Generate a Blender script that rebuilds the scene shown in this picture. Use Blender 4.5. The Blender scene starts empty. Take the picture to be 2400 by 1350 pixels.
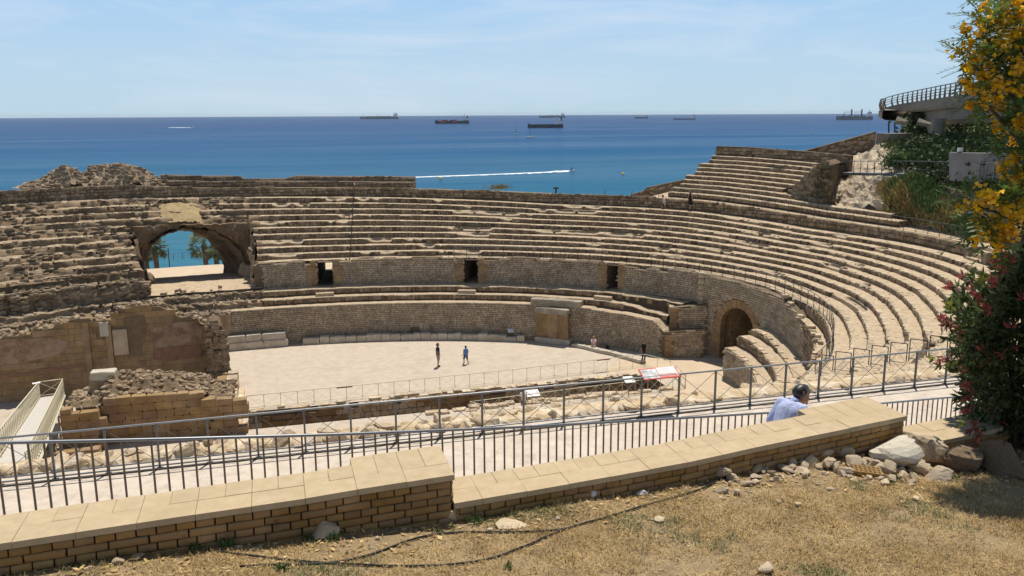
import bpy, math, random
import numpy as np
from mathutils import Vector, Matrix, noise as mnoise

random.seed(7); np.random.seed(7)
S = bpy.context.scene
COL = S.collection
rad = math.radians

# ------------------------------------------------------------------ camera
# world: x = long axis of the arena, y = short axis (towards the sea), z = 0 on the arena floor
H = 18.6; F = 2000.0
PITCH = math.atan(409 / 2000.0); ROLL = rad(0.29); YAW = rad(15.7)
def _uv(p): return np.array([p[0]*math.cos(YAW)+p[1]*math.sin(YAW), -p[0]*math.sin(YAW)+p[1]*math.cos(YAW), p[2]])
cp, sp = math.cos(PITCH), math.sin(PITCH)
_fw = np.array([0, cp, -sp]); _up = np.array([0, sp, cp]); _rt = np.array([1., 0, 0])
FW = _uv(_fw); UPV = _uv(_up*math.cos(ROLL)+_rt*math.sin(ROLL)); RT = _uv(_rt*math.cos(ROLL)-_up*math.sin(ROLL))
CAM = np.array([0, 0, H])
def ray(x, y): return FW + RT*((x-1200)/F) + UPV*((675-y)/F)
def atz(x, y, z):
    d = ray(x, y); return CAM + d*((z-H)/d[2])
def atzc(x, y, zc): return CAM + ray(x, y)*zc
def aty(x, y, Y):
    d = ray(x, y); return CAM + d*(Y/d[1])
def px(p):
    q = np.asarray(p, float)-CAM; z = q@FW
    return 1200+F*(q@RT)/z, 675-F*(q@UPV)/z, z

cam = bpy.data.cameras.new("camera"); camo = bpy.data.objects.new("camera", cam); COL.objects.link(camo)
cam.sensor_width = 36; cam.lens = 30.0; cam.clip_start = 0.1; cam.clip_end = 60000
camo.matrix_world = Matrix(((RT[0], UPV[0], -FW[0], 0), (RT[1], UPV[1], -FW[1], 0), (RT[2], UPV[2], -FW[2], H), (0, 0, 0, 1)))
S.camera = camo

# ------------------------------------------------------------------ light
SUN_EL = rad(69); SUN_AZ = rad(15)+YAW          # azimuth measured from +y towards +x
wd = bpy.data.worlds.new("World"); S.world = wd; wd.use_nodes = True
nt = wd.node_tree; nt.nodes.clear()
def nn(t, ty, **kw):
    n = t.nodes.new(ty)
    for k, v in kw.items(): setattr(n, k, v)
    return n
out = nn(nt, 'ShaderNodeOutputWorld'); bg = nn(nt, 'ShaderNodeBackground'); sky = nn(nt, 'ShaderNodeTexSky')
sky.sky_type = 'NISHITA'; sky.sun_disc = False; sky.sun_elevation = SUN_EL; sky.sun_rotation = SUN_AZ
sky.altitude = 0; sky.air_density = 1.0; sky.dust_density = 0.1; sky.ozone_density = 1.5
# marine haze that pales the sky towards the horizon, the same in every direction, and thin high cirrus
SKY = 0.062
tc = nn(nt, 'ShaderNodeTexCoord'); sz = nn(nt, 'ShaderNodeSeparateXYZ'); nt.links.new(tc.outputs['Generated'], sz.inputs[0])
def wramp(stops):
    r = nn(nt, 'ShaderNodeValToRGB'); e = r.color_ramp.elements; e[0].position, e[0].color = stops[0]; e[1].position, e[1].color = stops[-1]
    for p, c in stops[1:-1]: k = e.new(p); k.color = c
    nt.links.new(sz.outputs['Z'], r.inputs[0]); return r
hz = wramp([(0.0, (.52, .69, .81, 1)), (.05, (.50, .69, .86, 1)), (.14, (.40, .64, .94, 1)), (.5, (.22, .42, .80, 1))])
hf = wramp([(0.0, (.97,)*3+(1,)), (.14, (.92,)*3+(1,)), (.26, (.45,)*3+(1,)), (.5, (0, 0, 0, 1))])
hv = nn(nt, 'ShaderNodeVectorMath', operation='SCALE'); hv.inputs['Scale'].default_value = 1/SKY; nt.links.new(hz.outputs[0], hv.inputs[0])
m0 = nn(nt, 'ShaderNodeMix', data_type='RGBA'); nt.links.new(hf.outputs[0], m0.inputs[0]); nt.links.new(sky.outputs[0], m0.inputs[6]); nt.links.new(hv.outputs[0], m0.inputs[7])
mp = nn(nt, 'ShaderNodeMapping'); mp.inputs['Scale'].default_value = (1.3, 1.3, 8.0); mp.inputs['Rotation'].default_value = (0.10, 0.05, 0.4)
nz = nn(nt, 'ShaderNodeTexNoise'); nz.inputs['Scale'].default_value = 2.0; nz.inputs['Detail'].default_value = 8; nz.inputs['Roughness'].default_value = 0.6; nz.inputs['Distortion'].default_value = 0.8
rp = nn(nt, 'ShaderNodeValToRGB'); rp.color_ramp.elements[0].position = 0.46; rp.color_ramp.elements[0].color = (0, 0, 0, 1)
rp.color_ramp.elements[1].position = 0.78; rp.color_ramp.elements[1].color = (0.75, 0.75, 0.75, 1)
mx = nn(nt, 'ShaderNodeMix', data_type='RGBA'); mx.inputs[7].default_value = (.70/SKY, .79/SKY, .90/SKY, 1)
nt.links.new(tc.outputs['Generated'], mp.inputs[0]); nt.links.new(mp.outputs[0], nz.inputs[0]); nt.links.new(nz.outputs[0], rp.inputs[0])
nt.links.new(rp.outputs[0], mx.inputs[0]); nt.links.new(m0.outputs[2], mx.inputs[6])
nt.links.new(mx.outputs[2], bg.inputs[0]); bg.inputs[1].default_value = SKY
nt.links.new(bg.outputs[0], out.inputs[0])
sun = bpy.data.lights.new("sun", 'SUN'); sun.energy = 5.0; sun.angle = rad(0.53); sun.color = (1.0, 0.94, 0.83)
suno = bpy.data.objects.new("sun", sun); COL.objects.link(suno)
SD = Vector((math.sin(SUN_AZ)*math.cos(SUN_EL), math.cos(SUN_AZ)*math.cos(SUN_EL), math.sin(SUN_EL)))
suno.rotation_euler = SD.to_track_quat('Z', 'Y').to_euler(); suno.location = SD*120
S.view_settings.view_transform = 'Standard'; S.view_settings.look = 'None'; S.view_settings.gamma = 1.0
S.view_settings.exposure = 0.0; S.view_settings.use_curve_mapping = False
S.render.engine = 'CYCLES'; S.render.resolution_x = 1024; S.render.resolution_y = 576
S.cycles.max_bounces = 6; S.cycles.volume_bounces = 0

# ------------------------------------------------------------------ materials
MATS = {}
def srgb(r, g, b):
    f = lambda c: (c/255/12.92) if c/255 <= 0.04045 else ((c/255+0.055)/1.055)**2.4
    return (f(r), f(g), f(b))
def mat(name, c1, c2=None, scale=2.0, rough=0.9, island=0.0, bump=0.0, bscale=20.0, spec=0.25, metal=0.0, detail=5, blotch=None, blotch_scale=0.35, blotch_lo=0.5, blotch_hi=0.7, trans=0.0, hue=0.0):
    m = bpy.data.materials.new(name); m.use_nodes = True; t = m.node_tree; b = t.nodes['Principled BSDF']
    b.inputs['Roughness'].default_value = rough; b.inputs['Specular IOR Level'].default_value = spec; b.inputs['Metallic'].default_value = metal
    geo = nn(t, 'ShaderNodeNewGeometry')
    if c2 is None: c2 = tuple(c*0.8 for c in c1)
    n1 = nn(t, 'ShaderNodeTexNoise'); n1.inputs['Scale'].default_value = scale; n1.inputs['Detail'].default_value = detail; n1.inputs['Roughness'].default_value = 0.65
    t.links.new(geo.outputs['Position'], n1.inputs[0])
    r1 = nn(t, 'ShaderNodeMapRange'); r1.inputs[1].default_value = 0.34; r1.inputs[2].default_value = 0.66
    t.links.new(n1.outputs[0], r1.inputs[0])
    m1 = nn(t, 'ShaderNodeMix', data_type='RGBA'); m1.inputs[6].default_value = (*c1, 1); m1.inputs[7].default_value = (*c2, 1)
    t.links.new(r1.outputs[0], m1.inputs[0]); col = m1.outputs[2]
    if blotch is not None:
        n2 = nn(t, 'ShaderNodeTexNoise'); n2.inputs['Scale'].default_value = blotch_scale; n2.inputs['Detail'].default_value = 6; n2.inputs['Roughness'].default_value = 0.7
        t.links.new(geo.outputs['Position'], n2.inputs[0])
        r2 = nn(t, 'ShaderNodeMapRange'); r2.inputs[1].default_value = blotch_lo; r2.inputs[2].default_value = blotch_hi
        t.links.new(n2.outputs[0], r2.inputs[0])
        m2 = nn(t, 'ShaderNodeMix', data_type='RGBA'); m2.inputs[7].default_value = (*blotch, 1)
        t.links.new(r2.outputs[0], m2.inputs[0]); t.links.new(col, m2.inputs[6]); col = m2.outputs[2]
    if island > 0:
        oi = nn(t, 'ShaderNodeObjectInfo'); ad = nn(t, 'ShaderNodeMath', operation='ADD'); fr = nn(t, 'ShaderNodeMath', operation='FRACT')
        t.links.new(geo.outputs['Random Per Island'], ad.inputs[0]); t.links.new(oi.outputs['Random'], ad.inputs[1]); t.links.new(ad.outputs[0], fr.inputs[0])
        mr = nn(t, 'ShaderNodeMapRange'); mr.inputs[3].default_value = 1-island; mr.inputs[4].default_value = 1+island
        t.links.new(fr.outputs[0], mr.inputs[0])
        hs = nn(t, 'ShaderNodeHueSaturation'); t.links.new(mr.outputs[0], hs.inputs['Value']); t.links.new(col, hs.inputs['Color'])
        if hue:
            wn = nn(t, 'ShaderNodeTexWhiteNoise', noise_dimensions='1D'); t.links.new(fr.outputs[0], wn.inputs['W'])
            m3 = nn(t, 'ShaderNodeMapRange'); m3.inputs[3].default_value = 0.5-hue*.35; m3.inputs[4].default_value = 0.5+hue*.35
            t.links.new(wn.outputs[0], m3.inputs[0]); t.links.new(m3.outputs[0], hs.inputs['Hue'])
            m4 = nn(t, 'ShaderNodeMapRange'); m4.inputs[3].default_value = 0.92; m4.inputs[4].default_value = 1.08
            t.links.new(wn.outputs[0], m4.inputs[0]); t.links.new(m4.outputs[0], hs.inputs['Saturation'])
        col = hs.outputs[0]
    t.links.new(col, b.inputs['Base Color'])
    if bump > 0:
        n3 = nn(t, 'ShaderNodeTexNoise'); n3.inputs['Scale'].default_value = bscale; n3.inputs['Detail'].default_value = 6; n3.inputs['Roughness'].default_value = 0.7
        t.links.new(geo.outputs['Position'], n3.inputs[0])
        bp = nn(t, 'ShaderNodeBump'); bp.inputs['Strength'].default_value = 1.0; bp.inputs['Distance'].default_value = bump
        t.links.new(n3.outputs[0], bp.inputs['Height']); t.links.new(bp.outputs[0], b.inputs['Normal'])
    if trans > 0:
        tr = nn(t, 'ShaderNodeBsdfTranslucent'); t.links.new(col, tr.inputs[0]); ms = nn(t, 'ShaderNodeMixShader'); ms.inputs[0].default_value = trans
        t.links.new(b.outputs[0], ms.inputs[1]); t.links.new(tr.outputs[0], ms.inputs[2]); t.links.new(ms.outputs[0], t.nodes['Material Output'].inputs[0])
    MATS[name] = m
    return m

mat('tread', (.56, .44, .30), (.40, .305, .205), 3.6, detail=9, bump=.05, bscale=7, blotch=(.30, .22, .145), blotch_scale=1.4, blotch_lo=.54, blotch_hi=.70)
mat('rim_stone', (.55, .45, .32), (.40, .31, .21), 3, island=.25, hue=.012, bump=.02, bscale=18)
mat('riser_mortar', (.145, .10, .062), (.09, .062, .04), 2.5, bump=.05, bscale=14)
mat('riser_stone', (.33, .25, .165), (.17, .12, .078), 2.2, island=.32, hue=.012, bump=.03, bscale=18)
mat('rubble', (.36, .275, .185), (.19, .14, .09), 2.0, island=.34, hue=.012, bump=.03, bscale=16)
mat('rubble_mortar', (.19, .135, .085), (.12, .085, .055), 3, bump=.04, bscale=14)
mat('petit', (.50, .41, .30), (.37, .295, .21), 1.5, island=.2, hue=.01, bump=.015, bscale=25, blotch=(.24, .185, .13), blotch_scale=.7, blotch_lo=.52, blotch_hi=.72)
mat('petit_mortar', (.21, .155, .10), (.15, .11, .07), 3, bump=.02, bscale=20)
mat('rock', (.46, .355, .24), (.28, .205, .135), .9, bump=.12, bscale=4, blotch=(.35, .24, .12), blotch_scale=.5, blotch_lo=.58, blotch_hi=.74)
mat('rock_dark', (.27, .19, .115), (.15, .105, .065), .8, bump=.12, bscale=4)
mat('ochre_plaster', (.44, .33, .17), (.32, .235, .125), 2, bump=.03, bscale=10)
mat('sand', (.55, .465, .375), (.455, .38, .30), 1.7, detail=9, bump=.03, bscale=9, blotch=(.42, .345, .27), blotch_scale=.45, blotch_lo=.52, blotch_hi=.72)
mat('sand_warm', (.58, .46, .33), (.50, .39, .275), .6, bump=.02, bscale=20)
mat('path', (.64, .55, .455), (.52, .44, .355), 3.0, detail=9, bump=.02, bscale=12, blotch=(.43, .365, .295), blotch_scale=2.4, blotch_lo=.5, blotch_hi=.72)
mat('white_stone', (.58, .53, .44), (.46, .40, .31), 1.8, island=.1, bump=.02, bscale=14, blotch=(.35, .29, .2), blotch_scale=1.2, blotch_lo=.55, blotch_hi=.75)
mat('ashlar', (.39, .265, .14), (.25, .165, .085), 1.3, island=.11, hue=.012, bump=.03, bscale=12, blotch=(.22, .135, .08), blotch_scale=.4, blotch_lo=.48, blotch_hi=.68)
mat('ashlar_mortar', (.26, .185, .105), (.19, .135, .08), 2, bump=.03, bscale=14)
mat('pale_plaster', (.40, .285, .20), (.30, .20, .13), 1.6, bump=.02, bscale=12, blotch=(.22, .14, .085), blotch_scale=1.3, blotch_lo=.45, blotch_hi=.6)
mat('red_plaster', (.22, .11, .075), (.28, .17, .11), 3, bump=.02, bscale=14)
mat('kerb_stone', (.56, .44, .30), (.37, .275, .175), 2.3, island=.16, hue=.014, bump=.03, bscale=14, blotch=(.66, .57, .45), blotch_scale=1.5, blotch_lo=.5, blotch_hi=.66)
mat('steel', (.13, .133, .14), (.10, .103, .108), 3, rough=.45, spec=.5, metal=.35)
mat('steel_pale', (.25, .26, .28), (.21, .22, .235), 3, rough=.4, spec=.5, metal=.4)
mat('bar_brown', (.21, .155, .115), (.17, .125, .09), 3, rough=.55, spec=.3)
mat('dark_steel', (.055, .052, .05), (.04, .038, .036), 3, rough=.5, spec=.4)
mat('cream_paint', (.70, .64, .46), (.62, .56, .40), 2, rough=.5, spec=.35)
mat('grey_deck', (.56, .52, .47), (.48, .445, .40), 3, rough=.8)
mat('brick', (.38, .23, .095), (.27, .16, .065), 3.2, island=.15, hue=.008, bump=.006, bscale=60, blotch=(.17, .105, .05), blotch_scale=5.5, blotch_lo=.56, blotch_hi=.72)
mat('brick_mortar', (.09, .06, .035), (.06, .04, .025), 10, bump=.01, bscale=60)
mat('coping', (.52, .405, .26), (.44, .34, .21), 9, island=.04, bump=.003, bscale=160, blotch=(.43, .33, .20), blotch_scale=1.6, blotch_lo=.52, blotch_hi=.75)
mat('soil', (.38, .275, .155), (.26, .185, .10), 5.5, bump=.03, bscale=22, blotch=(.40, .29, .16), blotch_scale=1.3, blotch_lo=.5, blotch_hi=.7)
mat('straw', (.62, .455, .22), (.36, .245, .105), 2.2, island=.5, hue=.012, rough=.8, trans=.2)
mat('grass_green', (.10, .13, .045), (.16, .17, .07), 1.5, island=.3, rough=.7, trans=.25)
mat('field_rock', (.62, .50, .355), (.45, .35, .235), 3, island=.18, hue=.014, bump=.02, bscale=22, blotch=(.36, .27, .17), blotch_scale=2.2, blotch_lo=.55, blotch_hi=.7)
mat('hose', (.015, .014, .014), (.025, .023, .022), 5, rough=.5)
mat('leaf', (.075, .13, .03), (.12, .17, .04), 2.5, island=.4, hue=.015, rough=.5, spec=.35, trans=.45)
mat('leaf_dark', (.065, .10, .032), (.10, .125, .042), 2.5, island=.5, rough=.45, spec=.4, trans=.42)
mat('leaf_yellow', (.33, .30, .05), (.20, .24, .05), 3, island=.2, rough=.55, trans=.3)
mat('leaf_red', (.44, .12, .105), (.28, .07, .06), 4, island=.35, hue=.02, rough=.55, trans=.3)
mat('petal', (.95, .62, .06), (.90, .47, .03), 6, island=.18, hue=.012, rough=.6, trans=.5)
mat('bark', (.14, .10, .07), (.08, .06, .045), 8, bump=.01, bscale=40)
mat('palm_leaf', (.10, .14, .05), (.16, .17, .08), 2, island=.3, rough=.6, trans=.2)
mat('ivy', (.03, .055, .018), (.055, .085, .025), 2, island=.35, rough=.6, trans=.15)
mat('weed', (.12, .17, .06), (.07, .12, .035), 3, island=.3, rough=.7, trans=.2)
mat('drygrass', (.36, .26, .10), (.22, .20, .07), .8, island=.35, rough=.85, trans=.2)
mat('pale_rock', (.62, .52, .385), (.44, .35, .25), .55, bump=.2, bscale=2.2, blotch=(.33, .26, .18), blotch_scale=.8, blotch_lo=.55, blotch_hi=.72)
mat('concrete', (.27, .24, .20), (.20, .175, .145), .7, bump=.01, bscale=12, blotch=(.2, .175, .145), blotch_scale=.5, blotch_lo=.55, blotch_hi=.75)
mat('concrete_pale', (.26, .255, .25), (.20, .195, .19), .8, bump=.01, bscale=12)
mat('white', (.80, .79, .77), (.74, .73, .71), 3, rough=.5)
mat('mottled_stone', (.36, .31, .24), (.20, .165, .12), 2.2, island=.08, bump=.02, bscale=14, blotch=(.44, .39, .31), blotch_scale=1.1, blotch_lo=.5, blotch_hi=.66)  # dark grey-brown stone with paler blotches, for the cap slabs and lintel
mat('dark_red', (.20, .045, .035), (.15, .035, .03), 3, rough=.5)
mat('red_print', (.62, .06, .05), (.55, .05, .045), 3, rough=.45)
mat('red_block', (.70, .20, .17), (.62, .15, .13), 8, rough=.45)
mat('text_grey', (.55, .53, .52), (.5, .48, .47), 3, rough=.5)
mat('photo_grey', (.70, .70, .70), (.20, .21, .22), 7, rough=.45, detail=4)
mat('skin', (.50, .27, .18), (.43, .22, .145), 6, rough=.55)
mat('skin_tan', (.38, .19, .12), (.32, .155, .10), 6, rough=.55)
mat('hair_dark', (.018, .014, .012), (.03, .023, .02), 60, rough=.45, spec=.5)
mat('hair_red', (.16, .05, .025), (.10, .035, .02), 40, rough=.5)
mat('hair_fair', (.42, .30, .13), (.30, .2, .09), 40, rough=.5)
mat('shirt_blue', (.50, .56, .80), (.46, .52, .76), 5, rough=.85, bump=.03, bscale=7)
mat('navy', (.012, .025, .075), (.018, .035, .09), 5, rough=.85)
mat('khaki', (.33, .30, .25), (.28, .25, .21), 5, rough=.9)
mat('sky_blue_cloth', (.10, .27, .58), (.08, .22, .50), 5, rough=.85)
mat('denim', (.03, .06, .16), (.02, .045, .13), 5, rough=.9)
mat('black_cloth', (.010, .010, .011), (.018, .018, .02), 5, rough=.85)
mat('white_cloth', (.74, .73, .73), (.66, .65, .65), 5, rough=.85)
mat('pink_cloth', (.75, .55, .55), (.78, .66, .66), 8, rough=.85)
mat('grey_cloth', (.16, .155, .15), (.12, .115, .11), 5, rough=.9)
mat('bag_tan', (.55, .36, .13), (.45, .28, .1), 5, rough=.7)
mat('hull_dark', (.025, .03, .045), (.035, .04, .055), .02, rough=.6)
mat('hull_grey', (.12, .14, .17), (.10, .12, .15), .02, rough=.6)
mat('hull_red', (.42, .07, .05), (.38, .06, .045), .05, rough=.6)
mat('ship_white', (.72, .72, .71), (.64, .64, .63), .05, rough=.6)
mat('ship_deck', (.16, .12, .10), (.13, .10, .09), .05, rough=.7)
mat('foam', (.86, .89, .90), (.78, .84, .87), .4, rough=.8)
mat('buoy_yellow', (.75, .50, .03), (.7, .45, .03), 2, rough=.5)

# sea: deep blue offshore, turquoise over the sandy shallows near the beach, glossy ripples
def sea_mat():
    m = bpy.data.materials.new('sea_water'); m.use_nodes = True; t = m.node_tree; b = t.nodes['Principled BSDF']
    geo = nn(t, 'ShaderNodeNewGeometry'); sx = nn(t, 'ShaderNodeSeparateXYZ'); t.links.new(geo.outputs['Position'], sx.inputs[0])
    n0 = nn(t, 'ShaderNodeTexNoise'); n0.inputs['Scale'].default_value = .006; n0.inputs['Detail'].default_value = 5
    mp = nn(t, 'ShaderNodeMapping'); mp.inputs['Scale'].default_value = (.35, 1.6, 1); t.links.new(geo.outputs['Position'], mp.inputs[0]); t.links.new(mp.outputs[0], n0.inputs[0])
    wob = nn(t, 'ShaderNodeMath', operation='MULTIPLY_ADD'); wob.inputs[1].default_value = 260; t.links.new(n0.outputs[0], wob.inputs[0]); t.links.new(sx.outputs['Y'], wob.inputs[2])
    rp = nn(t, 'ShaderNodeValToRGB'); mr = nn(t, 'ShaderNodeMapRange'); mr.inputs[1].default_value = 130; mr.inputs[2].default_value = 2600
    t.links.new(wob.outputs[0], mr.inputs[0])
    lg = nn(t, 'ShaderNodeMath', operation='POWER'); lg.inputs[1].default_value = .45; t.links.new(mr.outputs[0], lg.inputs[0]); t.links.new(lg.outputs[0], rp.inputs[0])
    e = rp.color_ramp.elements; e[0].position = 0.12; e[0].color = (.16, .34, .38, 1); e[1].position = 1.0; e[1].color = (.026, .070, .178, 1)
    for p, c in ((.30, (.028, .150, .215, 1)), (.42, (.022, .110, .205, 1)), (.58, (.022, .090, .205, 1)), (.78, (.024, .078, .19, 1))):
        k = e.new(p); k.color = c
    t.links.new(rp.outputs[0], b.inputs['Base Color'])
    b.inputs['Roughness'].default_value = .6; b.inputs['Specular IOR Level'].default_value = 0.0
    prev = None
    for sc, dist in ((.03, 2.6), (.12, 1.2), (.5, .45), (1.6, .14)):
        w = nn(t, 'ShaderNodeTexNoise'); w.inputs['Scale'].default_value = sc; w.inputs['Detail'].default_value = 4
        mm = nn(t, 'ShaderNodeMapping'); mm.inputs['Scale'].default_value = (.45, 1.0, 1); mm.inputs['Rotation'].default_value = (0, 0, .2)
        t.links.new(geo.outputs['Position'], mm.inputs[0]); t.links.new(mm.outputs[0], w.inputs[0])
        bp = nn(t, 'ShaderNodeBump'); bp.inputs['Distance'].default_value = dist; bp.inputs['Strength'].default_value = .8
        t.links.new(w.outputs[0], bp.inputs['Height'])
        if prev: t.links.new(prev.outputs[0], bp.inputs['Normal'])
        prev = bp
    t.links.new(prev.outputs[0], b.inputs['Normal'])
    gl = nn(t, 'ShaderNodeBsdfGlossy'); gl.inputs['Roughness'].default_value = .12; t.links.new(prev.outputs[0], gl.inputs['Normal']); mg = nn(t, 'ShaderNodeMixShader'); mg.inputs[0].default_value = .13
    wp = nn(t, 'ShaderNodeTexNoise'); wp.inputs['Scale'].default_value = .009; wp.inputs['Detail'].default_value = 7; wp.inputs['Roughness'].default_value = .65; mw = nn(t, 'ShaderNodeMapping'); mw.inputs['Scale'].default_value = (.16, 1.0, 1); mw.inputs['Rotation'].default_value = (0, 0, .12); t.links.new(geo.outputs['Position'], mw.inputs[0]); t.links.new(mw.outputs[0], wp.inputs[0])
    mr2 = nn(t, 'ShaderNodeMapRange'); mr2.inputs[1].default_value = .35; mr2.inputs[2].default_value = .68; mr2.inputs[3].default_value = .05; mr2.inputs[4].default_value = .26; t.links.new(wp.outputs[0], mr2.inputs[0]); t.links.new(mr2.outputs[0], mg.inputs[0])
    t.links.new(b.outputs[0], mg.inputs[1]); t.links.new(gl.outputs[0], mg.inputs[2]); t.links.new(mg.outputs[0], t.nodes['Material Output'].inputs[0])
    MATS['sea_water'] = m
sea_mat()

# ------------------------------------------------------------------ mesh helpers
PINV = {}
def tag(o, label=None, cat=None, group=None, kind=None):
    if label: o['label'] = label
    if cat: o['category'] = cat
    if group: o['group'] = group
    if kind: o['kind'] = kind
    return o
def link(name, data, parent=None):
    o = bpy.data.objects.new(name, data); COL.objects.link(o)
    if parent is not None:
        o.parent = parent
        if parent.name in PINV: o.matrix_parent_inverse = PINV[parent.name]
    return o
def thing(name, loc, label, cat, group=None):
    o = bpy.data.objects.new(name, None); COL.objects.link(o); o.location = tuple(float(c) for c in loc); o.empty_display_size = .2
    PINV[o.name] = Matrix.Translation(o.location).inverted()
    return tag(o, label, cat, group)
def mesh_from(verts, faces, m, smooth=False, name='mesh'):
    me = bpy.data.meshes.new(name); me.from_pydata([tuple(map(float, v)) for v in verts], [], faces)
    if m: me.materials.append(MATS[m])
    if smooth: me.polygons.foreach_set('use_smooth', [True]*len(me.polygons))
    me.update(); return me
def mesh_np(V, Fq, m, smooth=False, name='mesh', mi=None, mats=None):
    """V (n,3), Fq (k,3|4) int arrays"""
    V = np.asarray(V, np.float32); Fq = np.asarray(Fq, np.int32); k, w = Fq.shape
    me = bpy.data.meshes.new(name); me.vertices.add(len(V)); me.vertices.foreach_set('co', V.ravel())
    me.loops.add(k*w); me.loops.foreach_set('vertex_index', Fq.ravel())
    me.polygons.add(k); me.polygons.foreach_set('loop_start', np.arange(0, k*w, w, dtype=np.int32))
    try: me.polygons.foreach_set('loop_total', np.full(k, w, np.int32))
    except Exception: pass
    for q in (mats or [m]): me.materials.append(MATS[q])
    if mi is not None: me.polygons.foreach_set('material_index', np.asarray(mi, np.int32))
    if smooth: me.polygons.foreach_set('use_smooth', np.ones(k, bool))
    me.update(calc_edges=True); me.validate(); return me
class MB:
    def __init__(s): s.v = []; s.f = []
    def add(s, vs, fs):
        o = len(s.v); s.v += [tuple(map(float, v)) for v in vs]; s.f += [tuple(i+o for i in f) for f in fs]; return s
    def hexa(s, p):        # p[0..3] bottom ring, p[4..7] top ring
        return s.add(p, [(3, 2, 1, 0), (4, 5, 6, 7), (0, 1, 5, 4), (1, 2, 6, 5), (2, 3, 7, 6), (3, 0, 4, 7)])
    def box(s, c, size, rz=0.0, taper=1.0):
        cx, cy, cz = c; a, b, h = size[0]/2, size[1]/2, size[2]; ca, sa = math.cos(rz), math.sin(rz); P = []
        for z, k in ((0, 1.0), (h, taper)):
            for x, y in ((-a, -b), (a, -b), (a, b), (-a, b)):
                P.append((cx+ca*x*k-sa*y*k, cy+sa*x*k+ca*y*k, cz+z))
        return s.hexa(P)
    def tube(s, pts, r, n=8, caps=True):
        pts = [Vector(tuple(map(float, p))) for p in pts]; R = r if isinstance(r, (list, tuple)) else [r]*len(pts)
        o = len(s.v); prevx = None
        for i, p in enumerate(pts):
            t = (pts[min(i+1, len(pts)-1)]-pts[max(i-1, 0)])
            t = t.normalized() if t.length > 1e-9 else Vector((0, 0, 1))
            x = (Vector((0, 0, 1)) if abs(t.z) < .9 else Vector((1, 0, 0))).cross(t).normalized() if prevx is None else (prevx-t*prevx.dot(t)).normalized()
            prevx = x; y = t.cross(x)
            for j in range(n):
                a = 2*math.pi*j/n; s.v.append(tuple(p+(x*math.cos(a)+y*math.sin(a))*R[i]))
        for i in range(len(pts)-1):
            for j in range(n):
                a, b = o+i*n+j, o+i*n+(j+1) % n; s.f.append((a, b, b+n, a+n))
        if caps:
            s.f.append(tuple(o+j for j in range(n-1, -1, -1))); e = o+(len(pts)-1)*n; s.f.append(tuple(e+j for j in range(n)))
        return s
    def grid(s, P, flip=False, close=False):
        o = len(s.v); ni, nj = len(P), len(P[0])
        for row in P:
            for p in row: s.v.append(tuple(map(float, p)))
        for i in range(ni-1 if not close else ni):
            for j in range(nj-1):
                a = o+i*nj+j; b = o+((i+1) % ni)*nj+j
                q = (a, b, b+1, a+1); s.f.append(q[::-1] if flip else q)
        return s
    def ball(s, c, r, nu=10, nv=7, jit=0.0, sq=(1, 1, 1)):
        P = []
        for i in range(nv+1):
            ph = math.pi*i/nv
            P.append([(c[0]+sq[0]*r*math.sin(ph)*math.cos(2*math.pi*j/nu), c[1]+sq[1]*r*math.sin(ph)*math.sin(2*math.pi*j/nu), c[2]+sq[2]*r*math.cos(ph)) for j in range(nu+1)])
        return s.grid(P, flip=True)
    def prism(s, poly, z0, z1):
        n = len(poly); o = len(s.v)
        zz0 = z0 if isinstance(z0, (list, tuple)) else [z0]*n; zz1 = z1 if isinstance(z1, (list, tuple)) else [z1]*n
        for p, z in zip(poly, zz0): s.v.append((float(p[0]), float(p[1]), float(z)))
        for p, z in zip(poly, zz1): s.v.append((float(p[0]), float(p[1]), float(z)))
        s.f.append(tuple(o+i for i in range(n-1, -1, -1))); s.f.append(tuple(o+n+i for i in range(n)))
        for i in range(n):
            j = (i+1) % n; s.f.append((o+i, o+j, o+n+j, o+n+i))
        return s
    def build(s, name, m, parent=None, smooth=False):
        return link(name, mesh_from(s.v, s.f, m, smooth, name), parent)
def struct(name, mb, m, smooth=False):
    o = mb.build(name, m, None, smooth); o['kind'] = 'structure'; return o
_CYL = {}
def rod(name, p0, p1, r, m, parent, n=8):
    """a straight round bar as its own object, sharing one unit-cylinder mesh per material"""
    key = (m, n)
    if key not in _CYL:
        b = MB().tube([(0, 0, 0), (0, 0, 1)], 1.0, n); _CYL[key] = mesh_from(b.v, b.f, m, True, 'round_bar')
        me = _CYL[key]
        for p in me.polygons:
            if len(p.vertices) > 4: p.use_smooth = False
    p0 = Vector(tuple(map(float, p0))); p1 = Vector(tuple(map(float, p1))); d = p1-p0; L = d.length
    q = Vector((0, 0, 1)).rotation_difference(d.normalized()).to_matrix()
    o = link(name, _CYL[key], parent)
    o.matrix_basis = Matrix.Translation(p0) @ q.to_4x4() @ Matrix.Diagonal((r, r, L, 1)); return o
def n1(x, seed=0.0): return mnoise.noise(Vector((x, seed*7.31+.5, seed*3.17)))
def n3(p, s=1.0, seed=0.0): return mnoise.noise(Vector((p[0]*s+seed*5.1, p[1]*s-seed*2.7, p[2]*s+seed)))
def fbm(p, s=1.0, seed=0.0, o=4): return mnoise.fractal(Vector((p[0]*s+seed*5.1, p[1]*s-seed*2.7, p[2]*s+seed)), 1.0, 2.0, o)
def sstep(a, b, x):
    t = min(1, max(0, (x-a)/(b-a))); return t*t*(3-2*t)
def interp(tab, x): return float(np.interp(x, [a for a, _ in tab], [b for _, b in tab]))

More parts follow.
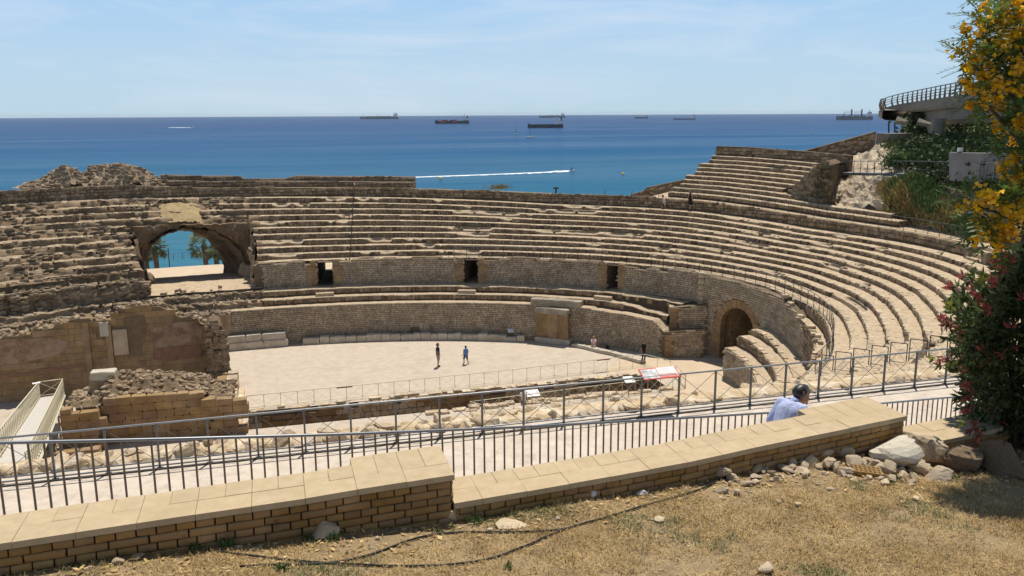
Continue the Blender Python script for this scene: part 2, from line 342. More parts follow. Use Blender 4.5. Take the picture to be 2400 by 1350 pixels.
# stone templates: 12-vertex dressed stones with a bevelled front, used in walls
def _tmpl(seed, jit, bev):
    r = random.Random(seed); V = []
    c = [(-.5, -.5), (.5, -.5), (.5, .5), (-.5, .5)]
    j = [(a+r.uniform(-jit, jit), b+r.uniform(-jit, jit)) for a, b in c]
    for a, b in j: V.append((a, -1.0, b))
    for a, b in j: V.append((a, .45+r.uniform(-.1, .1), b))
    for a, b in j: V.append((a*(1-bev), 1.0+r.uniform(-.25, .25), b*(1-bev)))
    return np.array(V)
_TF = [(0, 1, 5, 4), (1, 2, 6, 5), (2, 3, 7, 6), (3, 0, 4, 7), (4, 5, 9, 8), (5, 6, 10, 9), (6, 7, 11, 10), (7, 4, 8, 11), (8, 9, 10, 11)]
TF = np.array(_TF)
TMPL = {'brick': [_tmpl(i, .03, .10) for i in range(12)], 'clinker': [_tmpl(50+i, .008, .022) for i in range(10)], 'rubble': [_tmpl(100+i, .13, .28) for i in range(16)]}
_TM = {}
def tmesh(kind, i, m):
    k = (kind, i, m)
    if k not in _TM: _TM[k] = mesh_np(TMPL[kind][i], TF, m, name='stone')
    return _TM[k]
def lay(frames, kind, name, stuff_name, m, parent, nmax=300, nmin_px=9.0):
    """frames: (p, t, n, w, h, depth[, up]) ; the nearest nmax become objects, the rest one mesh"""
    if not frames: return
    P = np.array([f[0] for f in frames]); zc = (P-CAM)@FW
    wpx = np.array([f[3] for f in frames])*F/np.maximum(zc, 1)
    order = np.argsort(-wpx); single = set(int(i) for i in order[:nmax] if wpx[i] >= nmin_px)
    Vs = []; Fs = []; base = 0; T = TMPL[kind]
    for i, f in enumerate(frames):
        p, t, n, w, h, dp = f[:6]; up = f[6] if len(f) > 6 else (0, 0, 1)
        k = random.randrange(len(T))
        M = np.array([np.asarray(t, float)*w, np.asarray(n, float)*dp, np.asarray(up, float)*h])
        if i in single:
            o = link(name, tmesh(kind, k, m), parent)
            o.matrix_basis = Matrix(((M[0][0], M[1][0], M[2][0], p[0]), (M[0][1], M[1][1], M[2][1], p[1]), (M[0][2], M[1][2], M[2][2], p[2]), (0, 0, 0, 1)))
        else:
            Vs.append(T[k]@M+np.asarray(p, float)); Fs.append(TF+base); base += 12
    if Vs:
        o = link(stuff_name, mesh_np(np.concatenate(Vs), np.concatenate(Fs), m, name=stuff_name), parent); o['kind'] = 'stuff'

# the ellipse of the arena and everything concentric with it
AX, AY, CY = 30.7, 19.4, 51.5
def bulge(th, d): return .9*sstep(-22, -48, math.degrees(th))*min(1.0, max(0.0, (d-2.6)/1.2))
def EL(d, th, z=0.0):
    d = d+bulge(th, d); return np.array([(AX+d)*math.cos(th), CY+(AY+d)*math.sin(th), z])
class Arc:
    def __init__(s, d, th0, th1, step=.08):
        n = max(20, int(abs(th1-th0)*60/step)); s.th = np.linspace(th0, th1, n); s.P = np.array([EL(d, t) for t in s.th])
        s.s = np.concatenate([[0], np.cumsum(np.linalg.norm(np.diff(s.P, axis=0), axis=1))]); s.L = s.s[-1]; s.d = d
    def theta(s, x): return float(np.interp(x, s.s, s.th))
    def at(s, x):
        th = s.theta(x); p = EL(s.d, th); q = EL(s.d, th+.002); t = (q-p); t /= np.linalg.norm(t)
        if s.th[-1] < s.th[0]: t = -t
        n = np.array([-math.cos(th)/(AX+s.d), -math.sin(th)/(AY+s.d), 0]); n /= np.linalg.norm(n)   # towards the arena
        return p, t, n, math.degrees(th)
def courses(arc, zlo, zhi, bw, bh, skip=None, depth=.05, gap=.02, rubble=False, jit=.0):
    """running-bond frames on a curved wall; zlo/zhi functions of theta (deg)"""
    fr = []; z = min(zlo(math.degrees(t)) for t in arc.th[::8]); zmax = max(zhi(math.degrees(t)) for t in arc.th[::8]); row = 0
    while z < zmax-.02:
        h = bh*random.uniform(.75, 1.3) if rubble else bh
        x = -random.uniform(0, bw)
        while x < arc.L:
            w = bw*random.uniform(.6, 1.35) if not rubble else bw*random.uniform(.55, 1.5)
            xm = x+w/2
            if 0 <= xm <= arc.L:
                p, t, n, th = arc.at(xm); zc = z+h/2+(random.uniform(-jit, jit) if jit else 0)
                if zc-h*.45 >= zlo(th) and zc+h*.35 <= zhi(th) and not (skip and skip(th, zc)):
                    fr.append((np.array([p[0], p[1], zc]), t, n, w-gap, h-gap, depth))
            x += w
        z += h; row += 1
    return fr
# ================================================================== SETTING
SEA = -10.0
# ------------------------------------------------------------------ sea (one sheet to the horizon)
def build_sea():
    b = MB(); R = 14000; N = 96; c = (0, 0)
    rings = [0, 120, 300, 900, 3000, R]; P = []
    for r in rings: P.append([(r*math.cos(2*math.pi*j/N), r*math.sin(2*math.pi*j/N), SEA-(0.0)) for j in range(N+1)])
    b.grid(P, flip=False)
    o = struct('sea', b, 'sea_water'); return o
build_sea()

# ------------------------------------------------------------------ arena floor, fosse floor and the ground around the ruins
FOS = (-2.2, 25.6, 51.2, 54.5)      # the fosse: x0, x1, y0, y1
def build_floor():
    b = MB()
    xs = [-70, -30, FOS[0], FOS[1], 34.5, 47]; ys = [24.0, 40, FOS[2], FOS[3], 62, 92]
    for i in range(5):
        for j in range(5):
            if i == 2 and j == 2: continue
            if i == 4 and j in (0, 4): continue
            b.add([(xs[i], ys[j], 0), (xs[i+1], ys[j], 0), (xs[i+1], ys[j+1], 0), (xs[i], ys[j+1], 0)], [(0, 1, 2, 3)])
    struct('arena_floor', b, 'sand')
    # warm trodden earth near the gate, laid over the sand
    b = MB(); n = 40; c = np.array([27.5, 52.5]); P = []
    for r in (0, .5, .85, 1.0):
        row = []
        for k in range(n+1):
            a = 2*math.pi*(k % n)/n; w = 1+.22*n1(math.cos(a)*1.7+5, math.sin(a)*1.7)
            row.append((c[0]+r*5.2*w*math.cos(a), c[1]+r*6.3*w*math.sin(a), .004))
        P.append(row)
    b.grid(P)
    # cut out whatever would hang over the fosse
    b.f = [f for f in b.f if all(not (FOS[0] < b.v[i][0] < FOS[1]-.0 and FOS[2] < b.v[i][1] < FOS[3]) for i in f)]
    struct('earth_patch', b, 'sand_warm')
    b = MB(); b.add([(FOS[0], FOS[2], -2.6), (FOS[1], FOS[2], -2.6), (FOS[1], FOS[3], -2.6), (FOS[0], FOS[3], -2.6)], [(0, 1, 2, 3)])
    struct('fosse_floor', b, 'soil')
build_floor()

# ------------------------------------------------------------------ terrace behind the seats and the beach
def terr_z(d): return interp([(14, 3.4), (18, 3.0), (30, 1.0), (37, .9), (39, -3.5), (50, -7.5), (85, -9.6), (130, -11.5)], d)
def build_terrace():
    ths = np.radians(np.linspace(4, 175, 90)); P = []
    for t in ths:
        row = []
        for d in (14.5, 17, 20, 25, 30, 34, 37):
            p = EL(d, t); row.append((p[0], p[1], terr_z(d)+.12*n3(p, .12)))
        P.append(row)
    struct('terrace', MB().grid(P, flip=False), 'sand_warm', True)
    P = []
    for t in ths:
        row = []
        for d in (36.9, 39, 44, 50, 60, 72, 85, 105, 130):
            p = EL(d, t); row.append((p[0], p[1], terr_z(d)+(.25*n3(p, .1) if d > 38 else -.02)))
        P.append(row)
    struct('beach', MB().grid(P, flip=False), 'sand_warm', True)
build_terrace()

# ================================================================== SEATING
ZT = [(-60, 9.3), (-15, 9.3), (0, 9.2), (9, 9.16), (16, 9.22), (26, 9.6), (33, 9.85), (40, 9.95), (54, 10.05), (65, 10.4), (76, 10.7), (97, 11.1), (108, 11.35), (120, 11.35), (160, 11.4)]
def zT(th): return interp(ZT, th)
def zP(th): return interp([(-60, 6.0), (-3, 6.02), (6, 6.22), (30, 6.3), (160, 6.3)], th)
def zLedge(th): return zP(th)-interp([(-60, 1.3), (-30, 1.05), (-20, .9), (-13, .8), (-8, .7), (4, .25), (160, .12)], th)
def dk(k): return 3.6 if k == 0 else 4.6+.86*(k-1) if k <= 10 else 13.6
def zk(k, th): return zP(th)+(zT(th)-zP(th))*k/10.0
TR0, TR1 = 92.6, 107.4          # the breach with the great arch (degrees)
def ero(s, k, th):
    a = n1(s*.21, k+1.3)+.45*n1(s*.9, k+31.7); e = max(0.0, a-.15)*1.8
    R = sstep(89, 96, th)
    e += R*max(0.0, .30+.9*n1(s*.33, k+61)+.5*n1(s*1.4, k+71))
    return min(e, .75)
seating = thing('stone_seating', EL(3.6, rad(60), 4.2), 'curved tiers of weathered rubble-stone seats sweeping around the sandy arena', 'seating')
def build_tier(k):
    arc = Arc(dk(k), rad(-56), rad(150)); n = int(arc.L/.22); d0, d1 = dk(k), dk(k+1); rows = []; keep = []; frames = []
    E_ = []
    for i in range(n+1):
        s = arc.L*i/n; th = arc.theta(s); deg = math.degrees(th); R = sstep(89, 96, deg)
        e = ero(s, k, deg); zt = zk(k, deg); zl = (zk(k-1, deg) if k > 0 else zLedge(deg))-.06; hr = zt-zl
        wob = .035*n1(s*.8, k+5)+.02*n1(s*3.1, k+9); zw = .03*n1(s*.5, k+15)+.015*n1(s*2.3, k+19)+R*(.09*n1(s*.9, k+3)+.07*n1(s*2.7, k+4)+.05*n1(s*6.1, k+6))
        rr = R*(.22*n1(s*.7, k+91)+.16*n1(s*2.2, k+95)+.10*n1(s*5.3, k+97)); e2 = e+R*.12*abs(n1(s*4.1, k+55))
        P = [EL(d0+wob-.02+rr, th, zl), EL(d0+wob+e2*.15+rr+.03*n1(s*5, k)+R*.12*n1(s*3.7, k+8), th, zl+hr*.45), EL(d0+wob+e2*.5+rr, th, zt-.02-e*hr*.75+zw), EL(d0+wob+.035+e2+rr, th, zt-e*hr*.35+zw),
             EL(d0+.42+e*.4, th, zt+zw*.7+.02*n1(s*1.7, k+44)+R*.08*n1(s*3.9, k+46)), EL(d0+(d1-d0)*.8, th, zt+.02*n1(s*1.9, k+47)+R*.14*n1(s*2.1, k+49)), EL(d1+.12, th, zt+.01+R*.05)]
        rows.append(P); E_.append(e)
        keep.append(not (TR0 < deg < TR1 and d0 < 9.7))
    V = np.array(rows).reshape(-1, 3); Fq = []; mi = []; w = 7
    for i in range(n):
        if not (keep[i] and keep[i+1]): continue
        for j in range(w-1):
            a = i*w+j; Fq.append((a, a+1, a+w+1, a+w))
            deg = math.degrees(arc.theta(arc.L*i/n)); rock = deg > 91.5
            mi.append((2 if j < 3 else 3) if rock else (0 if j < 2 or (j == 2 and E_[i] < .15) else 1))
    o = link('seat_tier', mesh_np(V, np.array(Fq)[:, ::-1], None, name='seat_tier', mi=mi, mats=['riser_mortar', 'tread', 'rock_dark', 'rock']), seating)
    # facing stones of the riser
    x = 0
    while x < arc.L:
        wd_ = random.uniform(.2, .48); xm = x+wd_/2; x += wd_
        if xm >= arc.L: break
        p, t, nn_, deg = arc.at(xm)
        if deg > 93 and (TR0 < deg < TR1 and dk(k) < 9.7 or random.random() < .35): continue
        e = E_[min(n, int(xm/arc.L*n))]; zt = zk(k, deg); zl = zk(k-1, deg) if k > 0 else zLedge(deg); h = zt-zl
        if 97.8 < deg < 104 and k in (7, 8, 9): continue
        if deg > 93: frames.append((np.array([p[0], p[1], zl+(zt-zl)*random.uniform(.3, .85)])-nn_*random.uniform(-.05, .35), np.array([t[0], t[1], random.uniform(-.25, .25)]), nn_, wd_*random.uniform(.6, 1.5), random.uniform(.12, .32), random.uniform(.05, .16))); continue
        if e > .22 or random.random() < .04: continue
        if h > .36 and random.random() < .45:
            hs = [h*.48, h*.44]; zz = [zl+h*.25, zl+h*.73]
        else: hs = [h*random.uniform(.78, .93)]; zz = [zl+h*.47]
        for a, z in zip(hs, zz):
            frames.append((np.array([p[0], p[1], z])-nn_*.01, t, nn_, wd_-.03, a, random.uniform(.03, .075)))
    # broken stones lying in the gaps of the front edge
    for q in range(int(arc.L*.5)):
        s = random.uniform(0, arc.L); deg = math.degrees(arc.theta(s)); e = E_[min(n, int(s/arc.L*n))]
        if e < .16 or deg > 93: continue
        p, t, nn_, deg = arc.at(s); hz = zk(k, deg)-(zk(k-1, deg) if k > 0 else zLedge(deg)); a = random.uniform(-.6, .6)
        frames.append((np.array([p[0], p[1], zk(k, deg)-hz*random.uniform(.25, .8)])-nn_*random.uniform(.1, .5), np.array([math.cos(a)*t[0]-math.sin(a)*t[1], math.sin(a)*t[0]+math.cos(a)*t[1], random.uniform(-.3, .3)]), nn_, random.uniform(.15, .4), random.uniform(.1, .22), .12))
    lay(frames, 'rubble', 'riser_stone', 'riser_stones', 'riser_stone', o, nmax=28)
    rim = []; x = 0; U3 = np.array([0, 0, 1.0])
    while x < arc.L:
        w_ = random.uniform(.18, .5); xm = x+w_/2; x += w_*random.uniform(1, 1.6)
        if xm >= arc.L: break
        p, t, nv, deg = arc.at(xm)
        if (TR0-1 < deg < TR1+.5 and dk(k) < 9.8) or (97.8 < deg < 104 and k in (6, 7, 8, 9)): continue
        e = E_[min(n, int(xm/arc.L*n))]
        if e > .35: continue
        a = random.uniform(-.15, .15); t2 = np.array([t[0]*math.cos(a)-t[1]*math.sin(a), t[0]*math.sin(a)+t[1]*math.cos(a), random.uniform(-.05, .05)]); dp = random.uniform(.16, .34)
        rim.append((np.array([p[0], p[1], zk(k, deg)-.005-e*.15])-nv*(dp*.45+e*.5), t2, U3, w_-.02, dp, random.uniform(.012, .035), -nv))
    for q in range(int(arc.L*.55)):       # loose chips on the tread
        s = random.uniform(0, arc.L); p, t, nv, deg = arc.at(s)
        if (TR0-1 < deg < TR1+.5 and dk(k) < 9.8) or (97.8 < deg < 104 and k in (6, 7, 8, 9)): continue
        a = random.uniform(0, 3); c_ = random.uniform(.06, .2); rim.append((np.array([p[0], p[1], zk(k, deg)])-nv*random.uniform(.2, .8), np.array([math.cos(a), math.sin(a), 0]), U3, c_, c_*.7, random.uniform(.015, .05), np.array([-math.sin(a), math.cos(a), 0])))
    lay(rim, 'rubble', 'rim_stone', 'rim_stones', 'rim_stone', o, nmax=24)
for k in range(11): build_tier(k)

# ------------------------------------------------------------------ back wall with walkway
HB = [(-60, .75), (0, .78), (20, .85), (40, .95), (54, .95), (65, .87), (80, .83), (97, .85), (108, 1.15), (160, 1.1)]
def zB(th): return zT(th)+interp(HB, th)
back = thing('back_wall', EL(13.9, rad(50), 9.9), 'long rubble-stone wall running behind the top walkway of the seats', 'wall')
def build_back():
    arc = Arc(13.6, rad(-12.5), rad(150)); n = int(arc.L/.3); P = []
    for i in range(n+1):
        s = arc.L*i/n; th = arc.theta(s); deg = math.degrees(th); rk = sstep(90, 96, deg); zt = zB(deg)+.05*n1(s*.6, 3)+.03*n1(s*2.2, 4)+rk*.1*n1(s*.8, 6); w = .05*n1(s*.7, 8)
        P.append([EL(13.66+w, th, zT(deg)-.1), EL(13.66+w+.02, th, zt-.3), EL(13.64+w, th, zt-.05), EL(13.7+w, th, zt), EL(14.25, th, zt-.01), EL(14.35, th, zt-.08), EL(14.5, th, zt-2), EL(14.9, th, 2.0)])
    V = np.array(P).reshape(-1, 3); Fq = []; mi = []
    for i in range(n):
        deg = math.degrees(arc.theta(arc.L*i/n))
        for j in range(7):
            if j == 6 and TR0+.4 < deg < TR1-.4: continue
            if j == 6 and 82.0 < deg < 84.2: continue
            a = i*8+j; Fq.append((a, a+1, a+9, a+8)); mi.append((1 if j < 2 else 0) if deg < 92 else 2)
    link('wall_core', mesh_np(V, np.array(Fq)[:, ::-1], None, name='wall_core', mi=mi, mats=['rubble', 'rubble_mortar', 'rock_dark']), back)
    a2 = Arc(13.62, rad(-12.5), rad(140))
    fr = courses(a2, lambda t: zT(t), lambda t: zB(t)+.12, .36, .26, rubble=True, depth=.07, gap=.035, jit=.03)
    lay(fr, 'rubble', 'stone', 'small_stones', 'rubble', back)
build_back()

# upper seats still standing behind the back wall (right), with their own top wall
def upper_block():
    T = thing('upper_seating', EL(18, rad(30), 10.4), 'detached block of upper seat tiers above the back wall with a stone parapet on top', 'seating')
    def zu(j, th): return zB(th)+.1+.345*j+(.0 if th > 20 else 0)
    for j in range(10):
        d0 = 15.3+.80*j; d1 = d0+.80
        # left end steps back, right end cut by a slanting wall, two lowest tiers run on further right
        thL = 38.8-.16*j+.35*math.sin(j*2.1); thR = (4.5+2.5*j) if j < 2 else (17.2+.45*j if j < 3 else 20.2+.22*abs(j-3) if j < 8 else 20.6)
        if j >= 3: thR = 24.6-.52*(j-3)
        arc = Arc(d0, rad(thR), rad(thL)); n = max(6, int(arc.L/.25)); rows = []
        for i in range(n+1):
            s = arc.L*i/n; th = arc.theta(s); deg = math.degrees(th); e = min(.5, max(0, n1(s*.35, j+200)-.25)*1.3); zt = zu(j+1, deg); zl = zu(j, deg)-.06; w = .03*n1(s, j+210)
            rows.append([EL(d0+w, th, zl), EL(d0+w+.3*e, th, zt-.06-e*.2), EL(d0+w+.07+e, th, zt-e*.1+.02*n1(s*1.5, j)), EL(d0+.5, th, zt+.02*n1(s*1.1, j+220)), EL(d1+.1, th, zt)])
        V = np.array(rows).reshape(-1, 3); Fq = []; mi = []
        for i in range(n):
            for q in range(4):
                a = i*5+q; Fq.append((a, a+1, a+6, a+5)); mi.append(0 if q < 1 else 1)
        o = link('seat_tier', mesh_np(V, np.array(Fq)[:, ::-1], None, name='seat_tier', mi=mi, mats=['riser_mortar', 'tread']), T)
        fr = []; x = 0
        while x < arc.L:
            w_ = random.uniform(.22, .5); xm = x+w_/2; x += w_
            if xm > arc.L: break
            p, t, nv, deg = arc.at(xm); fr.append((np.array([p[0], p[1], zu(j, deg)+.17]), t, nv, w_-.03, .345*random.uniform(.75, .92), random.uniform(.03, .07)))
        lay(fr, 'rubble', 'riser_stone', 'riser_stones', 'riser_stone', o, nmax=12)
        # end faces
        b = MB()
        for th, fl in ((thL, 1), (thR, 0)):
            q = [EL(d0, rad(th), 9.5), EL(24.0, rad(th), 9.5), EL(24.0, rad(th), zu(j+1, th)), EL(d0+.05, rad(th), zu(j+1, th)-.03)]
            if fl: b.add(q, [(0, 1, 2, 3)])
            else: b.add(q, [(3, 2, 1, 0)])
        b.build('end_face', 'rubble_mortar', T)
    # parapet on top
    arc = Arc(23.4, rad(20.9), rad(37.3)); n = int(arc.L/.4); P = []
    for i in range(n+1):
        th = arc.theta(arc.L*i/n); deg = math.degrees(th); z0 = zu(10, deg)-.2; z1 = zu(10, deg)+.92+.04*n1(i*.4, 3)
        P.append([EL(23.4, th, z0), EL(23.4, th, z1), EL(24.0, th, z1), EL(24.1, th, 6.0)])
    b = MB().grid(P, flip=True); e0, e1 = P[0], P[-1]; b.add(e0, [(0, 1, 2, 3)]); b.add(e1, [(3, 2, 1, 0)])
    o = b.build('parapet', 'rubble_mortar', T)
    fr = courses(Arc(23.37, rad(20.9), rad(37.3)), lambda t: zu(10, t)-.02, lambda t: zu(10, t)+.97, .38, .25, rubble=True, depth=.06, gap=.03, jit=.03)
    lay(fr, 'rubble', 'stone', 'small_stones', 'rubble', o, nmax=120)
    # upright end wall at the right, its top climbing along the tiers, overgrown with ivy
    ths = [24.0, 23.3, 22.6, 21.9, 21.2, 20.5, 19.6, 18.6, 17.6]; tops = [11.2, 11.65, 12.2, 12.7, 13.15, 13.6, 14.2, 14.5, 14.2]
    A = [EL(17.2, rad(t), z+.1*n1(t, 3)) for t, z in zip(ths, tops)]; C = [EL(17.1, rad(t), 10.2) for t in ths]; Bk = [EL(18.6+.68*i, rad(t+(4.5*i/8 if i > 3 else 2.0*i/8)), z-.1) for i, (t, z) in enumerate(zip(ths, tops))]
    b = MB(); b.grid([C, A, Bk], flip=False); b.add([A[-1], C[-1], EL(24, rad(22.3), 10), EL(24, rad(22.3), 14.2)], [(0, 1, 2, 3)])
    w = b.build('end_wall', 'rubble_mortar', T); B = A
    fr = []
    for q in range(330):
        i = random.randrange(8); f = random.random(); r = random.random(); p = (A[i]*(1-f)+A[i+1]*f)*(1-r)+(C[i]*(1-f)+C[i+1]*f)*r
        t = A[i+1]-A[i]; t[2] = 0; t /= np.linalg.norm(t); nv = np.array([t[1], -t[0], 0]); nv = nv if nv[1] < 0 else -nv
        fr.append((p, t, nv, random.uniform(.22, .5), random.uniform(.2, .35), .07))
    lay(fr, 'rubble', 'stone', 'small_stones', 'rubble', w, nmax=80)
    # hanging ivy
    V = []; Fq = []
    for q in range(2600):
        i = min(7, int(random.random()**.55*8)); f = random.random(); r = random.random()
        if random.random() > .12+.9*sstep(4, 7, i+.8*n1(r*5, i)): continue
        p = (B[i]*(1-f)+B[i+1]*f)*(1-r)+(C[i]*(1-f)+C[i+1]*f)*r
        p = p+np.array([random.gauss(-.05, .12), random.gauss(-.2, .12), random.gauss(0, .1)])
        leaf_quad(V, Fq, p, .13)
    iv = link('ivy', mesh_np(np.array(V), np.array(Fq), 'ivy', name='ivy'), T); iv['kind'] = 'stuff'
def leaf_quad(V, Fq, p, s, asp=.6, dirv=None):
    a = np.random.normal(size=3) if dirv is None else np.asarray(dirv, float); a /= np.linalg.norm(a)+1e-9
    b = np.random.normal(size=3); b -= a*(a@b); b /= np.linalg.norm(b)+1e-9
    o = len(V); h = a*s; w = b*s*asp*.5
    V += [p, p+h*.45+w, p+h, p+h*.45-w]; Fq.append((o, o+1, o+2, o+3))
upper_block()

# upper steps on the left, behind the back wall
def upper_left():
    T = thing('upper_steps', EL(16, rad(86), 11.3), 'two low stone steps standing on top of the back wall near the great arch', 'steps')
    for j, (d0, tR, tL) in enumerate(((15.2, 72.6, 102), (16.3, 72.8, 102))):
        arc = Arc(d0, rad(tR), rad(tL)); n = int(arc.L/.25); P = []
        for i in range(n+1):
            s = arc.L*i/n; th = arc.theta(s); deg = math.degrees(th); gap = .28*sstep(.12, .2, -abs(deg-90.6)*.05+.3) if j == 1 else 0
            zt = zB(deg)+.10+.43*(j+1)+.03*n1(s*.9, j+300)-gap-.06; zl = zB(deg)-.25
            P.append([EL(d0, th, zl), EL(d0+.02, th, zt-.03), EL(d0+.08, th, zt), EL(d0+1.15, th, zt), EL(d0+1.2, th, 10.2)])
        b = MB().grid(P, flip=True); b.add(P[0], [(0, 1, 2, 3, 4)]); b.add(P[-1], [(4, 3, 2, 1, 0)])
        o = b.build('step', 'rubble_mortar', T)
        fr = courses(Arc(d0-.01, rad(tR), rad(tL)), lambda t: zB(t)-.1+.36*j, lambda t: zB(t)+.10+.43*(j+1)+.02, .36, .22, rubble=True, depth=.06, gap=.03, jit=.02, skip=(lambda t, z: j == 1 and abs(t-90.6) < 2.4 and z > zB(t)+.6))
        lay(fr, 'rubble', 'stone', 'small_stones', 'rubble', o, nmax=100)
upper_left()

# eroded outcrop on the skyline at the left
def outcrop():
    T = thing('rock_outcrop', EL(16, rad(108), 12.3), 'jagged eroded rock outcrop rising above the wall on the skyline over the arch', 'rock')
    prof = [(101.6, .1), (102.4, .75), (103.4, 1.15), (104.3, 1.65), (106.2, 1.85), (108.0, 1.70), (109.2, 1.55), (109.9, 1.05), (110.6, 1.25), (111.8, 1.75), (112.6, 1.55), (113.6, 1.0), (114.8, .55), (116.8, .05)]
    n = 150; m = 22; P = []
    for i in range(n+1):
        deg = 101.6+15.2*i/n; hh = interp(prof, deg); row = []
        for j in range(m+1):
            f = j/m; d = 14.3+4.2*f; p = EL(d, rad(deg)); q = f*1.9+.22*fbm(p, .5, 3)
            g = min(1.0, max(0.0, q)) if f < .62 else 1-sstep(.7, 1, f)
            lv = g*4.0; fl = math.floor(lv); st = (fl+sstep(.0, .22, lv-fl))/4.0
            z = hh*min(1, st)+.14*fbm(p, 1.1, 5)+.10*fbm(p, 3.2, 6)*(.3+hh)
            row.append(EL(d+.18*fbm(p, 1.7, 8), rad(deg), zB(deg)-.12+max(0, z)))
        P.append(row)
    MB().grid(P, flip=True).build('outcrop', 'rock', T, False)
    MB().grid([[EL(15.2, rad(101.8+14.5*i/40), 10.5), EL(15.2, rad(101.8+14.5*i/40), zB(105)+.42*interp(prof, 101.8+14.5*i/40))] for i in range(41)]).build('core', 'rock', T)
    fr = []
    for q in range(420):
        i = random.randrange(n); j = random.randrange(1, 15); p = np.array(P[i][j]); _, t, nv, _ = Arc(15, rad(101), rad(117)).at(5); w = random.uniform(.15, .5)
        fr.append((p+np.array([0, 0, .02]), np.array([t[0], t[1], random.uniform(-.2, .2)]), nv, w, random.uniform(.1, .25), random.uniform(.06, .2)))
    lay(fr, 'rubble', 'rubble_stone', 'rubble_stones', 'rubble', T, nmax=80)
outcrop()

# ------------------------------------------------------------------ the breach with the great arch (left)
def arch_breach():
    T = thing('rock_arch', EL(9, rad(100), 4.3), 'ruined rock-cut seats pierced by a wide low arch opening towards the palms', 'arch')
    # floor of the breach sloping down to the terrace behind
    P = []
    for i in range(24):
        th = rad(TR0-.6+(TR1-TR0+1.2)*i/23); row = []
        for d in (2.5, 3.2, 4.5, 6, 8, 10, 12.5, 15, 18.2):
            p = EL(d, th); row.append(EL(d, th, interp([(2.5, 4.35), (7, 4.4), (10, 4.15), (15, 3.6), (18.2, 3.05)], d)+.07*n3(p, .8, 3)))
        P.append(row)
    MB().grid(P, flip=False).build('floor', 'tread', T)
    def zprof(d, deg):
        for k in range(10, -1, -1):
            if d >= dk(k): return zk(k, deg)
        return 5.0
    # vertical cut faces of the seats on both sides
    for deg, sgn in ((TR0, 1), (TR1, -1)):
        P = []; ds = np.linspace(2.9, 10.3, 38)
        for d in ds:
            row = []; zt = zprof(d, deg)+.06
            for j in range(11):
                z = 4.1+(zt-4.1)*j/10; q = EL(d, rad(deg), z); off = sgn*(.45*fbm(q, .7, 3)+.25*fbm(q, 2.2, 8)+.18)
                row.append(EL(d, rad(deg)+off/(36.0), z))
            P.append(row)
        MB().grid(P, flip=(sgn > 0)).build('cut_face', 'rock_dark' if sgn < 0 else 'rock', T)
    # facade over the opening and the vault behind it
    thc = (TR0+TR1)/2+.45; half = 6.9; N = 60
    def intr(deg, k=1.0):      # height of the vault above its floor at angle deg
        x = (deg-thc)/(half*k); return 4.7*max(0, 1-abs(x)**2.1)**(1/2.0) if abs(x) < 1 else 0
    P = []
    for i in range(N+1):
        deg = TR0-.2+(TR1-TR0+.4)*i/N; row = []
        zb = 4.2+intr(deg)+.22*n1(i*.35, 12)+.10*n1(i*1.3, 13)
        zt = zk(6, deg)+.12*n1(i*.6, 15)-.08
        for j in range(7):
            f = j/6; z = zb+(zt-zb)*f; q = EL(9.3, rad(deg), z); row.append(EL(9.15+.45*fbm(q, .6, 2)+.22*fbm(q, 2.0, 5)+.4*(1-f), rad(deg), z))
        row.append(EL(10.1, rad(deg), zt+.02))
        P.append(row)
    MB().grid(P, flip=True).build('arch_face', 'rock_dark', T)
    P = []
    for i in range(N+1):
        x = -1+2*i/N; row = []
        for j in range(13):
            f = j/12; d = 9.2+9.0*f; k = 1-.335*min(1, f*1.4); deg = thc-.05*f+half*k*x; zf = interp([(9, 4.25), (15, 3.6), (18.3, 3.0)], d)-.15
            hh = (4.75-.05*f)*max(0, 1-abs(x)**2.1)**(1/2.0); q = EL(d, rad(deg), zf+hh)
            row.append(q+np.array([.4*fbm(q, .7, 9)+.15*fbm(q, 2.2, 10), .2*fbm(q, .8, 14), .28*fbm(q, .9, 19)+.12*fbm(q, 2.6, 20)]))
        P.append(row)
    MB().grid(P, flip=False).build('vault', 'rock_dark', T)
    # outer face round the vault's far mouth
    P = []
    for i in range(N+1):
        deg = TR0-2+(TR1-TR0+4)*i/N; x = (deg-(thc-.05))/(half*.665); hh = 4.65*max(0, 1-abs(x)**2.1)**(1/2.0) if abs(x) < 1 else 0
        P.append([EL(18.2, rad(deg), 2.9+hh), EL(18.2, rad(deg), 9.0), EL(16, rad(deg), 11.0), EL(14.3, rad(deg), 11.2)])
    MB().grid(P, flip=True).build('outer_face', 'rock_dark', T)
    # patch of ochre plaster above the arch, ragged at its edges
    P = []
    for i in range(25):
        deg = 98.6+4.6*i/24; row = []
        for j in range(14):
            f = j/13; p = EL(9.6+2.4*f, rad(deg)); g = .9*n1(j*.7, 3)+.5*n1(j*1.9, 4); ff = f+(.10*n1(i*.8, 6) if j in (0, 13) else 0)
            edge = min(1, min(i, 24-i)/4)
            row.append(EL(9.6+2.4*ff, rad(deg+.35*g*(1 if i in (0, 24) else 0)), zk(6, deg)-.05+(zk(9, deg)-zk(6, deg))*(max(0, ff)**.85)+.16*edge+.10*fbm(p, 1.2, 3)))
        P.append(row)
    MB().grid(P, flip=True).build('plaster_patch', 'ochre_plaster', T)
    # lumps of rock beside the opening
    for k in range(9):
        deg = random.choice([TR0+random.uniform(.5, 1.6), TR1-random.uniform(.5, 1.8)]); d = random.uniform(7.5, 9.6); q = EL(d, rad(deg), 4.3)
        rock_mesh('boulder', q, (random.uniform(.35, .8), random.uniform(.35, .7), random.uniform(.4, .9)), 'rock', T)
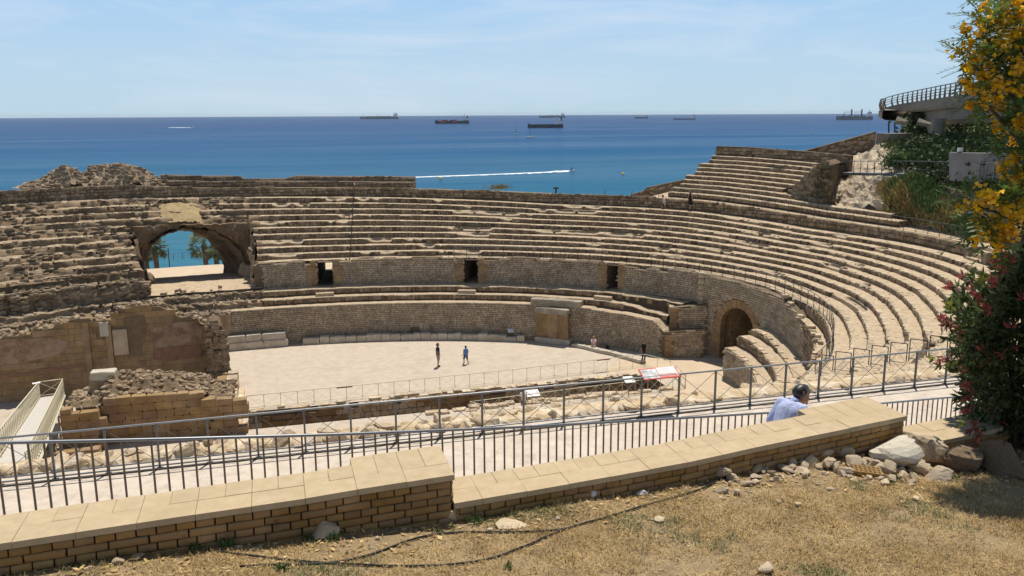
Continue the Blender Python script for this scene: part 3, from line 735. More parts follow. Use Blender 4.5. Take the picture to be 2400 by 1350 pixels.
def rock_verts(seed, sx=1, sy=1, sz=1, nu=18, nv=12, rough=.35, facet=True):
    r = random.Random(seed); planes = []
    for q in range(13):
        a = Vector((r.gauss(0, 1), r.gauss(0, 1), r.gauss(0, 1))).normalized(); planes.append((a, r.uniform(.42, .86)))
    V = []; Fq = []
    for i in range(nv+1):
        ph = math.pi*i/nv
        for j in range(nu):
            a = 2*math.pi*j/nu; d = Vector((math.sin(ph)*math.cos(a), math.sin(ph)*math.sin(a), math.cos(ph))); t = 1.15
            acc = (1/1.1)**48
            for n_, k in planes:
                c = d.dot(n_)
                if c > .05: acc += (c/k)**48
            t = acc**(-1/48.0)
            t *= 1+(.04*mnoise.noise(d*2.1+Vector((seed, 1, 2)))+.035*mnoise.noise(d*5.3+Vector((seed, 4, 2)))); V.append((d.x*t*sx, d.y*t*sy, d.z*t*sz))
    for i in range(nv):
        for j in range(nu): Fq.append((i*nu+j, (i+1)*nu+j, (i+1)*nu+(j+1) % nu, i*nu+(j+1) % nu))
    return V, Fq
_RK = {}
def rock_mesh(name, p, size, m, parent=None, rz=None, seed=None, sink=.35, tilt=.25):
    k = (seed if seed is not None else random.randrange(24), m)
    if k not in _RK:
        V, Fq = rock_verts(k[0]*3+1); _RK[k] = mesh_from(V, Fq, m, False, 'rock')
    o = link(name, _RK[k], parent)
    rot = Matrix.Rotation(rz if rz is not None else random.uniform(0, 6.28), 4, 'Z') @ Matrix.Rotation(random.uniform(-tilt, tilt), 4, 'X') @ Matrix.Rotation(random.uniform(-tilt, tilt), 4, 'Y')
    o.matrix_basis = Matrix.Translation((p[0], p[1], p[2]+size[2]*(1-sink))) @ rot @ Matrix.Diagonal((*size, 1)); return o
arch_breach()

# eroded lower ledges left of the rebuilt wall
def lower_rock():
    T = thing('rock_ledges', EL(2, rad(110), 3), 'eroded lower rock ledges stepping up behind the ruined church', 'rock')
    steps = [(0.0, 0.0, 3.0), (1.0, 3.0, 3.55), (1.9, 3.5, 4.1), (2.75, 4.05, 4.75)]
    for j, (d0, zl, zt) in enumerate(steps):
        d1 = steps[j+1][0] if j < 3 else 3.9
        t0 = 97 if j == 0 else 91.5; arc = Arc(d0, rad(t0), rad(150)); n = int(arc.L/.22); P = []
        for i in range(n+1):
            s = arc.L*i/n; th = arc.theta(s); deg = math.degrees(th); e = max(0, .12+.6*n1(s*.3, j+400)+.35*n1(s*1.2, j+410))
            zz = zt if not (j == 3 and TR0 < deg < TR1) else 4.3
            zz += .10*n1(s*.6, j+420)+.10*n1(s*2.6, j+421)+.06*n1(s*6, j+422); r_ = .30*n1(s*.45, j+430)+.18*n1(s*1.8, j+440)+.12*n1(s*4.7, j+441)
            up = .55*sstep(107, 109, deg) if j == 3 else 0
            P.append([EL(d0+r_, th, zl-.1), EL(d0+r_+.05+.2*e, th, (zl+zz)/2+up*.3), EL(d0+r_+.6*min(e, .6), th, zz-.08-.3*min(e, .7)+up), EL(d0+r_+.12+min(e, .8), th, zz-.12*min(e, .7)+up), EL((d0+d1)/2+.2, th, zz+.06*n1(s*1.4, j)+up), EL(d1+.35, th, zz+up)])
        o = MB().grid(P, flip=True).build('ledge', 'rock', T)
    # rough rise up to the first seat tier left of the breach
    P = []; n = 170
    for i in range(n+1):
        deg = TR1-.1+(150-TR1)*i/n; row = []
        for j in range(8):
            f = j/7; q = EL(3.0+.9*f, rad(deg), 5.2+1.2*f); row.append(EL(3.0+.9*f+.4*fbm(q, .8, 7)+.2*fbm(q, 2.5, 8), rad(deg), 5.0+1.4*(math.floor(f*2.4)/2.4*.7+f*.3)+.3*fbm(q, .9, 17)+.15*fbm(q, 2.6, 18)))
        P.append(row)
    MB().grid(P, flip=True).build('rock_rise', 'rock_dark', T)
    fr = []
    for q in range(420):
        deg = random.uniform(107.5, 135); d = 2.75+random.uniform(-.15, .35); p = EL(d, rad(deg)); q2 = EL(d, rad(deg)+.002); t = q2-p; t /= np.linalg.norm(t); nv = np.array([t[1], -t[0], 0]); nv = nv if nv[1] < 0 else -nv
        fr.append((np.array([p[0], p[1], random.uniform(4.0, 5.6)]), np.array([t[0], t[1], random.uniform(-.15, .15)]), nv, random.uniform(.25, .8), random.uniform(.12, .35), random.uniform(.08, .22)))
    for q in range(900):
        deg = random.uniform(92, 135); d = random.uniform(-.1, 3.9) if not TR0 < deg < TR1 else random.uniform(-.1, 2.8); p, t, nv = EL(d, rad(deg)), None, None
        q2 = EL(d, rad(deg)+.002); t = q2-p; t /= np.linalg.norm(t); nv = np.array([t[1], -t[0], 0]); nv = nv if nv[1] < 0 else -nv
        z = interp([(-.2, 2.7), (0, 3.0), (.95, 3.05), (1.05, 3.55), (1.85, 3.6), (1.95, 4.1), (2.7, 4.15), (2.8, 4.7), (3.9, 4.9)], d)+(.9*sstep(107, 109, deg) if d > 2.75 else 0)
        if deg < 97 and d < .9: continue
        fr.append((np.array([p[0], p[1], z-.05]), np.array([t[0], t[1], random.uniform(-.3, .3)]), nv, random.uniform(.15, .5), random.uniform(.1, .28), random.uniform(.06, .2)))
    lay(fr, 'rubble', 'rubble_stone', 'rubble_stones', 'rubble', T, nmax=150)
lower_rock()

# ------------------------------------------------------------------ gallery wall (small squared stones, three doorways, arched gate)
DOORS = [(82.0, 84.15), (59.95, 62.15), (35.85, 37.85)]
GATE = (9.7, 1.72, 2.55)      # centre angle, half width, springing height
gal = thing('gallery_wall', EL(3.2, rad(60), 4.2), 'curved wall of small squared stones with three doorways and an arched gate', 'wall')
def zW0(th): return 4.0 if th > 19.2 else (-.05 if th > 3.2 else 2.4)
def zW1(th):
    base = interp([(-14, 3.8), (-12, 4.7), (-9, 5.3), (-6, 5.8), (-3, 6.0), (6, 6.15), (19, 6.3), (35, 6.25), (50, 6.4), (85, 6.3), (92, 6.2)], th)
    q = math.floor((th+3)*.45); r = random.Random(int(q)*13+5)
    return base+(r.choice([-.22, -.08, 0, .1, .14]) if th > 20 else (r.choice([-.05, 0, .04]) if th > -2 else r.choice([-.15, 0, .1])))
def in_door(th, z): return any(a-.12 < th < b+.12 for a, b in DOORS) or (19.3 > th > 18.4)
_ga = Arc(2.9, rad(GATE[0]-12), rad(GATE[0]+12)); _gs = float(np.interp(rad(GATE[0]), _ga.th, _ga.s))
def gate_off(th): return float(np.interp(rad(th), _ga.th, _ga.s))-_gs
def gate_z(th, r=None):
    r = GATE[1] if r is None else r; x = gate_off(th)
    return GATE[2]+math.sqrt(r*r-x*x) if abs(x) < r else None
def build_gallery():
    segs = [(-13.5, 18.4), (18.4, 19.4), (19.4, DOORS[2][0]), (DOORS[2][1], DOORS[1][0]), (DOORS[1][1], DOORS[0][0]), (DOORS[0][1], 93.0)]
    for a, b_ in segs:
        if a == 18.4: continue
        n = max(8, int((b_-a)*(3.2 if a == -13.5 else 2.2)*1.6)); P = []
        for i in range(n+1):
            th = a+(b_-a)*i/n; z0 = zW0(th); gz = gate_z(th) if a == -13.5 else None
            if gz: z0 = gz
            z1 = zW1(th)-.03
            P.append([EL(2.94, rad(th), z0-.05), EL(2.94, rad(th), z1), EL(3.62, rad(th), z1), EL(3.62, rad(th), z0-.05)])
        b = MB().grid(P, flip=True); b.add(P[0], [(0, 1, 2, 3)]); b.add(P[-1], [(3, 2, 1, 0)]); b.build('wall_core', 'petit_mortar', gal)
    def skip(th, z):
        if in_door(th, z): return True
        if th < 20:
            gz = gate_z(th, GATE[1]+.62)
            if gz and z < gz and z > GATE[2]-.1: return True
            if abs(gate_off(th)) < GATE[1]+.45 and z <= GATE[2]: return True
        return False
    fr = courses(Arc(2.93, rad(-13.4), rad(92)), zW0, zW1, .36, .165, skip=skip, depth=.045, gap=.028)
    lay(fr, 'brick', 'stone', 'small_stones', 'petit', gal)
    # corner pilaster and large quoins at the doors
    def block(th, z, w, h, dp=.06, m='ashlar', d=2.93, nm='quoin'):
        p, t, nv, _ = Arc(d, rad(th-1), rad(th+1)).at(0) if False else (EL(d, rad(th)), None, None, None)
        q = EL(d, rad(th)+.002); t = q-p; t /= np.linalg.norm(t); nv = np.array([-math.cos(rad(th))/(AX+d), -math.sin(rad(th))/(AY+d), 0]); nv /= np.linalg.norm(nv)
        o = link(nm, tmesh('brick', random.randrange(12), m), gal); M = (t*w, nv*dp, np.array([0, 0, h]))
        o.matrix_basis = Matrix(((M[0][0], M[1][0], 0, p[0]), (M[0][1], M[1][1], 0, p[1]), (0, 0, h, z+h/2), (0, 0, 0, 1)))
    z = 0
    while z < 6.1: block(18.9, z, .52, .44, .30, 'petit', 3.1, 'pilaster_block'); z += .46
    for a, b_ in DOORS:
        for th, sg in ((a, -1), (b_, 1)):
            z = 4.05; k = 0
            while z < 5.9:
                w = (.75 if k % 2 else .5); block(th+sg*math.degrees(w/2/24.0), z, w, .44, .07); z += .46; k += 1
        # passage behind the doorway
        through = a > 80; d1 = 18.0 if through else 8.5; zf1 = 2.95 if through else 4.2
        A0, A1 = EL(2.95, rad(a)), EL(d1, rad(a)-.0); B0, B1 = EL(2.95, rad(b_)), EL(d1, rad(b_))
        top = 6.22
        top1 = 5.6
        b = MB(); zf = 4.12
        f = lambda p, z: (p[0], p[1], z)
        b.add([f(A0, zf), f(A1, zf1), f(A1, top1), f(A0, top)], [(3, 2, 1, 0)]); b.add([f(B0, zf), f(B1, zf1), f(B1, top1), f(B0, top)], [(0, 1, 2, 3)])
        b.add([f(A0, top), f(A1, top1), f(B1, top1), f(B0, top)], [(0, 1, 2, 3)])
        if not through: b.add([f(A1, zf1), f(B1, zf1), f(B1, top1), f(A1, top1)], [(0, 1, 2, 3)])
        b.build('passage', 'petit_mortar', gal)
        MB().add([f(A0, zf), f(B0, zf), f(B1, zf1), f(A1, zf1)], [(0, 1, 2, 3)]).build('passage_floor', 'tread', gal)
    # voussoirs and jambs of the gate
    def gp(x, z, off):          # point on the wall at arc offset x
        th = float(np.interp(_gs+x, _ga.s, _ga.th)); p = EL(2.93, th); nv = np.array([-math.cos(th)/(AX+2.9), -math.sin(th)/(AY+2.9), 0]); nv /= np.linalg.norm(nv)
        return (p[0]+nv[0]*off, p[1]+nv[1]*off, z)
    nvs = 13; r0, r1 = GATE[1], GATE[1]+.60
    for k in range(nvs):
        a0 = math.pi*k/nvs+.008; a1 = math.pi*(k+1)/nvs-.008; q = []
        for off in (-.5, .05):
            for r, a in ((r0, a0), (r1, a0), (r1, a1), (r0, a1)): q.append(gp(r*math.cos(a), GATE[2]+r*math.sin(a), off))
        MB().hexa(q).build('voussoir', 'ashlar', gal)
    for sg in (-1, 1):
        z = 0
        for h in (.45, .7, .7, .70):
            x0, x1 = sg*GATE[1], sg*(GATE[1]+.5+.15*(z > .3)); q = []
            for zz in (z, z+h-.02):
                for x, off in ((x0, .05), (x1, .05), (x1, -.5), (x0, -.5)): q.append(gp(x, zz, off))
            MB().hexa(q if sg > 0 else [q[i] for i in (1, 0, 3, 2, 5, 4, 7, 6)]).build('jamb_block', 'ashlar', gal); z += h
    # barrel vault behind the gate
    pc = np.array(gp(0, 0, -.4)); th = rad(GATE[0]); od = EL(10, th)-EL(2.9, th); od /= np.linalg.norm(od); tv = np.array([-od[1], od[0], 0]); P = []
    for i in range(25):
        a = math.pi*i/24; x = GATE[1]*.99*math.cos(a); z = GATE[2]+GATE[1]*.99*math.sin(a)
        P.append([pc+tv*x+od*q+np.array([0, 0, z]) for q in (0, 2, 4, 6.5)])
    P = [[pc+tv*GATE[1]*.99+od*q for q in (0, 2, 4, 6.5)]]+P+[[pc-tv*GATE[1]*.99+od*q for q in (0, 2, 4, 6.5)]]
    b = MB().grid(P, flip=False); b.add([r[-1] for r in P], [tuple(range(len(P)))]); b.build('vault', 'ashlar_mortar', gal)
    fr = []
    for sg in (-1, 1):
        z = .0
        while z < GATE[2]+.5:
            q = .1+random.uniform(0, .3)
            while q < 6:
                w = random.uniform(.4, .8); x = GATE[1]*.985*(1 if z < GATE[2] else math.cos(math.asin(min(.99, (z+.2-GATE[2])/GATE[1]))))
                fr.append((pc+tv*sg*x+od*(q+w/2)+np.array([0, 0, z+.2]), od, -tv*sg, w-.03, .37, .03)); q += w
            z += .4
    lay(fr, 'brick', 'vault_stone', 'vault_stones', 'ashlar', gal, nmax=80)
build_gallery()
# ================================================================== PODIUM AND ARENA FURNITURE
def frame_at(d, deg):
    th = rad(deg); p = EL(d, th); q = EL(d, th+.002); t = q-p; t /= np.linalg.norm(t)
    nv = np.array([-math.cos(th)/(AX+d), -math.sin(th)/(AY+d), 0]); nv /= np.linalg.norm(nv); return p, t, nv
def slab(name, deg, d, z, w, dp, h, m, parent, jit=.02, rz=0.0):
    """a dressed block: w along the curve, dp radial, standing on z"""
    p, t, nv = frame_at(d, deg)
    if rz: t = np.array([t[0]*math.cos(rz)-t[1]*math.sin(rz), t[0]*math.sin(rz)+t[1]*math.cos(rz), 0]); nv = np.array([-t[1], t[0], 0])*(1 if nv@np.array([-t[1], t[0], 0]) > 0 else -1)
    return block_obj(name, p, t, nv, z, w, dp, h, m, parent, jit)
_BK = {}
def block_mesh(seed, m, bev=.035):
    k = (seed, m)
    if k in _BK: return _BK[k]
    r = random.Random(seed*7+1); V = []; Fq = []
    # a unit block with worn corners: three rings per half
    def ring(z, k, dx=0, dy=0):
        pts = []
        for x, y in ((-1, -1), (0, -1), (1, -1), (1, 0), (1, 1), (0, 1), (-1, 1), (-1, 0)):
            pts.append((x*.5*k+r.uniform(-.025, .025), y*.5*k+r.uniform(-.03, .03), z+r.uniform(-.03, .03)))
        return pts
    for z, k in ((0, .97), (.12, 1.0), (.5, 1.0), (.86, 1.0), (1.0, .94)): V += ring(z, k)
    for i in range(4):
        for j in range(8): Fq.append((i*8+j, i*8+(j+1) % 8, (i+1)*8+(j+1) % 8, (i+1)*8+j))
    Fq.append(tuple(range(7, -1, -1))); V.append((0, 0, 1.0)); c = len(V)-1
    for j in range(8): Fq.append((32+j, 32+(j+1) % 8, c))
    _BK[k] = mesh_from(V, Fq, m, False, 'block'); return _BK[k]
def block_obj(name, p, t, nv, z, w, dp, h, m, parent=None, jit=.02, seed=None):
    o = link(name, block_mesh(random.randrange(14) if seed is None else seed, m), parent)
    o.matrix_basis = Matrix(((t[0]*w, nv[0]*dp, 0, p[0]), (t[1]*w, nv[1]*dp, 0, p[1]), (random.uniform(-jit, jit)*w, 0, h, z), (0, 0, 0, 1))); return o

pod = thing('podium_wall', EL(0, rad(60), 0), 'low curved wall of small squared stones enclosing the sandy arena', 'wall')
def zPod(th):
    return interp([(20.5, 1.95), (21.2, 1.95), (21.9, 2.15), (22.6, 2.35), (23.3, 2.55), (24, 2.72), (30, 2.85), (37.4, 2.98), (37.5, 3.08), (98, 3.03)], th)+.02*n1(th*1.3, 2)
def build_podium():
    a, b_ = 20.6, 98.5; n = 170; P = []
    for i in range(n+1):
        th = a+(b_-a)*i/n; z1 = zPod(th)
        P.append([EL(.035, rad(th), -.1), EL(.035, rad(th), z1-.02), EL(.07, rad(th), z1), EL(1.06, rad(th), z1+.02)])
    V = np.array(P).reshape(-1, 3); Fq = []; mi = []
    for i in range(n):
        for j in range(3): q = i*4+j; Fq.append((q, q+1, q+5, q+4)); mi.append(0 if j == 0 else 1)
    link('wall_core', mesh_np(V, np.array(Fq)[:, ::-1], None, name='wall_core', mi=mi, mats=['petit_mortar', 'tread']), pod)
    def skip(th, z): return (abs(th-69.2) < .75 and z < 1.0) or (th < 21.9 and True)
    fr = courses(Arc(.03, rad(a), rad(b_-.3)), lambda t: 0, lambda t: zPod(t)+.04, .37, .162, skip=skip, depth=.045, gap=.028)
    lay(fr, 'brick', 'stone', 'small_stones', 'petit', pod)
    MB().hexa([EL(.06, rad(68.5), 0), EL(.06, rad(69.9), 0), EL(.3, rad(69.9), 0), EL(.3, rad(68.5), 0), EL(.06, rad(68.5), .95), EL(.06, rad(69.9), .95), EL(.3, rad(69.9), .95), EL(.3, rad(68.5), .95)]).build('drain_niche', 'soil', pod)
    # two steps behind the coping
    for j, (d0, d1, zl, zt, t0, t1) in enumerate(((1.0, 1.85, 2.9, 3.58, 22.5, 92.2), (1.85, 3.0, 2.7, 4.12, 20.8, 92.2))):
        arc = Arc(d0, rad(t0), rad(t1)); n = int(arc.L/.22); P = []
        for i in range(n+1):
            s = arc.L*i/n; th = arc.theta(s); deg = math.degrees(th); e = min(.5, max(0, n1(s*.3, j+500)-.22)*1.2); fall = -.55*sstep(37, 22, deg)*(1 if j == 0 else .25)
            zz = zt+fall+.03*n1(s*.8, j+510); w = .04*n1(s, j+520)
            if deg < 36: w += .12*n1(s*1.6, j+530); zz += .08*n1(s*1.5, j+540)
            P.append([EL(d0+w, th, zl+fall*.8), EL(d0+w+.25*e, th, zz-.06-.3*e), EL(d0+w+.08+e, th, zz-.1*e), EL((d0+d1)/2+.2, th, zz+.02*n1(s*2, j)), EL(d1+.15, th, zz+.01)])
        V = np.array(P).reshape(-1, 3); Fq = []; mi = []
        for i in range(n):
            for q in range(4): k = i*5+q; Fq.append((k, k+1, k+6, k+5)); mi.append(0 if q < 1 else 1)
        o = link('step', mesh_np(V, np.array(Fq)[:, ::-1], None, name='step', mi=mi, mats=['riser_mortar', 'tread']), pod)
        fr = []; x = 0
        while x < arc.L:
            w_ = random.uniform(.22, .5); xm = x+w_/2; x += w_
            if xm > arc.L: break
            p, t, nv, deg = arc.at(xm)
            if deg < 37 and random.random() < .5: continue
            fall = -.55*sstep(37, 22, deg)*(1 if j == 0 else .25); fr.append((np.array([p[0], p[1], zt-.25+fall]), t, nv, w_-.03, .38*random.uniform(.8, 1), random.uniform(.03, .07)))
        lay(fr, 'rubble', 'riser_stone', 'riser_stones', 'riser_stone', o, nmax=60)
    # small steps in front of the doors
    for deg in (83.1, 61.0, 36.8):
        slab('door_step', deg, 1.45, 3.58, 1.5, .5, .27, 'tread', pod)
    # capping slabs of the tribune
    for k in range(4): slab('cap_slab', 47.9-2.35*k, .36, 3.06, 1.08, .8, .48, 'mottled_stone', pod)
    # end stair: five block steps going down at the right end
    for k in range(5): slab('stair_step', 24.4-.62*k, .55, 2.62-.19*k-.35, .42, 1.0, .38, 'kerb_stone', pod)
    # return walls of the podium end, beside the gate passage
    A = np.array([28.62, 58.15]); B = np.array([31.45, 57.35])
    def wall2(name, A, B, z0, z1a, z1b, th, quoin=True):
        d = B-A; L = np.linalg.norm(d); t = np.array([d[0]/L, d[1]/L, 0]); nv = np.array([t[1], -t[0], 0]); 
        P = [A-nv[:2]*.03, B-nv[:2]*.03, B-nv[:2]*th, A-nv[:2]*th]
        MB().prism(P, z0, [z1a, z1b, z1b, z1a]).build(name, 'petit_mortar', pod)
        fr = []; z = z0+.02
        while z < max(z1a, z1b)-.1:
            x = 0; k = int(z/.165)
            while x < L:
                w = random.uniform(.24, .46); xm = x+w/2
                if xm < L and z+.15 < z1a+(z1b-z1a)*xm/L and not (quoin and xm < .55):
                    fr.append((np.array([A[0]+t[0]*xm-nv[0]*.03, A[1]+t[1]*xm-nv[1]*.03, z+.08]), t, nv, w-.028, .137, .045))
                x += w
            z += .165
        lay(fr, 'brick', 'stone', 'small_stones', 'petit', pod, nmax=70)
        if quoin:
            z = z0
            while z < z1a-.2:
                h = min(.46, z1a-z); w = random.choice([.5, .72]); block_obj('quoin', A+t[:2]*w/2-nv[:2]*.22, t, nv, z, w, .5, h-.015, 'ashlar', pod); z += h
    wall2('end_wall', A, B, 0, 2.02, 2.25, .6)
    wall2('end_wall', np.array([29.3, 58.75]), np.array([32.0, 57.95]), 1.6, 3.75, 4.05, .5)
    MB().prism([A+[.05, .1], B+[0, .1], [32.6, 58.6], [29.4, 59.6]], 0, 1.9).build('fill', 'tread', pod)
    MB().prism([[29.35, 58.85], [32.3, 58.05], [33.2, 60.2], [30.2, 61.4]], 1.5, [3.55, 3.9, 4.05, 3.95]).build('fill', 'tread', pod)
build_podium()

# fallen blocks set in a row along the foot of the podium
def block_row():
    spec = []; deg = 86.6
    sizes = [1.35, .78, 1.25, .85, .8, 1.2, .75, .8, 1.0, .62, .82, .5, .8, .62, .5, .45, .92, .8, .9, .6]
    for k, w in enumerate(sizes):
        p, t, nv = frame_at(-.55, deg); step = w/np.linalg.norm(EL(-.55, rad(deg+1))-EL(-.55, rad(deg)))
        dm = deg-step/2; deg -= step+.06*random.random()+.04
        rot = random.uniform(-.05, .05)
        o = slab('stone_block', dm, -.55, 0, w, random.uniform(.5, .62), random.choice([.52, .56, .5, .6]), 'white_stone', None, rz=rot)
        if k in (4, 9, 13, 15): o.data = block_mesh(20+k, 'white_stone')
        tag(o, 'weathered squared limestone block in the row along the foot of the podium wall', 'stone block', 'blocks along the podium wall')
    for deg, w, h in ((52.0, .95, .36), (50.2, .62, .52), (53.9, .36, .5)):
        o = slab('stone_block', deg, -.55, 0, w, .5, h, 'white_stone', None)
        tag(o, 'small limestone block beside the three-slab altar at the podium wall', 'stone block', 'small blocks beside the altar')
    # two courses of blocks at the church end of the row
    deg = 97.6
    for k, w in enumerate((1.45, 1.2, 1.9)):
        step = w/np.linalg.norm(EL(-.5, rad(98))-EL(-.5, rad(97))); dm = deg-step/2; deg -= step+.03
        tag(slab('stone_block', dm, -.62, 0, w, .66, .60, 'white_stone', None), 'long limestone block in the lower course of the two-course bench by the church', 'stone block', 'lower course of the stone bench')
        tag(slab('stone_block', dm+.25, -.55, .60, w*.97, .55, .56, 'white_stone', None), 'long limestone block in the upper course of the two-course bench by the church', 'stone block', 'upper course of the stone bench')
    # low white kerb blocks to the right of the altar
    pts = [(1342, 812), (1372, 818), (1402, 826), (1432, 832), (1468, 842), (1502, 852)]
    for a, b_ in zip(pts[:-1], pts[1:]):
        A = atz(*a, 0); B = atz(*b_, 0); d = B-A; L = np.linalg.norm(d); t = d/L; nv = np.array([t[1], -t[0], 0]); c = (A+B)/2
        o = block_obj('kerb_block', c-nv*.1, t, nv, 0, L*.97, .5, .27, 'white_stone', None)
        tag(o, 'low pale cut-stone kerb block lying on the sand below the podium end', 'stone block', 'low pale blocks right of the altar')
block_row()

def altar():
    A = atz(1256, 799, 0); B = atz(1336, 808, 0); d = B-A; L = np.linalg.norm(d); t = d/L; nv = np.array([t[1], -t[0], 0]); c = (A+B)/2-nv*.1
    T = thing('stone_altar', c, 'three upright ochre stone slabs under a pale lintel against the podium wall', 'altar')
    block_obj('plinth', c-nv*.05, t, nv, 0, L*1.0, .75, .42, 'white_stone', T)
    for k in range(3): block_obj('slab', c+t*(L*(k-1)*.305), t, nv, .42, L*.30, .5, 2.02, 'ashlar', T)
    block_obj('lintel', c-t*.1, t, nv, 2.44, L*.93, .62, .48, 'mottled_stone', T)
altar()

# near side of the gate: surviving podium corner with curved steps
def fragment():
    T = thing('podium_fragment', EL(1, rad(-6), 0), 'curved stub of the podium with worn steps on the near side of the gate', 'ruin')
    def lev(j, th): f = sstep(0, -14, th); return (2.25-.35*f, 3.0-.45*f, 3.42-.75*f)[j]
    N = 40; t0, t1 = 2.2, -40
    def dd(j, th): return (-.35, .75, 1.75, 2.98)[j]-(0 if th > -14 else .0)
    for j in range(3):
        P = []
        for i in range(N+1):
            th = t0+(t1-t0)*i/N; d0 = dd(j, th); d1 = dd(j+1, th); zl = 0 if j == 0 else lev(j-1, th)-.1; zt = lev(j, th)+.03*n1(i*.5, j)
            w = .04*n1(i*.4, j+3); P.append([EL(d0+w, rad(th), zl), EL(d0+w+.02, rad(th), zt-.05), EL(d0+w+.08, rad(th), zt), EL(d1+.2, rad(th), zt)])
        V = np.array(P).reshape(-1, 3); Fq = []; mi = []
        for i in range(N):
            for q in range(3): k = i*4+q; Fq.append((k, k+1, k+5, k+4)); mi.append(0 if q == 0 else 1)
        o = link('step', mesh_np(V, np.array(Fq), None, name='step', mi=mi, mats=['petit_mortar', 'tread']), T)
        if j == 0:
            fr = courses(Arc(dd(0, 0)-.02, rad(-30), rad(t0)), lambda t: 0, lambda t: lev(0, t)+.03, .36, .165, depth=.04, gap=.028); lay(fr, 'brick', 'stone', 'small_stones', 'petit', o, nmax=160)
        else:
            fr = courses(Arc(dd(j, 0)-.02, rad(-34), rad(t0)), lambda t: lev(j-1, t), lambda t: lev(j, t)+.05, .36, .2, rubble=True, depth=.05, gap=.03); lay(fr, 'rubble', 'stone', 'small_stones', 'rubble', o, nmax=90)
        # edge stones on the rim
        for q in range(26):
            th = random.uniform(-33, 1.5); slab('rim_stone', th, dd(j, th)+.18, lev(j, th)-.1, random.uniform(.3, .5), random.uniform(.22, .36), .14, 'kerb_stone', T, jit=.08)
    # end face towards the gate passage
    q = [EL(dd(0, 0), rad(t0), 0), EL(2.95, rad(t0), 0), EL(2.95, rad(t0), lev(2, 2)), EL(dd(2, 0), rad(t0), lev(2, 2)), EL(dd(2, 0), rad(t0), lev(1, 2)), EL(dd(1, 0), rad(t0), lev(1, 2)), EL(dd(1, 0), rad(t0), lev(0, 2)), EL(dd(0, 0), rad(t0), lev(0, 2))]
    MB().add(q, [tuple(range(8))]).build('end_face', 'petit', T)
    # ground of the ledge outside the gallery wall, with stray stones
    P = []
    for i in range(40):
        th = 2-58*i/39; row = []
        for d in (2.95, 3.3, 3.8):
            p = EL(d, rad(th)); row.append(EL(d, rad(th), zLedge(th)-.05+.05*n3(p, 1.2)))
        P.append([EL(2.9, rad(th), 1.5)]+row if th < -13 else [row[0]]+row)
    lg = MB().grid(P, flip=False).build('ledge', 'tread', T)
    lay(courses(Arc(2.88, rad(-46), rad(-13.5)), lambda t: 1.6, lambda t: zLedge(t)+.06, .4, .24, rubble=True, depth=.08, gap=.03, jit=.03), 'rubble', 'stone', 'small_stones', 'rubble', lg, nmax=80)
    for q in range(30):
        th = random.uniform(-34, -2); slab('loose_stone', th, random.uniform(2.9, 3.2), (zW1(th) if th > -13 else zLedge(th))-.08, random.uniform(.25, .55), random.uniform(.25, .4), random.uniform(.12, .25), 'kerb_stone', T, jit=.1)
fragment()

# ------------------------------------------------------------------ railings
def railing(T, pts, h, n_or_sp, mpost, mrail, rp=.02, rr=.025, brace=.006, bottoms=(.1,), mbrace=None, post_ext=0.0):
    pts = [np.asarray(p, float) for p in pts]; seg = [np.linalg.norm(b-a) for a, b in zip(pts[:-1], pts[1:])]; L = sum(seg); cum = np.concatenate([[0], np.cumsum(seg)])
    n = max(1, round(L/n_or_sp)); posts = []
    for k in range(n+1):
        s = L*k/n; i = min(len(seg)-1, int(np.searchsorted(cum, s, side='right')-1)); f = (s-cum[i])/seg[i]; posts.append(pts[i]*(1-f)+pts[i+1]*f)
    up = np.array([0, 0, 1.0])
    for p in posts: rod('post', p-up*.04, p+up*h, rp, mpost, T)
    for b0, b1 in zip(posts[:-1], posts[1:]):
        if brace:
            rod('brace', b0+up*.1, b1+up*(h-.03), brace, mbrace or mpost, T, 6); rod('brace', b0+up*(h-.03), b1+up*.1, brace, mbrace or mpost, T, 6)
    MB().tube([p+up*h for p in posts], rr, 8).build('top_rail', mrail, T, True)
    for z in bottoms: MB().tube([p+up*z for p in posts], rr*.7, 6).build('bottom_rail', mrail, T, True)
    return posts

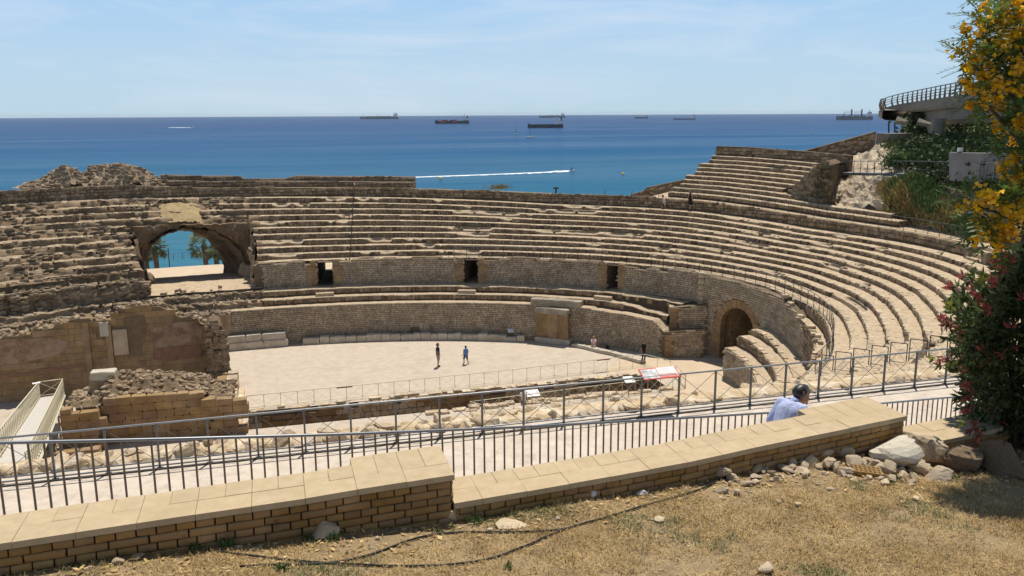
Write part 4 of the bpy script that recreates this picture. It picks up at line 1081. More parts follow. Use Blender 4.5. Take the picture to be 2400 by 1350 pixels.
def fosse():
    # far wall of the fosse, patched from large blocks and rubble
    T = thing('fosse_wall', (10, FOS[3], -2.6), 'rough stone wall of blocks and rubble lining the sunken trench in the arena', 'wall')
    x0, x1, y1 = FOS[0]-.2, FOS[1], FOS[3]
    MB().box(((x0+x1)/2, y1+.32, -2.7), (x1-x0, .6, 2.66)).build('wall_core', 'ashlar_mortar', T)
    for k, (zz, hh) in enumerate(((-2.6, .55), (-2.05, .5), (-1.55, .48), (-1.07, .36), (-.71, .36), (-.37, .36))):
        x = x0
        while x < x1:
            big = (math.sin(x*.55+k*.35) > .1); w = random.uniform(.8, 1.7) if big else random.uniform(.25, .6)
            if x+w < x1+.3 and not (k == 5 and random.random() < .25):
                o = block_obj('stone', np.array([x+w/2, y1+.0, 0]), np.array([1, 0, 0]), np.array([0, -1, 0]), zz, w-.03, .34+random.uniform(-.08, .1), hh-.03, 'ashlar' if big else 'kerb_stone', T, jit=.03)
            x += w
    # edge of pale rim stones on the arena level
    for q in range(60):
        x = random.uniform(x0, x1); block_obj('rim_stone', np.array([x, y1+random.uniform(-.05, .35), 0]), np.array([1, random.uniform(-.2, .2), 0]), np.array([0, -1, 0]), -.12, random.uniform(.3, .9), random.uniform(.25, .5), random.uniform(.16, .3), 'kerb_stone', T, jit=.06)
    MB().box(((x0+x1)/2, FOS[2]-.3, -2.7), (x1-x0, .6, 2.69)).build('near_wall', 'ashlar_mortar', T)
    MB().box((x1+.3, (FOS[2]+y1)/2, -2.7), (.6, y1-FOS[2]+1.2, 2.69)).build('end_wall', 'ashlar_mortar', T)
    for q in range(40):
        x = random.uniform(9, x1); block_obj('rim_stone', np.array([x, FOS[2]-random.uniform(-.1, .5), 0]), np.array([1, random.uniform(-.2, .2), 0]), np.array([0, -1, 0]), -.1, random.uniform(.4, 1.1), random.uniform(.3, .6), random.uniform(.14, .28), 'kerb_stone', T, jit=.06)
    R = thing('cream_railing', (10, 55.6, 0), 'thin cream metal railing along the arena edge of the sunken trench', 'railing')
    pa = [(-2.3, 54.95, 0), (6.5, 55.2, 0), (15.6, 55.6, 0), (26.2, 56.5, 0)]
    railing(R, pa, .92, 1.05, 'cream_paint', 'cream_paint', .017, .022, .005)
    railing(R, [(26.2, 56.5, 0), (27.3, 54.3, 0), (26.75, 51.0, 0)], .92, 1.1, 'cream_paint', 'cream_paint', .017, .022, .005)
    for px_, a in ((807, .2), (1411, .2)):
        p = atz(px_, 930 if px_ < 1000 else 868, 0); k = p[0]; y = np.interp(k, [q[0] for q in pa], [q[1] for q in pa])
        MB().box((k, y-.02, .86), (1.05, .16, .04), rz=.04).build('sign_panel', 'dark_red', R)
    R2 = thing('cream_railing', (18, 50.4, 0), 'cream cross-braced railing with slanted info boards on the near side of the trench', 'railing')
    railing(R2, [(11.2, 49.7, 0), (15.9, 50.1, 0), (20.7, 50.5, 0), (26.7, 51.0, 0)], .95, .95, 'cream_paint', 'cream_paint', .02, .026, .009)
    railing(R2, [(11.2, 49.7, 0), (12.3, 48.6, -.1)], .95, .5, 'cream_paint', 'cream_paint', .02, .026, .009)
    for px_, py_, w in ((1247, 921, .95), (1474, 889, .7)):
        c = aty(px_, py_, 50.15); b = MB(); a = .5; hh = .2
        q = [(c[0]-w/2, c[1]-.3, c[2]-hh*.6), (c[0]+w/2, c[1]-.3, c[2]-hh*.6), (c[0]+w/2, c[1]+.3, c[2]+hh*.6), (c[0]-w/2, c[1]+.3, c[2]+hh*.6)]
        b.hexa([(x, y, z-.03) for x, y, z in q]+q); brd = b.build('info_board', 'white', R2)
        b = MB(); q2 = [(c[0]+w*.24, c[1]-.22, c[2]-hh*.44+.004), (c[0]+w*.45, c[1]-.22, c[2]-hh*.44+.004), (c[0]+w*.45, c[1]+.22, c[2]+hh*.44+.004), (c[0]+w*.24, c[1]+.22, c[2]+hh*.44+.004)]
        b.add(q2, [(0, 1, 2, 3)]).build('print', 'photo_grey', brd)
        rod('board_post', (c[0], c[1], 0), (c[0], c[1], c[2]), .025, 'steel', R2)
    # small info lectern in the arena
    c = atz(1197, 797, 0); L = thing('info_lectern', c, 'small white info board on a thin post in front of the block row', 'sign')
    rod('post', c, c+np.array([0, 0, .75]), .02, 'steel', L); MB().box((c[0], c[1], 0), (.3, .3, .03)).build('foot', 'steel', L)
    q = [(c[0]-.25, c[1]-.15, .72), (c[0]+.25, c[1]-.15, .72), (c[0]+.25, c[1]+.15, .95), (c[0]-.25, c[1]+.15, .95)]
    MB().hexa([(x, y, z-.03) for x, y, z in q]+q).build('board', 'white', L)
fosse()

# ------------------------------------------------------------------ ruined church at the left
def church():
    T = thing('church_ruin', (-12, 61, 0), 'roofless ruin of a stone church with a tall ochre block wall and rubble heaps', 'ruin')
    Y = 61.0
    prof = [(-120, 800), (0, 792), (35, 786), (70, 782), (72, 772), (125, 768), (128, 758), (160, 757), (162, 747), (210, 744), (213, 750), (273, 747), (275, 722), (330, 718), (372, 716), (385, 722), (400, 728), (420, 742), (462, 744), (468, 756), (482, 760)]
    pr = [(aty(x, y, Y)[0], aty(x, y, Y)[2]) for x, y in prof]
    def zt(x): return interp(pr, x)
    x0, x1 = pr[0][0], pr[-1][0]; n = 90; P = []
    for i in range(n+1):
        x = x0+(x1-x0)*i/n; z = zt(x)-.06; P.append([(x, Y+.03, 0), (x, Y+.03, z*.5), (x, Y+.03, z), (x, Y+1.3, z+.05), (x, Y+1.3, 0)])
    MB().grid(P, flip=True).build('wall_core', 'ashlar_mortar', T)
    fr = []; z = 0; k = 0
    hol = [(aty(90, 845, Y)[0], aty(90, 845, Y)[2]), (aty(235, 782, Y)[0], aty(235, 782, Y)[2]), (aty(285, 772, Y)[0], aty(285, 772, Y)[2])]
    while z < 5.6:
        h = .43; x = x0-random.uniform(0, .8)
        while x < x1:
            w = random.uniform(.6, 1.15); xm = x+w/2
            if x0 < xm < x1 and z+h*.8 < zt(xm) and not any(abs(xm-a) < w*.5+.12 and abs(z+h/2-b) < .3 for a, b in hol):
                fr.append((np.array([xm, Y, z+h/2]), np.array([1, 0, 0]), np.array([0, -1, 0]), w-.012, h-.012, .022))
            x += w
        z += h; k += 1
    lay(fr, 'clinker', 'ashlar_block', 'ashlar_blocks', 'ashlar', T)
    # pilasters, blocked doorway, string of red plaster
    for px_ in (210, 262): 
        a = aty(px_, 850, Y); MB().box((a[0], Y-.07, 0), (.35, .2, zt(a[0])-.4)).build('pilaster', 'ashlar', T)
    a = aty(283, 800, Y); MB().box((a[0], Y-.065, a[2]-.9), (.9, .1, 1.75)).build('blocked_niche', 'petit', T)
    a = aty(245, 775, Y); MB().box((a[0], Y-.09, a[2]-.35), (.55, .2, .95)).build('niche_block', 'white_stone', T)
    def patch(nm, pts, m, off):
        q = [aty(x, y, Y-off) for x, y in pts]; MB().add(q, [tuple(range(len(q)))]).build(nm, m, T)
    patch('plaster_band', [(0, 878), (60, 872), (120, 862), (205, 850), (225, 846), (224, 856), (150, 866), (90, 874), (30, 884), (0, 888)][::-1], 'red_plaster', .06)
    patch('plaster_band', [(360, 818), (420, 812), (470, 806), (474, 834), (430, 842), (380, 846), (358, 840)][::-1], 'red_plaster', .055)
    patch('plaster', [(352, 772), (400, 758), (455, 752), (474, 770), (472, 800), (430, 808), (380, 814), (356, 806)][::-1], 'pale_plaster', .05)
    patch('plaster', [(0, 806), (60, 796), (118, 790), (160, 800), (150, 828), (90, 842), (40, 852), (0, 856)][::-1], 'pale_plaster', .05)
    patch('plaster', [(290, 745), (335, 738), (345, 765), (330, 830), (300, 840), (292, 800)][::-1], 'rock_dark', .052)
    # rough broken core along the wall top
    for q in range(150):
        x = random.uniform(x0, x1); z = zt(x); rock_mesh('rubble_stone', (x, Y+random.uniform(.0, 1.2), z-.1), (random.uniform(.12, .38), random.uniform(.12, .3), random.uniform(.1, .24)), 'rock', T)
    # broken pier at the right end
    P = []; pp = [(482, 765), (492, 752), (505, 748), (516, 752), (524, 772), (528, 800), (534, 850)]
    A = [aty(x, y, 60.0) for x, y in pp]
    b = MB(); zb = 0; q = []
    for i, p in enumerate(A): q.append([(p[0], 59.7+.02*i, zb), (p[0]+.02, 59.7+.02*i, (zb+p[2])*.5), (p[0], 59.75+.02*i, p[2]), (p[0]-.1, 60.9, p[2]+.1), (p[0]-.1, 61.6, zb)])
    b.grid(q, flip=True); b.add(q[-1], [(4, 3, 2, 1, 0)]); b.add(q[0], [(0, 1, 2, 3, 4)]); b.build('broken_pier', 'rubble_mortar', T)
    fr = []
    for k in range(240):
        i = random.randrange(len(A)-1); f = random.random(); p = A[i]*(1-f)+A[i+1]*f; z = random.uniform(.1, max(.2, p[2]-.1))
        fr.append((np.array([p[0], 59.68, z]), np.array([1, 0, 0]), np.array([0, -1, 0]), random.uniform(.2, .42), random.uniform(.15, .3), .08))
    lay(fr, 'rubble', 'stone', 'small_stones', 'rubble', T, nmax=90)
    # low east wall beside the arena: two ranks of blocks falling towards the viewer
    y = 59.6; k = 0
    while y > 51.8:
        w = random.uniform(.7, 1.2); hgt = interp([(51.5, 1.15), (53, 1.2), (55, .75), (57, .95), (60, 1.5)], y)
        for xx in (-3.95, -3.25):
            z = 0
            while z < hgt-.05:
                h = min(.46, hgt-z); block_obj('ashlar_block', np.array([xx+random.uniform(-.03, .03), y-w/2, 0]), np.array([0, -1, 0]), np.array([1, 0, 0]), z, w-.02, .68, h-.015, 'kerb_stone' if xx > -3.5 else 'ashlar', T, jit=.02); z += h
        y -= w; k += 1
    MB().box((-2.72, 54.9, 0), (.36, 8.0, .30)).build('footing', 'kerb_stone', T)
    a = np.array([-3.6, 56.2, 1.02]); MB().box(a, (.7, 1.1, .03)).build('plaster_patch', 'red_plaster', T)
    # near wall with rubble fill behind it
    Yn = 51.3; pr2 = [(150, 965), (158, 948), (243, 944), (246, 930), (330, 927), (420, 921), (488, 918), (492, 928), (560, 930), (570, 934)]
    q2 = [(aty(x, y, Yn)[0], aty(x, y, Yn)[2]) for x, y in pr2]
    z = 0
    while z < 4.2:
        h = .46; x = q2[0][0]
        while x < q2[-1][0]:
            w = random.uniform(.55, 1.0); xm = x+w/2; yy = Yn-.75 if xm < aty(246, 950, Yn)[0] else (Yn-.35 if xm > aty(486, 950, Yn)[0] else Yn)
            if xm < q2[-1][0] and z+.2 < interp(q2, xm): block_obj('ashlar_block', np.array([xm, yy, 0]), np.array([1, 0, 0]), np.array([0, -1, 0]), z, w-.02, .6, min(h, interp(q2, xm)-z+.05)-.015, 'ashlar', T, jit=.02)
            x += w
        z += h
    P = []
    for i in range(60):
        x = q2[0][0]+(q2[-1][0]-.6-q2[0][0])*i/59; row = []; zt2 = interp(q2, x)
        crest = interp([(q2[0][0], .2), (q2[0][0]+1.5, .6), (q2[0][0]+3.2, 1.05), (q2[0][0]+6, .85), (q2[0][0]+8.5, .35), (q2[-1][0], .15)], x)
        for j in range(9):
            f = j/8; row.append((x, Yn+.1+2.6*f, zt2-.15+crest*math.sin(min(1, f*1.5)*1.57)*(1 if f < .75 else 1-(f-.75)*2.0)+.22*fbm((x, f*3, 1), .9, 3)))
        row.append((x, Yn+2.9, 0)); P.append(row)
    MB().grid(P, flip=True).build('rubble_core', 'rock_dark', T)
    for q in range(420):
        i = random.randrange(60); j = random.randrange(8); p = P[i][j]
        rock_mesh('rubble_stone', (p[0]+random.uniform(-.1, .1), p[1]+random.uniform(-.1, .1), p[2]-.12), (random.uniform(.1, .34), random.uniform(.1, .26), random.uniform(.08, .18)), 'rock' if random.random() < .8 else 'rock_dark', T)
    for x_, y_, w, h, z0 in ((245, 898, 1.5, .95, 0), (243, 876, 1.35, .5, 0), (283, 895, .9, .55, 0), (330, 893, 1.9, .25, 0), (360, 890, 1.5, .22, 0)):
        p = aty(x_, y_, Yn+1.7); block_obj('fallen_block', np.array([p[0], p[1], 0]), np.array([1, 0, 0]), np.array([0, -1, 0]), p[2]-h*.6, w, .8, h, 'white_stone' if h < .6 else 'rock', T, jit=.04)
    # low outer walls in front
    for (ya, xa, xb, h, m) in ((47.6, -12.6, -2.4, .55, 'kerb_stone'), (46.2, -14, -6.2, .3, 'ashlar'), (49.5, -16.5, -11.0, .5, 'ashlar')):
        x = xa
        while x < xb:
            w = random.uniform(.9, 1.7); block_obj('sill_block', np.array([x+w/2, ya+random.uniform(-.05, .05), 0]), np.array([1, 0, 0]), np.array([0, -1, 0]), 0, w-.03, .75, h*random.uniform(.9, 1.1), m, T, jit=.02); x += w
    for q in range(60):
        rock_mesh('rubble_stone', (random.uniform(-16.5, -11.5), random.uniform(48.6, 52.5), 0), (random.uniform(.15, .5), random.uniform(.15, .4), random.uniform(.12, .4)), 'rock', T)
church()

# cream footbridge down to the church
def ramp():
    c0 = np.array([-13.75, 56.2, 1.65]); c1 = np.array([-8.2, 27.0, 7.75]); T = thing('footbridge', (c0[0], c0[1], 0), 'sloping footbridge with cream railings and a grey deck leading to the church ruin', 'footbridge')
    d = (c1-c0); L = np.linalg.norm(d); t = d/L; s = np.array([t[1], -t[0], 0]); s /= np.linalg.norm(s); w = .62
    n = 60
    for k in range(n):
        p = c0+t*(L*(k+.5)/n); a = t*(L/n/2-.01); q = [p-s*w-a, p+s*w-a, p+s*w+a, p-s*w+a]
        MB().hexa([x-np.array([0, 0, .05]) for x in q]+q).build('deck_board', 'grey_deck', T)
    for sg in (-1, 1):
        pts = [c0+s*sg*(w+.04)+t*(L*i/40) for i in range(41)]
        MB().tube([p-np.array([0, 0, .09]) for p in pts], .07, 6).build('beam', 'cream_paint', T)
        railing(T, pts, .98, .75, 'cream_paint', 'cream_paint', .022, .03, .010)
    railing(T, [c0-s*(w+.04), c0+s*(w+.04)], .98, 1.3, 'cream_paint', 'cream_paint', .022, .03, .010)
    for f in (.02, .3, .6, .9):
        p = c0+t*L*f
        for sg in (-1, 1): rod('leg', (p[0]+s[0]*sg*w, p[1]+s[1]*sg*w, 0), p+s*sg*w-np.array([0, 0, .1]), .05, 'steel', T)
    p = c0+t*(L*.06)+s*(-1)*(-1)*0; q0 = c0-s*(w+.06)*(1 if (s@RT) > 0 else -1)+t*1.6+np.array([0, 0, 1.02])
    MB().box((q0[0], q0[1], q0[2]), (.42, .30, .04), rz=.3).build('info_plate', 'white', T); MB().box((q0[0]-.12, q0[1]+.1, q0[2]+.042), (.16, .08, .004), rz=.3).build('red_mark', 'red_print', T)
ramp()
# ================================================================== NEAR SIDE: PATH, KERB, FENCES
PZ = 10.5
struct('path', MB().add([(-34, 6.0, PZ), (46, 6.0, PZ), (46, 20.85, PZ), (-34, 20.85, PZ)], [(0, 1, 2, 3)]), 'path')
# earth under the path down to the arena, with the ground between kerb and seats
def embank():
    b = MB(); P = []
    for i in range(81):
        x = -34+80*i/80; w = sstep(9.5, 15, x); row = []
        for j, (y, z) in enumerate(((20.8, 10.42), (21.5+.2*w, 10.38), (21.8+.5*w, 10.2+.02*w), (22.2+1.6*w, 9.0+.25*w), (22.8+3.6*w, 5.5+2.2*w), (24.0+5.5*w, -.2+5.6*w), (25+9.5*w, -.3+2.2*w))):
            row.append((x, y+.15*n1(x*.8, j), z+.1*n1(x*1.1, j+20)*(1 if j > 0 else 0)))
        P.append(row)
    struct('embankment', MB().grid(P, flip=False), 'tread')
embank()
def box_rock(seed, m):
    k = ('bx', seed, m)
    if k in _RK: return _RK[k]
    r = random.Random(seed*11+3); V = []; Fq = []; nu, nv = 12, 7; ex = r.uniform(.35, .75); off = Vector((seed*3.3, 1.7, .4))
    f = lambda c: math.copysign(abs(c)**ex, c)
    for i in range(nv+1):
        ph = math.pi*i/nv
        for j in range(nu):
            a = 2*math.pi*(j+.5)/nu; d = Vector((f(math.sin(ph)*math.cos(a)), f(math.sin(ph)*math.sin(a)), f(math.cos(ph)))); q = 1+.30*mnoise.noise(d*1.3+off)+.16*mnoise.noise(d*3.1+off); V.append((d.x*.5*q, d.y*.5*q, d.z*.5*q))
    for i in range(nv):
        for j in range(nu): Fq.append((i*nu+j, (i+1)*nu+j, (i+1)*nu+(j+1) % nu, i*nu+(j+1) % nu))
    _RK[k] = mesh_from(V, Fq, m, False, 'rough_stone'); return _RK[k]
def kerb_rock(seed):
    k = ('kr', seed)
    if k not in _RK:
        V, Fq = rock_verts(seed*5+200, .62, .62, .62, 14, 9); off = Vector((seed, 2, 1)); _RK[k] = mesh_from(V, Fq, 'kerb_stone', False, 'rough_stone')
    return _RK[k]
def kerb():
    T = thing('kerb_wall', (5, 21.1, PZ), 'low kerb of rough pale stones behind the grey fence at the path edge', 'kerb')
    P = []
    for i in range(330):
        x = -9.6+32.2*i/329; j_ = lambda k: .05*n1(x*1.9, k)+.035*n1(x*5.1, k+9)
        P.append([(x, 20.80+j_(1), PZ-.08), (x, 20.80+j_(2), PZ-.01), (x, 20.86+j_(3), PZ+.06+j_(4)*.6), (x, 20.98+j_(5), PZ+.10+j_(6)), (x, 21.2, PZ+.11+j_(7)), (x, 21.42, PZ+.10+j_(8)), (x, 21.58+j_(10), PZ+.03), (x, 21.66, PZ-.5)])
    MB().grid(P, flip=False).build('core', 'kerb_stone', T)
    for row, (y0, h0) in enumerate(((20.93, .29), (21.26, .30))):
        x = -9.5
        while x < 22.5:
            flat = sstep(4, 14, x); w = random.uniform(.18, .55); h = h0*random.uniform(.7, 1.25)*(1-.25*flat); dp = random.uniform(.36, .5)
            o = link('kerb_stone', kerb_rock(random.randrange(20)), T); rz = random.choice([0, math.pi])+random.uniform(-.25, .25)
            o.matrix_basis = Matrix.Translation((x+w/2, y0+random.uniform(-.06, .06)+(.15 if row and x > 6 else 0), PZ-.08+h*.42)) @ Matrix.Rotation(rz, 4, 'Z') @ Matrix.Rotation(random.uniform(-.08, .08), 4, 'Y') @ Matrix.Diagonal((w*1.05, dp, h, 1)); x += w*.98
    # flat stones let into the ground behind the kerb on the right
    for q in range(150):
        x = random.uniform(8, 22); y = 21.5+random.random()*.75*sstep(9, 15, x); w = random.uniform(.2, .5)
        o = link('paving_stone', kerb_rock(random.randrange(20)), T)
        o.matrix_basis = Matrix.Translation((x, y, PZ-.10-.10*(y-21.8))) @ Matrix.Rotation(random.uniform(0, 3), 4, 'Z') @ Matrix.Diagonal((w, w*.75, .09, 1))
kerb()

def path_fence():
    x0 = aty(1502, 984, 20.3)[0]; x1 = aty(2142, 915, 20.3)[0]; sp_ = (x1-x0)/8; Y = 20.3
    T = thing('path_fence', (x0, Y, PZ), 'long grey steel fence with cross braces along the far edge of the path', 'fence')
    ks = range(int((-9.2-x0)/sp_)-1, int((22.5-x0)/sp_)+1); xs = [x0+sp_*k for k in ks]
    for x in xs:
        MB().box((x, Y, PZ), (.045, .05, 1.08)).build('post', 'steel', T)
        MB().box((x, Y-.02, PZ), (.14, .14, .012)).build('foot_plate', 'steel', T)
    MB().tube([(x, Y, PZ+1.1) for x in xs], .025, 10).build('top_rail', 'steel_pale', T, True)
    for z, y in ((.17, Y), (.06, Y+.02)): MB().tube([(x, y, PZ+z) for x in xs], .022, 8).build('bottom_rail', 'steel_pale', T, True)
    for a, b in zip(xs[:-1], xs[1:]):
        rod('brace', (a, Y+.012, PZ+.17), (b, Y+.012, PZ+1.08), .007, 'steel', T, 6); rod('brace', (a, Y-.012, PZ+1.08), (b, Y-.012, PZ+.17), .007, 'steel', T, 6)
    MB().tube([(x, Y-.12+.03*n1(x*1.5, 3), PZ+.02) for x in np.linspace(xs[0], xs[-1], 120)], .018, 6).build('cable', 'dark_steel', T, True)
    # slanted information panel clamped to the top rail
    a, b = x0+.02, x0+sp_-.02; yl, zl, yh, zh = Y-.10, PZ+1.07, Y+.30, PZ+1.25
    P = thing('information_sign', ((a+b)/2, Y, PZ+1.1), 'slanted red and white information panel mounted on the grey fence rail', 'sign')
    def pt(u, v, off=0.0):
        n = Vector((0, -(zh-zl), (yh-yl))).normalized(); q = Vector((a+(b-a)*u, yl+(yh-yl)*v, zl+(zh-zl)*v))+n*off; return tuple(q)
    def quad(nm, u0, u1, v0, v1, m, off, par): return MB().add([pt(u0, v0, off), pt(u1, v0, off), pt(u1, v1, off), pt(u0, v1, off)], [(0, 1, 2, 3)]).build(nm, m, par)
    bd = MB().hexa([pt(0, 0, -.03), pt(1, 0, -.03), pt(1, 1, -.03), pt(0, 1, -.03), pt(0, 0, 0), pt(1, 0, 0), pt(1, 1, 0), pt(0, 1, 0)]).build('board', 'red_print', P)
    quad('photo', .03, .455, .04, .90, 'photo_grey', .003, bd); quad('white_field', .47, .94, .36, .97, 'white', .003, bd); quad('red_field', .48, .93, .05, .34, 'red_block', .003, bd)
    quad('white_edge', .94, .975, .12, .97, 'white', .003, bd)
    for k in range(4): quad('column_rule', .585+.085*k, .59+.085*k, .07, .32, 'white', .006, bd)
    for k in range(9): quad('text_line', .50, .50+random.uniform(.30, .40), .42+.055*k, .428+.055*k, 'text_grey', .006, bd)
    for u in (.12, .88): rod('clamp', pt(u, .3, -.03), (a+(b-a)*u, Y, PZ+1.08), .015, 'dark_steel', P)
path_fence()

# fence stepping down the cut ends of the seats, rail above the gallery wall, rail on the back wall
def seat_rails():
    T = thing('seat_railing', EL(3.75, rad(0), 6.0), 'dark curved railing with thin braces along the lowest seat tier above the gallery wall', 'railing')
    pts = [EL(3.72, rad(t), zP(t)) for t in np.linspace(64, -44, 110)]
    railing(T, pts, .95, 1.08, 'dark_steel', 'steel', .02, .024, .006)
    for k in range(0, 9):
        d = dk(k) if k else 3.9; t = -44.5-.5*k; z = zk(k, t); A = EL(d+.12, rad(t), z); B = EL(dk(k+1)-.05, rad(t), z)
        R = thing('step_railing', A, 'short dark railing panel standing on one seat tier at the cut end of the seats', 'railing', 'railing panels on the cut seat ends')
        railing(R, [A, B], 1.0, .9, 'dark_steel', 'dark_steel', .022, .022, .006, mbrace='steel')
    R = thing('wall_railing', EL(14.3, rad(20), 10), 'grey railing with braces on top of the back wall below the upper seats', 'railing')
    pts = [EL(14.3, rad(t), zB(t)-.02) for t in np.linspace(39.5, -8.5, 60)]
    railing(R, pts, 1.0, 1.25, 'steel', 'steel', .02, .02, .007)
    R = thing('wall_railing', EL(14.2, rad(-16), 10), 'grey railing at the head of the small stair through the back wall', 'railing')
    railing(R, [EL(14.2, rad(t), zB(t)) for t in np.linspace(-17, -27, 12)], 1.0, .5, 'steel', 'steel', .018, .02, .006)
    # stair through the back wall
    St = thing('wall_stair', EL(14, rad(-14.5), 9.3), 'short flight of three stone steps cut through the back wall', 'stair')
    for k in range(4): slab('stair_step', -14.4, 13.35+.33*k, zT(-14)-.05, 1.9, .36, .22*(k+1), 'tread', St)
    for q, (t, w) in enumerate(((-12.6, .6), (-16.6, .6))): slab('cheek_wall', t, 14.0, 9.2, w, 1.4, .85, 'rubble', St)
    # wall beyond the stair
    Bw = thing('back_wall', EL(13.9, rad(-22), 9.3), 'rubble wall end continuing beyond the small stair behind the shrub', 'wall')
    P = [[EL(13.66, rad(t), zT(t)-.1), EL(13.66, rad(t), zB(t)), EL(14.4, rad(t), zB(t)), EL(14.5, rad(t), 7)] for t in np.linspace(-17, -50, 30)]
    MB().grid(P, flip=False).build('wall_core', 'rubble_mortar', Bw)
    lay(courses(Arc(13.62, rad(-50), rad(-17)), lambda t: zT(t), lambda t: zB(t)+.1, .36, .26, rubble=True, depth=.07, gap=.035, jit=.03), 'rubble', 'stone', 'small_stones', 'rubble', Bw, nmax=100)
    P = [[EL(14.3, rad(t), zB(t)-.06), EL(17, rad(t), zB(t)), EL(26, rad(t), zB(t)+.2)] for t in np.linspace(41, -50, 70)]
    struct('upper_path', MB().grid(P, flip=True), 'tread')
seat_rails()

# ================================================================== FOREGROUND WALL, RAMP, RAILING, LAWN
WF = [(-5, 5.33), (-1.75, 5.57), (-.65, 5.65), (.08, 5.69), (.5, 5.74), (1.15, 5.79), (1.83, 5.85), (2.53, 5.92), (3.22, 6.0), (3.94, 6.13), (4.98, 6.29), (5.66, 6.4), (6.47, 6.51), (6.97, 6.58), (12, 7.3)]
def wf(x): return interp(WF, x)
SECT = [(-4.6, 1.16, 16.0, .42, 1.05), (1.17, 5.67, 15.77, 4.72, 5.67), (5.68, 9.5, 15.44, 9.2, 9.5)]   # x0, x1, top, pillar x0, x1
LAWN = [(-6, 15.86), (-1.6, 15.78), (0, 15.70), (1.1, 15.62), (3, 15.58), (4.4, 15.52), (5.6, 15.37), (7, 15.2), (12, 15.0)]
def lawn_z(x, y): return interp(LAWN, x)+.055*(wf(x)-y)+.02*fbm((x, y, 0), .8, 2)+.016*fbm((x, y, 0), 3.1, 5)
def fg_wall():
    for si, (x0, x1, zt, px0, px1) in enumerate(SECT):
        lab = ['highest left section of the low ochre brick wall with pale coping tiles', 'middle section of the low ochre brick wall, stepped down beside the dry lawn', 'lowest right section of the ochre brick wall disappearing behind the red-tipped shrub'][si]
        T = thing('brick_wall', (x0, wf(x0), zt-.5), lab, 'wall'); ct = .045; zc_ = zt-ct; core = MB(); n = max(4, int((x1-x0)/.25))
        xs = [x0+(x1-x0)*i/n for i in range(n+1)]; dpt = .40
        P = [[(x, wf(x)+.032, zc_-1.0), (x, wf(x)+.032, zc_-.004), (x, wf(x)+dpt-.03, zc_-.004), (x, wf(x)+dpt-.03, zc_-2.2)] for x in xs]
        core.grid(P, flip=True); core.add(P[0], [(0, 1, 2, 3)]); core.add(P[-1], [(3, 2, 1, 0)]); core.build('core', 'brick_mortar', T)
        # bricks, header and stretcher courses
        r = 0; z = zc_-.058
        while z > zc_-.62:
            bl = .122 if r % 2 == 0 else .244; x = x1-.012
            first = True
            while x > x0+.02:
                L = bl if not first else (.18 if r % 2 == 0 else .105)
                first = False
                xa = max(x-L, x0+.005); xm = (x+xa)/2
                if z+.05 > lawn_z(xm, wf(xm))-.03 and x > -2.2-0*si:
                    dy = (wf(x)-wf(xa)); t = np.array([x-xa, dy, 0]); LL = np.linalg.norm(t); t /= LL; nv = np.array([t[1], -t[0], 0])
                    o = link('brick', tmesh('clinker', random.randrange(10), 'brick'), T); w, dp, h = LL-.009, .03, .0495
                    p = (xm, wf(xm)+.022, z+.0265)
                    o.matrix_basis = Matrix(((t[0]*w, nv[0]*dp, 0, p[0]), (t[1]*w, nv[1]*dp, 0, p[1]), (0, 0, h, p[2]), (0, 0, 0, 1)))
                x = xa
            # bricks of the exposed end face
            for q in range(3):
                yy = wf(x1)+.045+.125*q
                if si < 2:
                    o = link('brick', tmesh('clinker', random.randrange(10), 'brick'), T)
                    o.matrix_basis = Matrix(((0, .02, 0, x1-.008), (.114, 0, 0, yy+.055), (0, 0, .0495, z+.0265), (0, 0, 0, 1)))
            z -= .0585; r += 1
        # coping tiles: a front row of long tiles, a back row of short ones, wider over the pillar
        def tile(xa, xb, ya, yb, dz=0):
            q = [(xa+.0015, wf(xa)+ya), (xb-.0015, wf(xb)+ya), (xb-.0015, wf(xb)+yb), (xa+.0015, wf(xa)+yb)]
            b = MB(); dzr = random.uniform(-.002, .002)
            b.prism(q, zc_+dz, zt+dz+dzr); b.build('coping_tile', 'coping', T)
        tl = .358; x = x1+(.018 if si < 2 else 0); k = 0
        while x > max(x0, -3.2)+.02:
            xa = max(x-tl, x0-.0); tile(xa, x, -.018, .202); x = xa; k += 1
        x = x1+(.018 if si < 2 else 0)-.0
        while x > max(x0, -3.2)+.02:
            xa = max(x-tl/2, x0); pil = px0 < (x+xa)/2 < px1+.05
            tile(xa, x, .204, .57 if pil else .425); x = xa
        if si < 2:
            P = [(px0+.03, wf(px0)+.39), (px1-.02, wf(px1)+.39), (px1-.02, wf(px1)+.55), (px0+.03, wf(px0)+.55)]
            MB().prism(P, zc_-2, zc_-.002).build('pillar', 'brick_mortar', T)
fg_wall()

